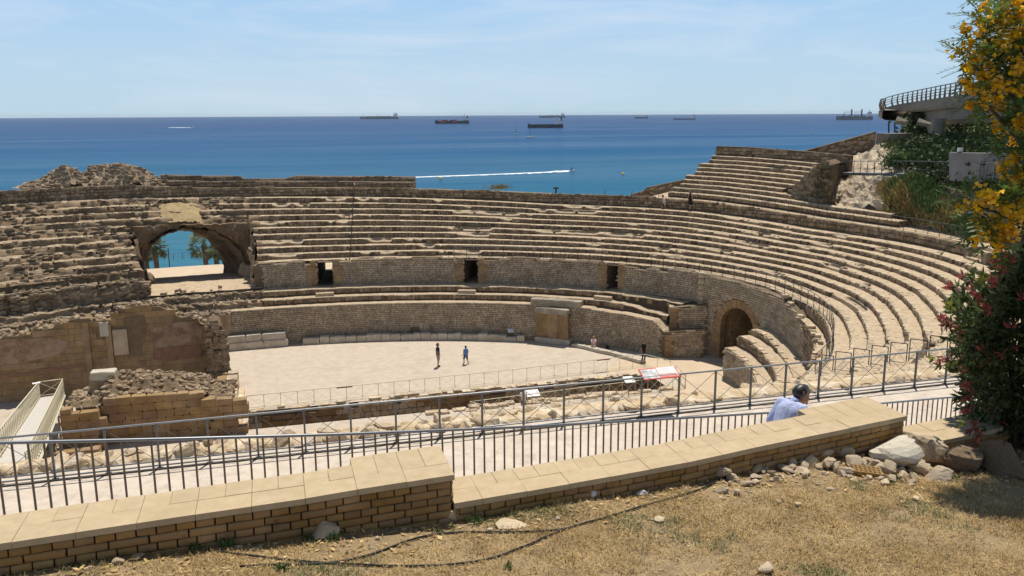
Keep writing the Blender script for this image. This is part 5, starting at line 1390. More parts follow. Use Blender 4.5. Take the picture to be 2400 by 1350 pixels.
RAILP = [atzc(*q) for q in ((-250, 1043, 7.0), (0, 1038, 7.25), (400, 1029, 7.75), (800, 1018, 8.4), (1200, 1002, 9.3), (1600, 980, 11), (1925, 960, 12.3), (2060, 946, 13.1), (2300, 925, 14.3), (2600, 898, 16))]
def rail_at(x):
    xs = [p[0] for p in RAILP]; return np.array([x, np.interp(x, xs, [p[1] for p in RAILP]), np.interp(x, xs, [p[2] for p in RAILP])])
def ramp_z(x): return rail_at(x)[2]-1.02
def fg_ramp():
    P = []
    for i in range(61):
        x = -4.6+19*i/60; r = rail_at(x); P.append([(x, wf(x)+.3, ramp_z(x)), (x, (wf(x)+r[1])/2, ramp_z(x)), (x, r[1]+.12, ramp_z(x)), (x, r[1]+.12, PZ-.1)])
    struct('ramp', MB().grid(P, flip=False), 'path')
    T = thing('bar_railing', rail_at(2), 'grey-brown handrail with close vertical bars along the ramp behind the brick wall', 'railing')
    xs = []; x = RAILP[0][0]+.02
    pts = [rail_at(q) for q in np.linspace(RAILP[0][0], 14.6, 120)]; cum = np.concatenate([[0], np.cumsum([np.linalg.norm((b-a)[:2]) for a, b in zip(pts[:-1], pts[1:])])])
    xx = [p[0] for p in pts]; s = 0
    while s < cum[-1]:
        x = float(np.interp(s, cum, xx)); p = rail_at(x); rod('bar', (p[0], p[1], p[2]-1.0), (p[0], p[1], p[2]-.01), .0105, 'bar_brown', T, 6); s += .121
    MB().tube([p for p in pts], .016, 8).build('top_rail', 'steel_pale', T, True)
    MB().tube([p-np.array([0, 0, .93]) for p in pts], .012, 6).build('bottom_rail', 'bar_brown', T, True)
fg_ramp()

def lawn():
    P = []; nx, ny = 150, 60
    for i in range(nx+1):
        x = -5+17*i/nx; row = []
        for j in range(ny+1):
            y = -1.5+(wf(x)+.05+1.5)*j/ny; row.append((x, y, lawn_z(x, y)))
        P.append(row)
    struct('lawn', MB().grid(P, flip=False), 'soil', True)
lawn()
def in_view(x, y, z, m=60):
    a, b, c = px((x, y, z)); return c > .5 and -m < a < 2400+m and b < 1350+m
def grass():
    V = []; Fq = []; V2 = []; F2 = []; rng = np.random.RandomState(3); tries = 0; n = 0
    while n < 120000 and tries < 600000:
        tries += 1; x = rng.uniform(-2.6, 9.5); y = rng.uniform(2.2, 6.9)
        if y > wf(x)-.03: continue
        z = lawn_z(x, y)
        if not in_view(x, y, z): continue
        dens = .72+.8*fbm((x, y, 0), 1.1, 21)+.5*fbm((x, y, 0), 4.0, 22)-.35*sstep(.45, .1, wf(x)-y)
        if x > 3.2: dens -= .8*sstep(.75, .3, wf(x)-y)
        if rng.uniform() > dens: continue
        green = fbm((x, y, 3), 1.3, 31) > .34 and rng.uniform() < .6
        L = rng.uniform(.02, .06)*(1.2 if green else 1); a = rng.uniform(0, 6.28); el = rng.uniform(.05, 1.0); w = rng.uniform(.0014, .003)
        d = np.array([math.cos(a)*math.cos(el), math.sin(a)*math.cos(el), math.sin(el)])*L; s = np.array([-math.sin(a), math.cos(a), 0])*w; p = np.array([x, y, z-.004])
        dst, fst = (V2, F2) if green else (V, Fq); o = len(dst); dst += [p-s, p+s, p+d*.6+s*.7+np.array([0, 0, .1*L]), p+d*.6-s*.7+np.array([0, 0, .1*L])]; fst.append((o, o+1, o+2, o+3)); 
        o = len(dst); q = p+d*.6+np.array([0, 0, .1*L]); dst += [q-s*.7, q+s*.7, p+d+s*.15, p+d-s*.15]; fst.append((o, o+1, o+2, o+3)); n += 1
    # taller straw tufts
    for q in range(420):
        x = rng.uniform(-2.6, 9); y = rng.uniform(2.4, 6.6)
        if y > wf(x)-.1 or not in_view(x, y, lawn_z(x, y)): continue
        for k in range(rng.randint(8, 26)):
            xx, yy = x+rng.normal(0, .022), y+rng.normal(0, .022); a = rng.uniform(0, 6.28); el = rng.uniform(.5, 1.45); L = rng.uniform(.04, .10); w = .0018; p = np.array([xx, yy, lawn_z(xx, yy)-.003]); d = np.array([math.cos(a)*math.cos(el), math.sin(a)*math.cos(el), math.sin(el)])*L; s = np.array([-math.sin(a), math.cos(a), 0])*w
            o = len(V); V += [p-s, p+s, p+d+s*.2, p+d-s*.2]; Fq.append((o, o+1, o+2, o+3))
    for nm, vv, ff, m, lb in (('dry_grass', V, Fq, 'straw', 'short sun-bleached dry grass covering the lawn in front'), ('green_grass', V2, F2, 'grass_green', 'thin green blades growing among the dry grass of the lawn')):
        tag(link(nm, mesh_np(np.array(vv), np.array(ff), m, name=nm)), lb, 'grass', kind='stuff')
    # gravel and chips of stone
    V = []; Fq = []; base = 0
    for q in range(1900):
        x = rng.uniform(-2.4, 9.0); y = wf(x)-abs(rng.normal(0, .4))-.02 if q < 1500 else rng.uniform(2.6, 6.6)
        if y > wf(x): continue
        if q < 1500 and x < 2.6 and rng.uniform() < .55: continue
        s = rng.uniform(.004, .013) if q >= 260 or x < 2.5 else rng.uniform(.012, .03); v, f = rock_verts(int(rng.randint(60)), s*rng.uniform(.7, 1.5), s, s*.6, 5, 3)
        z = lawn_z(x, y); V += [(a+x, b+y, c+z+s*.25) for a, b, c in v]; Fq += [tuple(i+base for i in ff) for ff in f]; base += len(v)
    tag(link('gravel', mesh_np(np.array(V), np.array(Fq), 'field_rock', name='gravel')), 'pale stone chips and gravel scattered along the foot of the brick wall', 'gravel', kind='stuff')
    # dead leaves and straw litter along the wall
    V = []; Fq = []
    for q in range(2600):
        x = rng.uniform(-2.4, 9.0); y = wf(x)-abs(rng.normal(0, .28))-.01
        if q > 1500: x = rng.uniform(4.5, 8.5); y = wf(x)-rng.uniform(0, 1.1)
        if y > wf(x): continue
        z = lawn_z(x, y); a = rng.uniform(0, 6.28); L = rng.uniform(.02, .06); w = L*rng.uniform(.12, .3); d = np.array([math.cos(a), math.sin(a), rng.uniform(-.1, .35)])*L; s = np.array([-math.sin(a), math.cos(a), rng.uniform(-.2, .2)])*w
        p = np.array([x, y, z+.008]); o = len(V); V += [p, p+d*.5+s, p+d, p+d*.5-s]; Fq.append((o, o+1, o+2, o+3))
    tag(link('leaf_litter', mesh_np(np.array(V), np.array(Fq), 'straw', name='leaf_litter')), 'dry brown leaf litter at the foot of the brick wall and under the shrub', 'leaves', kind='stuff')
grass()

def on_lawn(x, y, z=15.6):
    p = atz(x, y, z)
    for _ in range(5): p = atz(x, y, lawn_z(p[0], p[1]))
    return p
def lawn_rocks():
    def rk(x, y, wpx, asp, hz, label, group=None, m='field_rock', seed=None, rz=None, tilt=.2, name='rock', sink=.45):
        p = on_lawn(x, y); zc = (p-CAM)@FW; w = wpx*zc/F/2*1.5
        o = rock_mesh(name, (p[0], p[1]+w*asp*.2, p[2]), (w, w*asp, w*hz), m, None, rz=rz, seed=seed, sink=sink, tilt=tilt); return tag(o, label, 'rock', group)
    rk(2095, 1085, 120, .75, .42, 'large flat white limestone slab leaning at the corner of the brick wall', rz=.4, m='white_stone', seed=3)
    rk(2175, 1082, 105, .7, .55, 'orange-tinted limestone boulder beside the white slab by the wall corner', rz=2.0, m='field_rock', seed=5)
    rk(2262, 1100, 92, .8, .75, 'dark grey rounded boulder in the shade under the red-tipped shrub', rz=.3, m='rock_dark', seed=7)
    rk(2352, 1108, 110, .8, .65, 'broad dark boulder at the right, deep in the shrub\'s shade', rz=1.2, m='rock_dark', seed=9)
    rk(2205, 1128, 70, .7, .4, 'pale pinkish stone lying in the grass below the dark boulder', rz=.1, m='field_rock', seed=2)
    rk(1990, 1065, 78, .8, .6, 'brown lumpy stone in the middle of the rubble heap', rz=1.0, m='field_rock', seed=11)
    rk(766, 1260, 66, .7, .5, 'single sandy-coloured boulder on the grass below the left wall section', rz=.2, m='field_rock', seed=4)
    rk(1388, 1166, 24, .8, .8, 'small white round stone at the foot of the middle wall section', m='white', seed=6)
    rk(1505, 1162, 22, .8, .7, 'small white stone further right at the wall foot, past the round one', m='white', seed=8)
    rk(1200, 1237, 52, .7, .2, 'flat pale stone sunk in the grass above the black hose', m='field_rock', seed=10)
    rk(1060, 1222, 34, .9, .8, 'small grey stone where the wall steps down', m='field_rock', seed=12)
    heap = 'rubble stones heaped by the wall'
    for x, y, w in ((1905, 1052, 26), (1925, 1050, 16), (1955, 1048, 24), (1968, 1054, 22), (1990, 1050, 34), (2008, 1044, 34), (2040, 1055, 40), (1930, 1078, 46), (1965, 1075, 58), (1900, 1092, 40), (1945, 1098, 34), (1957, 1102, 26), (2000, 1094, 44), (2020, 1084, 30), (2060, 1096, 44), (2085, 1110, 40), (2140, 1098, 46), (2160, 1110, 36), (1870, 1075, 24), (1850, 1085, 28), (1835, 1078, 20), (1815, 1072, 22), (1800, 1085, 26), (1780, 1090, 18), (1880, 1110, 26), (1850, 1108, 22), (1765, 1100, 20), (1740, 1108, 16), (1690, 1122, 34), (1715, 1125, 20), (1655, 1115, 22), (2055, 1040, 30), (2015, 1070, 26), (1935, 1062, 22), (1985, 1110, 24), (2120, 1120, 26)):
        rk(x, y, w*random.uniform(.9, 1.15), random.uniform(.6, .9), random.uniform(.45, .75), 'broken limestone rubble stone in the heap at the brick wall corner', heap)
    rr = random.Random(5)
    for q in range(120):
        f = rr.random(); x = 1690+460*f**.7; y = np.interp(x, [1690, 1800, 1900, 2050, 2160], [1126, 1106, 1094, 1096, 1120])+rr.gauss(0, 20); rk(x, y, rr.uniform(8, 28), rr.uniform(.6, .9), rr.uniform(.45, .75), 'broken limestone rubble stone in the heap at the brick wall corner', heap)
    for x, y, w in ((1150, 1245, 14), (1310, 1218, 16), (560, 1285, 14), (1870, 1185, 18), (1610, 1150, 12), (1825, 1178, 16), (210, 1335, 16), (600, 1290, 18), (280, 1322, 26), (325, 1308, 24), (1800, 1343, 40), (1545, 1222, 22), (885, 1265, 14), (1950, 1150, 16)):
        rk(x, y, w, .8, .45, 'small loose stone lying alone on the dry lawn', 'loose stones on the lawn')
    # two perforated clay bricks
    for (x, y, rz, lift, lab) in ((2043, 1046, -.35, .10, 'yellow perforated clay brick lying on top of the rubble heap'), (2030, 1112, -.45, 0, 'yellow perforated clay brick half sunk at the front edge of the rubble heap')):
        p = on_lawn(x, y); T = thing('loose_brick', p, lab, 'brick'); L, Wd, Hh = .24, .115, .055; M = Matrix.Translation((p[0], p[1], p[2]+lift)) @ Matrix.Rotation(rz, 4, 'Z') @ Matrix.Rotation(.18, 4, 'X') @ Matrix.Rotation(.08, 4, 'Y')
        b = MB(); b.box((0, 0, 0), (L, Wd, Hh)); b.v = [tuple(M @ Vector(v)) for v in b.v]; b.build('body', 'brick', T)
        for i in range(6):
            for j in range(3):
                b = MB(); b.box((-.095+.038*i, -.034+.034*j, Hh+.0005), (.019, .017, .001)); b.v = [tuple(M @ Vector(v)) for v in b.v]; b.build('hole', 'brick_mortar', T)
lawn_rocks()

def hoses():
    A = [(480, 1292), (560, 1302), (700, 1318), (820, 1326), (930, 1330), (1050, 1328), (1120, 1320), (1180, 1303), (1250, 1275), (1300, 1252), (1340, 1238), (1420, 1216), (1490, 1194), (1560, 1174), (1640, 1152), (1720, 1110), (1790, 1085)]
    B = [(560, 1330), (680, 1326), (780, 1322), (840, 1312), (890, 1296), (930, 1280), (980, 1264), (1010, 1256), (1060, 1250), (1150, 1250), (1230, 1250), (1300, 1246), (1338, 1239)]
    for pts, lab in ((A, 'long black irrigation hose curving across the dry lawn'), (B, 'thin black hose branching off and rejoining the long one on the lawn')):
        q = []
        for (a, b) in zip(pts[:-1], pts[1:]):
            for f in (0, .25, .5, .75): q.append((a[0]+(b[0]-a[0])*f, a[1]+(b[1]-a[1])*f))
        q.append(pts[-1]); W_ = [on_lawn(*p) for p in q]
        for _ in range(2): W_ = [W_[0]]+[(W_[i-1]+2*W_[i]+W_[i+1])/4 for i in range(1, len(W_)-1)]+[W_[-1]]
        o = MB().tube([p+np.array([0, 0, .012+.006*n1(i*.4, 2)]) for i, p in enumerate(W_)], .0075, 7).build('hose', 'hose', None, True); tag(o, lab, 'hose')
    # weeds
    for k, (x, y, s) in enumerate(((720, 1270, .09), (780, 1268, .10), (1370, 1158, .09), (1190, 1332, .07), (660, 1338, .10), (1025, 1250, .07), (930, 1225, .12), (880, 1232, .1), (460, 1290, .10), (530, 1284, .12), (1060, 1240, .06), (2100, 1125, .08), (2090, 1135, .06), (1115, 1225, .12), (2240, 1125, .08), (810, 1245, .1))):
        p = on_lawn(x, y); V = []; Fq = []; r = np.random.RandomState(k)
        for q in range(70):
            a = r.uniform(0, 6.28); el = r.uniform(.2, 1.4); rr = s*r.uniform(.1, .5); d = np.array([math.cos(a)*math.cos(el), math.sin(a)*math.cos(el), math.sin(el)])
            leaf_quad(V, Fq, p+d*rr*np.array([1, 1, .8]), s*r.uniform(.2, .45), .35, d+r.normal(0, .3, 3))
        tag(link('weed', mesh_np(np.array(V), np.array(Fq), 'weed', name='weed')), 'small green weed tuft growing on the dry lawn near the wall', 'weed', 'weeds on the lawn')
hoses()
# ================================================================== RIGHT HILLSIDE
def loft(lines, nu=40, nv=14, amp=.3, fs=.5, seed=1, step=0.0):
    L = []
    for ln in lines:
        P = np.array([atzc(*q) for q in ln]); t = np.linspace(0, 1, len(P)); u = np.linspace(0, 1, nu+1); L.append(np.stack([np.interp(u, t, P[:, k]) for k in range(3)], 1))
    L = np.array(L); tv = np.linspace(0, 1, len(L)); rows = []
    for i in range(nu+1):
        row = []
        for j in range(nv+1):
            f = j/nv; p = np.array([np.interp(f, tv, L[:, i, k]) for k in range(3)])
            a = amp*(fbm(p, fs, seed)+.45*fbm(p, fs*3.1, seed+7))
            if step: a += step*(math.floor((p[2]+.4*fbm(p, .3, 9))*1.6)/1.6-p[2])
            row.append(p+np.array([-.25*a, -.6*a, a]))
        rows.append(row)
    return rows
def hillside():
    r = loft([[(2040, 345, 88), (2120, 336, 84), (2250, 322, 78), (2400, 300, 68), (2620, 270, 56)], [(2085, 374, 76), (2200, 380, 68), (2300, 385, 62), (2420, 395, 56), (2640, 405, 46)], [(2150, 425, 67.5), (2230, 470, 62.5), (2300, 520, 58), (2400, 560, 52), (2640, 600, 44)]], 60, 24, .35, .5, 3)
    o = struct('hillside', MB().grid(r, flip=False), 'soil')
    # ivy and low shrubs over the slope
    V = []; Fq = []; rng = np.random.RandomState(5)
    for q in range(17000):
        i = rng.randint(7, 60); j = int(rng.uniform(0, 1)**1.1*19); p = np.array(r[i][j])*.5+np.array(r[i+1][j+1])*.5+rng.normal(0, .5, 3)*np.array([1, 1, .35])+np.array([0, 0, .25])
        leaf_quad(V, Fq, p, rng.uniform(.25, .5), .6)
    tag(link('ivy_cover', mesh_np(np.array(V), np.array(Fq), 'ivy', name='ivy_cover')), 'dark ivy and undergrowth covering the shaded slope beneath the concrete balcony', 'ivy', kind='stuff')
    rb = loft([[(2128, 268, 92), (2250, 252, 86), (2400, 236, 76), (2620, 214, 64)], [(2110, 352, 87), (2250, 336, 81), (2400, 314, 71), (2620, 284, 59)]], 40, 14, .4, .5, 13)
    struct('hillside', MB().grid(rb, flip=False), 'soil')
    V = []; Fq = []
    for q in range(7000):
        i = rng.randint(40); j = rng.randint(1, 14); p = np.array(rb[i][j])+rng.normal(0, .5, 3)*np.array([1, 1, .35]); leaf_quad(V, Fq, p, rng.uniform(.3, .6), .6)
    tag(link('ivy_cover', mesh_np(np.array(V), np.array(Fq), 'ivy', name='ivy_cover')), 'dark undergrowth on the steep bank behind the balcony supports', 'ivy', kind='stuff')
    r2 = loft([[(1942, 374, 90), (2000, 354, 89), (2062, 336, 86), (2120, 326, 83)], [(1942, 424, 78.5), (2000, 424, 75.5), (2060, 422, 72.5), (2120, 420, 70)]], 50, 26, .55, .45, 5, .35)
    struct('rock_slope', MB().grid(r2, flip=False), 'pale_rock')
    r3 = loft([[(1938, 404, 80), (2000, 410, 75), (2060, 412, 71.5), (2130, 420, 68)], [(1938, 475, 73.8), (2000, 482, 71), (2060, 492, 68.5), (2130, 505, 66)]], 50, 22, .5, .5, 6, .3)
    struct('rock_slope', MB().grid(r3, flip=False), 'pale_rock')
    r4 = loft([[(2062, 440, 71), (2100, 422, 69), (2140, 414, 67), (2200, 440, 65), (2260, 500, 61)], [(2066, 470, 70), (2110, 452, 67), (2150, 452, 65), (2210, 480, 62.5), (2270, 530, 59)], [(2066, 504, 68.6), (2125, 522, 66), (2200, 545, 62.5), (2260, 560, 59.5), (2320, 585, 56.5)]], 44, 24, .25, .5, 8)
    struct('grass_mound', MB().grid(r4, flip=False), 'soil')
    V = []; Fq = []; V2 = []; F2 = []
    for q in range(15000):
        i = rng.randint(44); j = rng.randint(24); p = np.array(r4[i][j])+rng.normal(0, .18, 3)*np.array([1, 1, .1]); g = fbm(p, .35, 3)+.5*(i/44-.45) > .12
        a = rng.uniform(0, 6.28); d = np.array([math.cos(a)*.6, math.sin(a)*.6, rng.uniform(.5, 1.3)]); leaf_quad(V2 if g else V, F2 if g else Fq, p, rng.uniform(.25, .6), .16, d)
    tag(link('mound_grass', mesh_np(np.array(V), np.array(Fq), 'drygrass', name='mound_grass')), 'tall dry brown grass on the mound behind the back wall', 'grass', kind='stuff')
    tag(link('mound_greenery', mesh_np(np.array(V2), np.array(F2), 'weed', name='mound_greenery')), 'green grass and weeds on the mound behind the back wall', 'grass', kind='stuff')
    # pale rock behind the left end of the upper seats
    r5 = loft([[(1470, 474, 101), (1560, 450, 98), (1640, 430, 95), (1700, 410, 94)], [(1470, 480, 84.5), (1560, 474, 83), (1640, 480, 81), (1700, 482, 80)]], 30, 14, .35, .5, 11, .3)
    struct('rock_slope', MB().grid(r5, flip=False), 'pale_rock')
    # shrub on the rock, above the walkway
    V = []; Fq = []
    for q in range(900):
        p = atzc(2105+rng.normal(0, 16), 376+rng.normal(0, 5), 71)+rng.normal(0, .3, 3); leaf_quad(V, Fq, p, rng.uniform(.2, .4), .5)
    T = tag(link('shrub', mesh_np(np.array(V), np.array(Fq), 'weed', name='shrub')), 'low bright green shrub sprawling over the pale rock above the walkway', 'shrub')
hillside()

def hill_walls():
    # rubble wall climbing the hill to the balcony
    T = thing('hill_wall', atzc(1750, 410, 94), 'rubble stone wall climbing the hillside from the seats up to the concrete balcony', 'wall')
    A = [atzc(x, y, z) for x, y, z in ((1478, 457, 101), (1510, 447, 100), (1515, 440, 99.7), (1610, 420, 97), (1740, 390, 94), (1855, 362, 91), (1960, 334, 88.5), (2062, 306, 86))]
    P = []
    for k in range(len(A)-1):
        for f in np.linspace(0, 1, 12, endpoint=False): P.append(A[k]*(1-f)+A[k+1]*f)
    back_ = np.array([.25, .6, 0])
    rows = [[p-np.array([0, 0, 2.2]), p-np.array([0, 0, .05]), p+np.array([0, 0, .03*n1(i*.7, 3)]), p+back_, p+back_-np.array([0, 0, 3])] for i, p in enumerate(P)]
    MB().grid(rows, flip=True).build('wall_core', 'rubble_mortar', T)
    fr = []
    for i in range(len(P)-1):
        t = P[i+1]-P[i]; L = np.linalg.norm(t); t = t/L; nv = np.array([t[1], -t[0], 0]); nv /= np.linalg.norm(nv)
        for q in range(int(L/.34*4.5)):
            f = random.random(); fr.append((P[i]*(1-f)+P[i+1]*f-np.array([0, 0, random.uniform(.12, 1.5)]), t, nv, random.uniform(.25, .55), random.uniform(.18, .32), .07))
    lay(fr, 'rubble', 'stone', 'small_stones', 'rubble', T, nmax=200)
    # concrete wall with spotlights
    C = thing('concrete_wall', atzc(2300, 420, 57), 'plain grey concrete wall with two small floodlights beside the walkway', 'wall')
    a, b = atzc(2232, 424, 62), atzc(2520, 432, 52); a2, b2 = atzc(2232, 358, 62), atzc(2520, 362, 52); off = np.array([.35, .7, 0])
    MB().hexa([a, b, b+off, a+off, a2, b2, b2+off, a2+off]).build('slab', 'concrete_pale', C)
    for f, g in ((.135, .40), (.275, .36)):
        p = (a2*(1-f)+b2*f)*(1-g)+(a*(1-f)+b*f)*g; MB().box(p-np.array([.05, .2, .1]), (.28, .25, .24)).build('floodlight', 'dark_steel', C)
    S2 = thing('floodlight', a2+(b2-a2)*.08, 'small white floodlight standing on top of the concrete wall', 'floodlight'); p = a2+(b2-a2)*.085+off*.4
    MB().box(p, (.3, .25, .08)).build('base', 'steel', S2); MB().box(p+np.array([0, 0, .08]), (.34, .2, .26)).build('housing', 'white', S2)
    # walkway
    Wk = thing('walkway', atzc(2060, 406, 71.5), 'narrow steel walkway with a thin railing crossing the pale rock slope', 'walkway')
    pts = [atzc(x, y, z) for x, y, z in ((1940, 404, 79.5), (2000, 405, 75.7), (2060, 406, 72.2), (2115, 407.5, 69.3), (2172, 409, 66.6))]; rows = []
    for p in pts: rows.append([p-np.array([0, 0, .22]), p, p+np.array([.5, 1.3, 0]), p+np.array([.5, 1.3, -.22])])
    MB().grid(rows, flip=True).build('deck', 'concrete_pale', Wk)
    railing(Wk, pts+[atzc(2235, 413, 63.3)], 1.02, .98, 'steel', 'steel', .03, .03, 0, bottoms=(.35,))
    Rl = thing('walkway_railing', atzc(2320, 415, 60), 'pale steel post railing in front of the concrete wall', 'railing')
    railing(Rl, [atzc(x, y, z) for x, y, z in ((2236, 413, 63.2), (2300, 418, 59), (2400, 424, 54), (2500, 430, 50))], 1.05, .95, 'steel_pale', 'steel', .04, .03, 0, bottoms=(.12, .5))
hill_walls()

def balcony():
    O = [(2068, 281, 93), (2060, 270, 96), (2063, 258, 99), (2080, 250, 98), (2110, 243.5, 94), (2150, 237, 88), (2200, 229.5, 80), (2250, 222.5, 73), (2310, 214.5, 66), (2400, 203, 57), (2520, 188, 48)]
    P = [atzc(*q) for q in O]; zref = P[2][2]
    T = thing('balcony', P[4], 'curved concrete lookout balcony with a dark metal balustrade jutting out above the hillside', 'balcony')
    pts = []
    for k in range(len(P)-1):
        for f in np.linspace(0, 1, 5, endpoint=False): pts.append(P[k]*(1-f)+P[k+1]*f)
    pts.append(P[-1])
    for _ in range(3): pts = [pts[0]]+[(pts[i-1]+2*pts[i]+pts[i+1])/4 for i in range(1, len(pts)-1)]+[pts[-1]]
    for i, p in enumerate(pts): p[2] = max(p[2], 18.75+.018*i) if i < 12 else p[2]
    inn = np.array([RT[0]*11+FW[0]*4, RT[1]*11+FW[1]*4, .1]); n = len(pts); rows = []
    cen = np.mean(pts[8:20], axis=0)+inn*.7
    def inset(p, d): 
        v = cen-p; v[2] = 0; v /= np.linalg.norm(v); return p+v*d
    rows = [[inset(p, 5.5), p+np.array([0, 0, 0]), p-np.array([0, 0, .14]), inset(p, -.14)-np.array([0, 0, .2]), inset(p, -.1)-np.array([0, 0, .85]), inset(p, .5)-np.array([0, 0, 1.05]), inset(p, 2.2)-np.array([0, 0, 1.15]), inset(p, 6)-np.array([0, 0, 1.2])] for p in pts]
    MB().grid(rows, flip=True).build('deck', 'concrete', T)
    MB().add([inset(p, 5.4) for p in pts], [tuple(range(n))]).build('pavement', 'concrete', T)
    g = [[inset(p, 2.6)-np.array([0, 0, 1.1]), inset(p, 2.9)-np.array([0, 0, 2.5-.02*i]), inset(p, 7)-np.array([0, 0, 2.5])] for i, p in enumerate(pts[14:])]
    b = MB().grid(g, flip=True); b.add(g[0], [(0, 1, 2)]); b.build('girder', 'concrete', T)
    # balustrade
    cum = np.concatenate([[0], np.cumsum([np.linalg.norm(b-a) for a, b in zip(pts[:-1], pts[1:])])]); s = 0
    A = np.array(pts); at = lambda s: np.array([np.interp(s, cum, A[:, k]) for k in range(3)])
    while s < cum[-1]:
        p = at(s); q = inset(p, .12); o2 = inset(p, -.10); t3 = inset(p, .02)
        MB().tube([q, o2+np.array([0, 0, .5]), t3+np.array([0, 0, 1.1])], [.11, .085, .05], 6).build('post', 'bar_brown', T); s += 1.75
    for z, off in ((.28, -.02), (.53, -.1), (.78, -.08), (1.1, .02)):
        MB().tube([inset(p, off)+np.array([0, 0, z]) for p in pts], .035 if z < 1 else .055, 6).build('rail', 'bar_brown' if z < 1 else 'steel', T)
    # piers and raking struts below
    for (x0, y0, x1, y1, zc, w) in ((2100, 282, 2125, 312, 90, .9), (2150, 285, 2190, 322, 82, .7)):
        a = atzc(x0, y0, zc); b_ = atzc(x1, y1, zc-1); m = (a*.55+b_*.45)+np.array([.5, 0, .35])
        MB().tube([a, m, b_-np.array([0, 0, .6])], [w*.5, w*.42, w*.36], 4).build('strut', 'concrete', T)
    for x, y0, y1, zc in ((2083, 284, 312, 94), (2097, 286, 312, 93), (2130, 285, 330, 90), (2200, 280, 350, 80)):
        rod('column', atzc(x, y1+12, zc), atzc(x, y0, zc), .09 if x < 2110 else .55, 'dark_steel' if x < 2110 else 'concrete', T)
    a = atzc(2118, 312, 88); MB().box(a-np.array([0, 0, 1.2]), (5, 2, 1.2)).build('footing', 'concrete', T)
balcony()

# ================================================================== PLANTS
def pinnate(V, Fq, p, d, L, rng, n=6):
    d = d/np.linalg.norm(d); s = np.cross(d, [0, 0, 1.0]); s = s/(np.linalg.norm(s)+1e-6); up = np.cross(s, d)
    for k in range(n):
        f = (k+1)/(n+.5); q = p+d*L*f-np.array([0, 0, .22*L*f*f])
        for sg in (-1, 1):
            e = (s*sg*.85+d*.55+up*rng.uniform(-.15, .1)); e /= np.linalg.norm(e); l = L*.34*(1-.45*abs(f-.5)); w = np.cross(e, up); w = w/(np.linalg.norm(w)+1e-6)*l*.17; o = len(V)
            V += [q, q+e*l*.45+w, q+e*l, q+e*l*.45-w]; Fq.append((o, o+1, o+2, o+3))
    o = len(V); w = up*.002+s*.003; e = p+d*L-np.array([0, 0, .22*L]); V += [p-w, p+w, e+w, e-w]; Fq.append((o, o+1, o+2, o+3))
def yellow_tree():
    rng = np.random.RandomState(11); base = atzc(2600, 1000, 9.0); base[2] = lawn_z(min(base[0], 11), 5)-.1
    T = thing('flowering_tree', base, 'tree with feathery green leaves and clusters of golden yellow flowers', 'tree')
    blobs = [(2345, 45, 62, 7.6), (2390, 110, 80, 7.8), (2310, 85, 50, 7.5), (2282, 150, 38, 7.5), (2340, 180, 62, 7.6), (2400, 235, 66, 7.8), (2295, 225, 26, 7.5), (2378, 320, 42, 7.5), (2400, 395, 52, 7.6), (2285, 480, 40, 7.2), (2345, 505, 52, 7.3), (2395, 470, 58, 7.5), (2300, 540, 26, 7.2), (2345, 560, 26, 7.3), (2480, 110, 130, 8.3), (2500, 300, 120, 8.3), (2500, -80, 140, 8.4), (2390, -50, 70, 8.0), (2480, 470, 90, 8.0), (2640, 100, 170, 9), (2620, 350, 130, 9), (2640, -150, 150, 9)]
    # trunk and limbs
    fork = np.array([base[0]-.1, base[1]+.05, base[2]+1.7])
    MB().tube([base-np.array([0, 0, .2]), base+np.array([.03, .02, .8]), fork], [.13, .10, .09], 9).build('trunk', 'bark', T, True)
    V = []; Fq = []; VF = []; FF = []
    for x, y, r, zc in blobs:
        c = atzc(x, y, zc); R = r*zc/F; m = fork*.45+c*.55+np.array([0, 0, .15])
        MB().tube([fork, m, c], [.06, .03, .01], 6).build('limb', 'bark', T, True)
        for q in range(int(140*(R/.25)**2*.5) if x < 2420 else int(60*(R/.25)**2*.5)):
            v = rng.normal(size=3); v /= np.linalg.norm(v); p = c+v*R*rng.uniform(.15, 1)**.5; d = v*.9+rng.normal(0, .5, 3)+np.array([0, 0, .05]); pinnate(V, Fq, p, d, rng.uniform(.16, .30), rng, 5)
            if q % 5 == 0: MB
        nf = int((52 if x < 2420 else 26)*(R/.25)**2*.55)
        for q in range(nf):
            v = rng.normal(size=3); v[1] -= .55; v /= np.linalg.norm(v); p = c+v*R*rng.uniform(.8, 1.12); cr = rng.uniform(.035, .065)
            for k in range(rng.randint(8, 18)):
                f = p+rng.normal(0, 1, 3)*cr*.55; a = rng.normal(size=3); a[2] += .6; a /= np.linalg.norm(a); b = np.cross(a, rng.normal(size=3)); b /= np.linalg.norm(b); e = np.cross(a, b); s = rng.uniform(.018, .030)
                o = len(VF); VF.append(f-a*s*.9); VF += [f+b*s+a*s*.3, f+e*s+a*s*.3, f-b*s+a*s*.3, f-e*s+a*s*.3]
                FF += [(o, o+1, o+2), (o, o+2, o+3), (o, o+3, o+4), (o, o+4, o+1)]
    o = link('crown', mesh_np(np.array(V), np.array(Fq), 'leaf', name='crown'), T); o['kind'] = 'stuff'; o = link('flowers', mesh_np(np.array(VF), np.array(FF), 'petal', name='flowers'), T); o['kind'] = 'stuff'
yellow_tree()
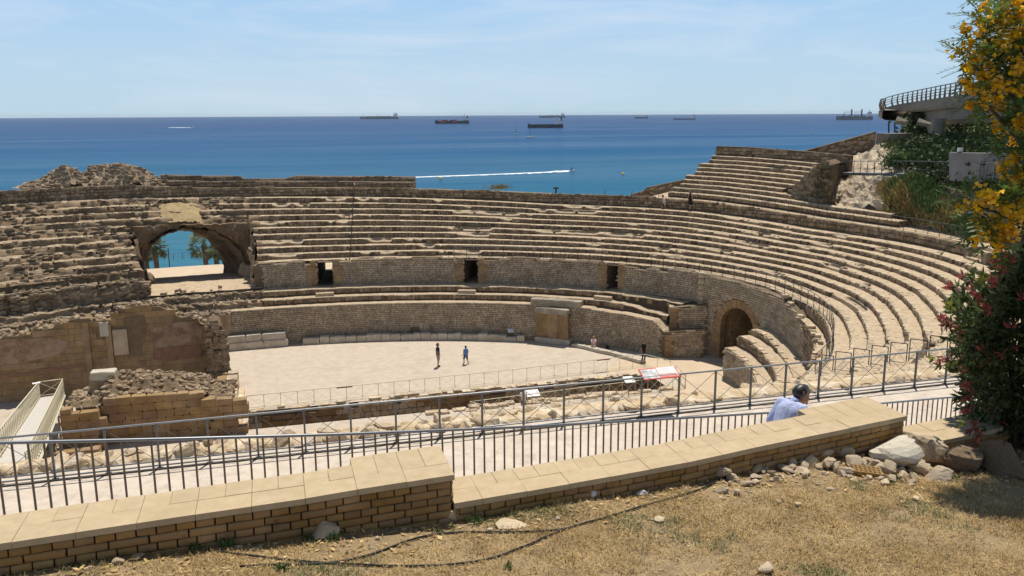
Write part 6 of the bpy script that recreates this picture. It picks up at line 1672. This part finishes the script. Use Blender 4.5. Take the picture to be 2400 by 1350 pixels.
def red_bush():
    rng = np.random.RandomState(17); base = on_lawn(2385, 1068); c = base+np.array([.42, .30, 1.06])
    T = thing('red_tipped_shrub', base, 'dense dark shrub with narrow leaves and red young shoots', 'shrub')
    V = {k: [] for k in ('leaf_dark', 'leaf_red', 'leaf_yellow')}; Fq = {k: [] for k in V}
    def rosette(p, d, m, n, L):
        d = d/np.linalg.norm(d)
        for k in range(n):
            e = d*rng.uniform(.5, 1.1)+rng.normal(0, .55, 3); e /= np.linalg.norm(e); l = L*rng.uniform(.6, 1.1); w = np.cross(e, rng.normal(size=3)); w = w/(np.linalg.norm(w)+1e-6)*l*.16; q = p-d*rng.uniform(0, .05); o = len(V[m])
            V[m] += [q, q+e*l*.5+w, q+e*l, q+e*l*.5-w]; Fq[m].append((o, o+1, o+2, o+3))
    st = []
    for k in range(9):
        a = rng.uniform(0, 6.28); st.append(a); tip = c+np.array([math.cos(a)*.4, math.sin(a)*.4, rng.uniform(.1, .7)]); MB().tube([base+np.array([.3+rng.normal(0, .08), .2+rng.normal(0, .08), -.1]), (base+tip)/2+np.array([.1, .1, 0]), tip], [.03, .02, .008], 6).build('stem', 'bark', T, True)
    sprays = [(2205, 745, 1.0, 'r'), (2225, 715, .8, 'y'), (2270, 650, 1, 'g'), (2290, 690, 1, 'r'), (2330, 660, 1, 'r'), (2345, 625, 1, 'r'), (2362, 600, 1, 'r'), (2215, 795, 1, 'g'), (2200, 845, 1, 'r'), (2185, 838, .8, 'y'), (2240, 800, 1, 'g'), (2250, 850, 1, 'g'), (2262, 905, 1, 'r'), (2268, 935, 1, 'r'), (2255, 990, 1, 'y'), (2262, 965, 1, 'r'), (2275, 1010, 1, 'r'), (2285, 1040, .9, 'r'), (2240, 770, 1, 'r'), (2265, 745, 1, 'g'), (2290, 760, 1, 'g'), (2310, 720, 1, 'r'), (2212, 760, 1, 'r'), (2230, 855, 1, 'y'), (2300, 655, .8, 'y')]
    for x, y, s, kd in sprays:
        p = atzc(x, y, 8.15+rng.uniform(-.15, .25)); v = p-c; MB().tube([c+v*.35, p-v*.05], [.007, .003], 5).build('twig', 'bark', T)
        for f in np.linspace(.55, .93, 6): rosette(c+v*f+rng.normal(0, .03, 3), v, 'leaf_dark', 12, .085)
        rosette(p, v, {'r': 'leaf_red', 'y': 'leaf_yellow', 'g': 'leaf_dark'}[kd], 16, .085)
        if kd == 'r': rosette(p-v*.06, v, 'leaf_red', 12, .08)
    for q in range(2300):
        v = rng.normal(size=3); v /= np.linalg.norm(v); r = rng.uniform(.2, 1)**.4; k = 1+.22*fbm(v*1.5, 1.2, 4)
        p = c+v*np.array([.80, .8, 1.04])*r*k; 
        if p[2] < base[2]+.05: continue
        rosette(p, v+rng.normal(0, .3, 3)+np.array([0, 0, .3]), 'leaf_red' if (r > .9 and rng.uniform() < .2) else 'leaf_dark', 9, .12)
    for m, nm in (('leaf_dark', 'crown'), ('leaf_red', 'red_shoots'), ('leaf_yellow', 'yellow_shoots')): tag(link(nm, mesh_np(np.array(V[m]), np.array(Fq[m]), m, name=nm), T), kind='stuff')
red_bush()
def palms():
    rng = np.random.RandomState(23)
    for x, y, r, lab in ((362, 578, 2.2, 'bushy fan palm seen through the left side of the arch opening'), (478, 572, 2.6, 'taller fan palm seen through the right side of the arch opening'), (340, 592, 1.6, 'low fan palm beside the arch jamb, half hidden by the bushy one'), (505, 588, 1.6, 'low fan palm at the right edge of the arch opening')):
        zc = 118 if r > 2 else 121; c = atzc(x, y, zc); g = -7.6; T = thing('palm_tree', (c[0], c[1], g), lab, 'palm')
        MB().tube([(c[0], c[1], g-.5), (c[0]+.1, c[1], (g+c[2])/2), (c[0], c[1], c[2])], [.35, .32, .36], 8).build('trunk', 'bark', T, True)
        V = []; Fq = []
        for k in range(70):
            a = rng.uniform(0, 6.28); el = rng.uniform(-.9, 1.3); d = np.array([math.cos(a)*math.cos(el), math.sin(a)*math.cos(el), math.sin(el)]); h = c+d*r*.55; s = np.cross(d, [0, 0, 1]); s /= np.linalg.norm(s)+1e-6; up = np.cross(s, d)
            o = len(V); V += [c-s*.03, c+s*.03, h+s*.03, h-s*.03]; Fq.append((o, o+1, o+2, o+3))
            for j in range(11):
                b = (j-5)/5*1.15; e = d*math.cos(b)+s*math.sin(b)-np.array([0, 0, .25*abs(b)]); l = r*.5*(1-.2*abs(b)); w = up*.02+np.cross(e, up)*.05; o = len(V); V += [h, h+e*l*.5+w, h+e*l-np.array([0, 0, .15]), h+e*l*.5-w]; Fq.append((o, o+1, o+2, o+3))
        link('crown', mesh_np(np.array(V), np.array(Fq), 'palm_leaf', name='crown'), T)
    # wire fence posts and a beach mast between the palms
    for x, y, lab in ((394, 590, 'thin dark post standing on the beach between the palms'),):
        p = atzc(x, y-6, 112); T = thing('beach_post', (p[0], p[1], terr_z(38)), lab, 'post'); rod('post', (p[0], p[1], terr_z(40)-4), p, .07, 'dark_steel', T); rod('cap', p, p+np.array([0, 0, .1]), .09, 'dark_steel', T)
    F_ = thing('beach_fence', atzc(425, 605, 104), 'thin wire fence along the edge of the sandy terrace behind the arch', 'fence')
    a, b = atzc(318, 600, 104), atzc(532, 592, 109); a[2] = b[2] = .95
    railing(F_, [a, b], .75, 1.1, 'dark_steel', 'dark_steel', .03, .02, 0, bottoms=(.4,))
    # small plant on the back wall skyline
    V = []; Fq = []; c = EL(14.6, rad(61.5), zB(61)+.1)
    for q in range(240): a = rng.uniform(0, 6.28); leaf_quad(V, Fq, c+np.array([rng.normal(0, .55), rng.normal(0, .2), 0]), rng.uniform(.3, .75), .08, np.array([math.cos(a)*.4, math.sin(a)*.4, 1]))
    tag(link('grass_tuft', mesh_np(np.array(V), np.array(Fq), 'drygrass', name='grass_tuft')), 'dry grass tuft growing on top of the back wall against the sea', 'grass')
palms()
# dark lamp post and hooks on the skyline of the back wall
def skyline_bits():
    p = EL(14.6, rad(53.9), zB(54)-.1); T = thing('lamp_head', p, 'small dark lamp on a short post peeping over the back wall', 'lamp'); rod('post', p, p+np.array([0, 0, .55]), .09, 'dark_steel', T); MB().box(p+np.array([0, 0, .5]), (.5, .25, .16)).build('head', 'dark_steel', T)
    for deg in (47.0, 43.2, 40.2):
        p = EL(14.1, rad(deg), zB(deg)-.1); T = thing('iron_hook', p, 'thin bent iron bar sticking up from the top of the back wall', 'iron bar', 'iron bars on the back wall'); MB().tube([p, p+np.array([0, 0, .35]), p+np.array([.12, 0, .55])], .025, 6).build('bar', 'dark_steel', T)
    # chain hung down the seats at the left
    T = thing('rope_line', EL(14, rad(79.5), 11), 'dark knotted rope line hanging straight down the seat tiers', 'rope'); pts = []
    for k in range(10, -1, -1):
        t = 79.9-.16*(10-k)*.2; 
        pts += [EL(dk(k+1)-.1, rad(t), zk(k, t)+.06), EL(dk(k)-.05, rad(t), zk(k, t)+.05), EL(dk(k)-.10, rad(t), zk(k-1, t)+.06 if k else zLedge(t)+.05)]
    MB().tube([EL(13.55, rad(79.9), zB(79.9)), EL(13.5, rad(79.9), zT(79.9)+.05)]+pts, .035, 6).build('rope', 'dark_steel', T)
    q = EL(13.7, rad(79.9), zB(80)); T2 = thing('marker_pole', q, 'slim red and white pole standing on the back wall above the rope', 'pole'); rod('pole', q, q+np.array([.1, 0, .9]), .05, 'red_print', T2); rod('band', q+np.array([.03, 0, .28]), q+np.array([.06, 0, .55]), .055, 'white', T2)
skyline_bits()
# ================================================================== SEA TRAFFIC
def sea_at(x, y): return atz(x, y, SEA)
def ship(name, xl, xr, yw, label, hull, deckm, house_right=True, fb=.075, house_h=.17, house_w=.11, extras='tanker', color_panels=False):
    """a ship seen from the side: pixel columns of its ends, pixel row of its waterline"""
    a, b = sea_at(xl, yw), sea_at(xr, yw); D = ((a+b)/2-CAM)@FW; L = (xr-xl)/F*D; c = (a+b)/2; t = np.array([RT[0], RT[1], 0]); t /= np.linalg.norm(t); s = np.array([-t[1], t[0], 0])
    sg = 1 if house_right else -1
    T = thing(name, (c[0], c[1], SEA), label, 'ship'); P = lambda u, v, z: tuple(c+t*(u*L*sg)+s*(v*L)+np.array([0, 0, z*L]))
    B = .075
    stn = [(-.5, .0, 1.28), (-.465, .35, 1.22), (-.40, .85, 1.05), (-.30, 1, 1), (0, 1, 1), (.33, 1, 1), (.36, 1, 1.12), (.47, .92, 1.12), (.5, .75, 1.12)]
    rows = [[P(u, -w*B, -.02), P(u+(.02 if u < -.4 else 0), -w*B*.96, 0), P(u, -w*B, fb*h), P(u, w*B, fb*h), P(u, w*B, -.02)] for u, w, h in stn]
    b = MB().grid(rows, flip=False); b.add(rows[-1], [(0, 1, 2, 3, 4)]); b.build('hull', hull, T)
    def bx(nm, u0, u1, w, z0, z1, m): return MB().hexa([P(u0, -w, z0), P(u1, -w, z0), P(u1, w, z0), P(u0, w, z0), P(u0, -w, z1), P(u1, -w, z1), P(u1, w, z1), P(u0, w, z1)]).build(nm, m, T)
    z = fb*1.1
    bx('deckhouse', .46-house_w, .46, .055, z, z+house_h*.45, 'ship_white'); bx('bridge_deck', .47-house_w, .435, .06, z+house_h*.45, z+house_h*.72, 'ship_white'); br = bx('wheelhouse', .475-house_w, .42-.2*house_w, .068, z+house_h*.72, z+house_h, 'ship_white')
    bx('funnel', .43, .468, .02, z+house_h*.45, z+house_h*1.02, hull); MB().tube([P(.47-house_w*.6, 0, z+house_h), P(.47-house_w*.6, 0, z+house_h*1.5)], .006*L, 5).build('mast', 'hull_grey', T)
    MB().tube([P(-.42, 0, fb*1.05), P(-.42, 0, fb+.075)], .004*L, 5).build('fore_mast', 'hull_grey', T)
    if extras == 'tanker':
        bx('deck_pipes', -.36, .3, .012, fb, fb+.018, deckm); MB().tube([P(-.05, 0, fb), P(-.05, 0, fb+.05), P(.03, 0, fb+.055)], .004*L, 5).build('hose_crane', 'hull_grey', T)
    elif extras == 'freighter': bx('hatch', -.32, .28, .05, fb, fb+.012, deckm)
    elif extras == 'gas':
        for k in range(2): bx('gas_tank', -.30+.25*k, -.12+.25*k, .055, fb*.98, fb+.028, deckm)
        bx('pump_room', -.06, .0, .04, fb, fb+.04, 'ship_white'); MB().tube([P(-.03, 0, fb), P(-.03, 0, fb+.075), P(-.1, 0, fb+.08)], .005*L, 5).build('hose_crane', 'hull_grey', T)
        for u0, u1 in ((-.37, -.18), (.02, .15)): MB().add([P(u0, -B-.001, fb*.45), P(u1, -B-.001, fb*.45), P(u1, -B-.001, fb*.95), P(u0, -B-.001, fb*.95)], [(0, 1, 2, 3)]).build('name_field', 'hull_red', T)
    elif extras == 'bulk':
        for k in range(4): bx('hatch', -.36+.18*k, -.24+.18*k, .05, fb, fb+.03, deckm)
        for u in (-.39, -.08, .2):
            if u == -.39: bx('crane_post', -.30+.0, -.285, .012, fb, fb+.09, deckm)
            else:
                bx('crane_post', u-.015, u+.015, .02, fb, fb+.2, 'hull_grey'); MB().tube([P(u, -.02, fb+.13), P(u-.22, -.02, fb+.12)], .006*L, 5).build('crane_jib', 'hull_grey', T)
    return T
ship('tanker', 845, 935, 279, 'long pale tanker far out on the horizon, leftmost of the anchored ships', 'hull_grey', 'ship_deck', fb=.05, house_h=.085, house_w=.09)
ship('gas_carrier', 1020, 1100, 290, 'dark gas carrier with red patches on its hull and a white deckhouse', 'hull_dark', 'hull_red', fb=.085, house_h=.13, house_w=.16, extras='gas')
ship('cargo_ship', 1237, 1320, 300, 'dark blue cargo ship with a high black stern house, closest of the big ships', 'hull_dark', 'hull_grey', fb=.095, house_h=.19, house_w=.20, extras='freighter')
ship('tanker', 1264, 1325, 276, 'pale distant tanker right behind the dark cargo ship', 'hull_grey', 'ship_deck', fb=.06, house_h=.09, house_w=.12)
ship('cargo_ship', 1487, 1519, 277.5, 'tiny grey ship on the horizon to the right of the dark cargo ship', 'hull_grey', 'hull_grey', fb=.10, house_h=.13, house_w=.15, extras='freighter')
ship('cargo_ship', 1579, 1630, 280.5, 'small low grey coaster on the horizon, with its house at the stern', 'hull_grey', 'hull_grey', fb=.05, house_h=.15, house_w=.10, extras='freighter')
ship('bulk_carrier', 1960, 2044, 281, 'blue-grey bulk carrier with two deck cranes next to the balcony', 'hull_grey', 'hull_grey', fb=.09, house_h=.12, house_w=.09, extras='bulk')

def small_boat(name, x, y, wpx, label, sail=0.0, hull='ship_white', mast=0.0):
    c = sea_at(x, y); D = (c-CAM)@FW; L = wpx/F*D; t = np.array([RT[0], RT[1], 0]); t /= np.linalg.norm(t); s = np.array([-t[1], t[0], 0]); T = thing(name, c, label, 'boat')
    P = lambda u, v, z: tuple(c+t*(u*L)+s*(v*L)+np.array([0, 0, z*L]))
    rows = [[P(u, -w*.14, -.03), P(u, -w*.16, .11*h), P(u, w*.16, .11*h), P(u, w*.14, -.03)] for u, w, h in ((-.5, .02, 1.3), (-.3, .7, 1.1), (0, 1, 1), (.35, .95, 1), (.5, .7, 1.05))]
    b = MB().grid(rows); b.add(rows[-1], [(0, 1, 2, 3)]); b.build('hull', hull, T)
    MB().hexa([P(-.15, -.09, .1), P(.25, -.1, .1), P(.25, .1, .1), P(-.15, .09, .1), P(-.05, -.07, .22), P(.2, -.08, .22), P(.2, .08, .22), P(-.05, .07, .22)]).build('cabin', 'ship_white', T)
    if mast:
        MB().tube([P(0, 0, .1), P(.02, 0, mast)], .014*L, 5).build('mast', 'hull_grey', T); MB().tube([P(0, 0, .3), P(.42, 0, .28)], .012*L, 5).build('boom', 'hull_grey', T)
    if sail: MB().hexa([P(0, -.005, .32), P(.1, -.005, .32), P(.1, .005, .32), P(0, .005, .32), P(.0, -.003, mast*.97), P(.012, -.003, mast*.97), P(.012, .003, mast*.97), P(.0, .003, mast*.97)]).build('sail', 'hull_grey', T)
small_boat('sailing_yacht', 1209, 315, 13, 'small sailing yacht with a dark half-raised sail, left of the white one', sail=1, mast=1.6)
small_boat('sailing_yacht', 1243, 323.5, 24, 'white sailing yacht with bare mast in front of the dark cargo ship', mast=1.05)
small_boat('motor_boat', 1901, 312, 11, 'tiny white motor boat on the sea to the left of the balcony')
small_boat('motor_boat', 504, 318, 10, 'tiny white motor boat far left on the open sea')
small_boat('motor_boat', 452, 299, 9, 'speeding motor boat at the head of a thin white wake near the horizon')
def wake(pts, label):
    V = []; L = []; R_ = []
    n = 90; xs = np.linspace(0, 1, n); X = np.interp(xs, [p[0] for p in pts], [p[1] for p in pts]); Y = np.interp(xs, [p[0] for p in pts], [p[2] for p in pts]); Wp = np.interp(xs, [p[0] for p in pts], [p[3] for p in pts])
    rows = []
    for i in range(n):
        c = sea_at(X[i], Y[i]); d = sea_at(X[i], Y[i]+.6*Wp[i]*max(.12, .6+1.1*n1(i*.9, 2)))-c; e = sea_at(X[i], Y[i]-.6*Wp[i]*max(.12, .6+1.1*n1(i*.9, 3)))-c
        h = .15+.9*max(0, Wp[i]-3.5)/4*(1+n1(i*.8, 7))
        rows.append([c+d+np.array([0, 0, .03]), c+d*.4+np.array([0, 0, .1+h*.5]), c+np.array([0, 0, .12+h]), c+e*.4+np.array([0, 0, .1+h*.5]), c+e+np.array([0, 0, .03])])
    o = MB().grid(rows, flip=True).build('wake', 'foam', None, True); tag(o, label, 'wake', kind='stuff')
wake([(0, 820, 420.5, .5), (.25, 950, 416.5, 1.0), (.6, 1150, 409.5, 1.6), (.85, 1270, 404.5, 2.6), (.93, 1305, 402.5, 4.5), (1, 1342, 400.5, 1.0)], 'long white foaming wake trailing behind the jet ski')
wake([(0, 395, 299, .5), (.6, 430, 299, .8), (1, 447, 299.3, .6)], 'thin white wake far out on the left of the sea')
def jetski():
    c = sea_at(1341, 401.5); T = thing('jet_ski', c, 'jet ski with a rider speeding at the head of the long white wake', 'jet ski'); t = np.array([RT[0], RT[1], 0]); t /= np.linalg.norm(t); s = np.array([-t[1], t[0], 0])
    P = lambda u, v, z: tuple(c+t*u+s*v+np.array([0, 0, z])); rows = [[P(u, -w, 0), P(u, -w, h), P(u, w, h), P(u, w, 0)] for u, w, h in ((-1.6, .5, .5), (-.5, .6, .6), (.6, .5, .8), (1.6, .1, .5))]
    b = MB().grid(rows); b.add(rows[0], [(3, 2, 1, 0)]); b.build('hull', 'ship_white', T); MB().hexa([P(-.9, -.25, .5), P(.4, -.25, .5), P(.4, .25, .5), P(-.9, .25, .5), P(-.8, -.2, .85), P(.2, -.2, .95), P(.2, .2, .95), P(-.8, .2, .85)]).build('seat', 'black_cloth', T)
    q = thing('person', P(-.4, 0, .9), 'rider in a dark wetsuit crouching on the jet ski', 'person')
    b = MB(); b.tube([P(-.5, 0, .9), P(-.35, 0, 1.3), P(-.1, 0, 1.65)], [.24, .26, .16], 8); b.tube([P(-.15, .2, 1.5), P(.3, .2, 1.2)], .07, 6); b.tube([P(-.15, -.2, 1.5), P(.3, -.2, 1.2)], .07, 6); b.ball(P(.0, 0, 1.85), .16); b.tube([P(-.4, .2, .95), P(.1, .3, .8), P(-.1, .35, .4)], .1, 6); b.tube([P(-.4, -.2, .95), P(.1, -.3, .8), P(-.1, -.35, .4)], .1, 6)
    b.build('body', 'navy', q, True)
jetski()
for x, y, lab in ((1460, 409, 'yellow marker buoy floating right of the jet ski'), (1033, 420, 'yellow marker buoy floating below the long wake')):
    c = sea_at(x, y); T = thing('buoy', c, lab, 'buoy'); MB().tube([c-np.array([0, 0, .3]), c+np.array([0, 0, .5]), c+np.array([0, 0, 1.0])], [.75, .7, .2], 10).build('float', 'buoy_yellow', T, True); rod('staff', c+np.array([0, 0, .9]), c+np.array([0, 0, 1.6]), .06, 'buoy_yellow', T)

# ================================================================== PEOPLE
def capsule_mesh(chains, m, name, vox=.016):
    """one continuous skin over tapered limbs: chains = list of [(x, y, z, r), ...]"""
    b = MB()
    for ch in chains:
        pts = [c[:3] for c in ch]; rs = [c[3] for c in ch]
        b.tube(pts, rs, 10)
        for c in ch: b.ball(c[:3], c[3]*.995, 10, 6)
    me = mesh_from(b.v, b.f, m, True, name); return me
def person(loc, rz, label, H_=1.75, pose='stand', skin='skin', hair='hair_dark', top='navy', bottom='khaki', shoes='black_cloth', sleeves=.55, legs=.55, hat=None, female=False, bag=None, lean=0.0, turn=0.0, longhair=False, vox=.016, armL=None, armR=None, collar=False, headpitch=.0):
    k = H_/1.75; T = thing('person', loc, label, 'person'); M = Matrix.Translation(tuple(map(float, loc))) @ Matrix.Rotation(rz, 4, 'Z')
    sh = .18 if not female else .16; hip = .095 if not female else .10
    if pose == 'sit':
        pel = (0, 0, .46); kneeL, kneeR = (hip, -.42, .50), (-hip, -.44, .48); ankL, ankR = (hip+.01, -.40, .08), (-hip-.02, -.36, .08); dz = -.46
    else:
        st = .16 if pose == 'walk' else .0
        pel = (0, 0, .93); kneeL, kneeR = (hip+.01, -.04-st*.8, .50), (-hip-.01, -.03+st*.5, .50); ankL, ankR = (hip+.02, .02-st, .08), (-hip-.03, .02+st*1.5, .09 if not st else .14); dz = 0
    zc = pel[2]; sl = math.sin(lean); cl = math.cos(lean); up = lambda x, y, h: (x, y*cl-h*sl, zc+h*cl+y*sl)
    chest = up(0, .01, .40); neck = up(0, .01, .56); hd = up(0, -.03-.10*headpitch, .70-.03*headpitch); hd2 = up(0, -.015-.05*headpitch, .74-.02*headpitch)
    sL, sR = up(sh, .01, .49), up(-sh, .01, .49)
    aL = armL or [up(sh+.06, .02, .22), up(sh+.07, -.08, -.02)]; aR = armR or [up(-sh-.06, .02, .22), up(-sh-.07, -.08, -.02)]
    def fingers(e, w):
        e, w = np.array(e), np.array(w); d = (w-e)/np.linalg.norm(w-e); side = np.array([0, 1.0, 0]) if abs(d[1]) < .9 else np.array([0, 0, 1.0]); side -= d*(side@d); side /= np.linalg.norm(side); n = np.cross(d, side); ch = [[(*w, .026), (*(w+d*.075), .032)]]
        for q, ln in ((-1.5, .065), (-.5, .078), (.5, .075), (1.5, .058)):
            b0 = w+d*.085+side*q*.019; m1 = b0+d*ln*.55+n*.008; ch.append([(*b0, .009), (*m1, .0085), (*(m1+d*ln*.35+n*.022), .007)])
        t0 = w+d*.03-side*.028; ch.append([(*t0, .011), (*(t0+d*.04-side*.022+n*.008), .009), (*(t0+d*.07-side*.022+n*.018), .008)]); return ch
    body = [[(*pel, .125), (*chest, .135), (*neck, .06)], [(*neck, .058), (*hd, .062)], [(*hd, .082), (*hd2, .098)],
            [(*sL, .07), (*aL[0], .048), (*aL[1], .032)], [(*sR, .07), (*aR[0], .048), (*aR[1], .032)],
            [(hip, pel[1], zc-.02, .095), (*kneeL, .06), (*ankL, .04)], [(-hip, pel[1], zc-.02, .095), (*kneeR, .06), (*ankR, .04)],
            [(*up(0, -.105-.12*headpitch, .695-.04*headpitch), .016), (*up(0, -.125-.12*headpitch, .675-.05*headpitch), .018)], [(*up(.088, 0, .70), .018), (*up(.09, .01, .72), .016)], [(*up(-.088, 0, .70), .018), (*up(-.09, .01, .72), .016)],
            [(*ankL, .04), (ankL[0], ankL[1]-.13, .045, .036)], [(*ankR, .04), (ankR[0], ankR[1]-.13, ankR[2]-.04, .036)]]+fingers(aL[0], aL[1])+fingers(aR[0], aR[1])
    def put(nm, ch, m, v=vox):
        me = capsule_mesh(ch, m, nm); me.transform(M @ Matrix.Scale(k, 4)); o = link(nm, me, T)
        md = o.modifiers.new('skin', 'REMESH'); md.mode = 'VOXEL'; md.voxel_size = v*k; md.use_smooth_shade = True; s2 = o.modifiers.new('soften', 'SMOOTH'); s2.factor = .5; s2.iterations = 6; return o
    put('body', body, skin, min(vox, .012))
    def lerp(a, b, f): return tuple(a[i]+(b[i]-a[i])*f for i in range(3))
    tops = [[(*up(.06, 0, -.06), .125), (*up(.05, .005, .18), .125), (*up(.06, .01, .40), .135)], [(*up(-.06, 0, -.06), .125), (*up(-.05, .005, .18), .125), (*up(-.06, .01, .40), .135)], [(*up(0, 0, -.06), .14), (*up(0, .005, .18), .14), (*up(0, .01, .42), .15)], [(*up(.1, .01, .49), .08), (*up(-.1, .01, .49), .08)], [(*neck, .07), (*up(0, .01, .5), .09)]]
    for s_, a_ in ((sL, aL), (sR, aR)):
        if sleeves > 0:
            if sleeves <= 1: tops.append([(*s_, .078), (*lerp(s_, a_[0], sleeves), .066)])
            else: tops += [[(*s_, .078), (*a_[0], .06)], [(*a_[0], .06), (*lerp(a_[0], a_[1], sleeves-1), .048)]]
    put('shirt', tops, top)
    if collar: put('collar', [[(*up(.07, -.02, .555), .026), (*up(.05, .05, .575), .026), (*up(-.05, .05, .575), .026), (*up(-.07, -.02, .555), .026)]], top)
    bots = [[(*up(.05, 0, -.03), .135), (*up(-.05, 0, -.03), .135)]]
    for hx, kn, an in ((hip, kneeL, ankL), (-hip, kneeR, ankR)):
        h0 = (hx, pel[1], zc-.03)
        if legs <= 1: bots.append([(*h0, .118), (*lerp(h0, kn, legs*.98), .092)])
        else: bots += [[(*h0, .118), (*kn, .075)], [(*kn, .075), (*lerp(kn, an, legs-1), .058)]]
    put('trousers' if legs > 1 else 'shorts', bots, bottom)
    put('shoes', [[(*ankL, .045), (ankL[0], ankL[1]-.02, .045, .05), (ankL[0], ankL[1]-.15, .04, .042)]], shoes); put('shoes', [[(*ankR, .045), (ankR[0], ankR[1]-.02, ankR[2]-.035, .05), (ankR[0], ankR[1]-.15, ankR[2]-.04, .042)]], shoes)
    hh = [[(*up(0, .02-.05*headpitch, .755-.02*headpitch), .104), (*up(0, .035-.04*headpitch, .715-.01*headpitch), .098)], [(*up(0, -.05-.09*headpitch, .80-.035*headpitch), .06), (*up(0, .0-.07*headpitch, .80-.02*headpitch), .075)]]
    if longhair: hh.append([(*up(0, .06, .72), .08), (*up(0, .09, .50), .06)])
    put('cap' if hat else 'hair', hh, hat or hair)
    if hat: put('cap_brim', [[(*up(0, -.10, .785), .03), (*up(0, -.16, .77), .022)]], hat)
    if bag == 'shoulder': put('shoulder_bag', [[(*up(sh+.05, .03, .1), .07), (*up(sh+.06, .05, -.08), .09)]], 'bag_tan')
    return T
def face(p, deg=0):          # rotation that turns a figure (facing -y) towards heading deg, 0 = facing the camera
    return rad(deg)-YAW
g = lambda x, y, z=0: atz(x, y, z)
person(g(1027, 859.5), rad(75), 'man in navy polo shirt and beige shorts standing on the arena sand', 1.80, skin='skin_tan', hair='hair_red', top='navy', bottom='khaki', legs=.95)
person(g(1092, 853.5), rad(200), 'boy in light blue shirt and blue cap walking on the arena sand', 1.42, pose='walk', skin='skin_tan', top='sky_blue_cloth', bottom='denim', legs=.95, hat='navy')
c = g(1393, 820)
person((c[0], c[1]+.2, -.13), rad(-15), 'woman in a pink top sitting on the low pale blocks, arms raised', 1.65, pose='sit', skin='skin', hair='hair_fair', top='pink_cloth', bottom='pink_cloth', legs=.7, female=True, armL=[(.16, -.22, .62), (.10, -.42, .82)], armR=[(-.16, -.22, .62), (-.12, -.40, .86)])
person(g(1508, 849), rad(10), 'woman in black top and jeans with a tan shoulder bag by the railing corner', 1.66, skin='skin', hair='hair_red', top='black_cloth', bottom='denim', legs=1.9, female=True, bag='shoulder')
person(g(1227, 972), rad(20), 'man in white T-shirt standing beside the cream info board', 1.76, skin='skin_tan', hair='hair_dark', top='white_cloth', bottom='grey_cloth', legs=.95)
def on_tier(x, y, k):
    lo = None; r = ray(x, y)
    for q in range(4000):
        t = 40+q*.02; p = CAM+r*t
        if lo is not None and p[2] <= lo: pass
        th = math.degrees(math.atan2((p[1]-CY)/(AY+11), p[0]/(AX+11)))
        if p[2] <= zk(k, th): return np.array([p[0], p[1], zk(k, th)])
    return p
person(on_tier(1617, 494, 10), rad(120), 'woman in a black dress walking along the top seat walkway', 1.68, pose='walk', skin='skin', hair='hair_dark', top='black_cloth', bottom='black_cloth', sleeves=0, legs=.75, female=True)
person(on_tier(1556, 499, 9), rad(215), 'woman in a pale top and dark shorts climbing the step at the back wall', 1.64, pose='walk', skin='skin', hair='hair_red', top='white_cloth', bottom='navy', sleeves=0, legs=.45, female=True, lean=.25)
# man on the ramp behind the brick wall
p = atzc(1832, 950, 11.0); zz = ramp_z(p[0])
person((p[0], p[1], zz), rad(108), 'man with short dark hair in a light blue shirt behind the brick wall', 1.66, pose='walk', skin='skin_tan', hair='hair_dark', top='shirt_blue', bottom='grey_cloth', sleeves=1.35, legs=1.9, lean=.50, vox=.012, collar=True, headpitch=1.3)
# rucksack on the sand
c = g(1424, 823); T = thing('rucksack', c, 'black rucksack leaning against the low pale blocks', 'rucksack')
def vox_part(nm, ch, m, T, v=.015):
    o = link(nm, capsule_mesh(ch, m, nm), T); md = o.modifiers.new('skin', 'REMESH'); md.mode = 'VOXEL'; md.voxel_size = v; md.use_smooth_shade = True; return o
C3 = lambda x, y, z, r: (c[0]+x, c[1]+y, c[2]+z, r)
vox_part('bag', [[C3(-.08, 0, .14, .13), C3(-.04, .08, .42, .10)], [C3(.1, 0, .14, .13), C3(.05, .08, .42, .10)]], 'black_cloth', T); vox_part('pocket', [[C3(-.05, -.1, .14, .09), C3(.07, -.1, .14, .09)]], 'black_cloth', T); vox_part('strap', [[C3(-.05, .1, .5, .02), C3(.0, .12, .56, .02), C3(.06, .1, .5, .02)]], 'black_cloth', T)

# ================================================================== SEA AIR
hb = MB().box((0, 6500, SEA-1.5), (26000, 14000, 42)); hm = bpy.data.materials.new('sea_haze'); hm.use_nodes = True; ht = hm.node_tree; ht.nodes.clear()
ho = nn(ht, 'ShaderNodeOutputMaterial'); hp = nn(ht, 'ShaderNodeVolumePrincipled'); hp.inputs['Color'].default_value = (.80, .90, 1.0, 1); hp.inputs['Density'].default_value = 3.4e-5; hp.inputs['Anisotropy'].default_value = 0.0
ht.links.new(hp.outputs[0], ho.inputs['Volume']); MATS['sea_haze'] = hm
hz_o = hb.build('haze', 'sea_haze'); tag(hz_o, 'thin pale sea haze over the whole bay', 'haze', kind='stuff')
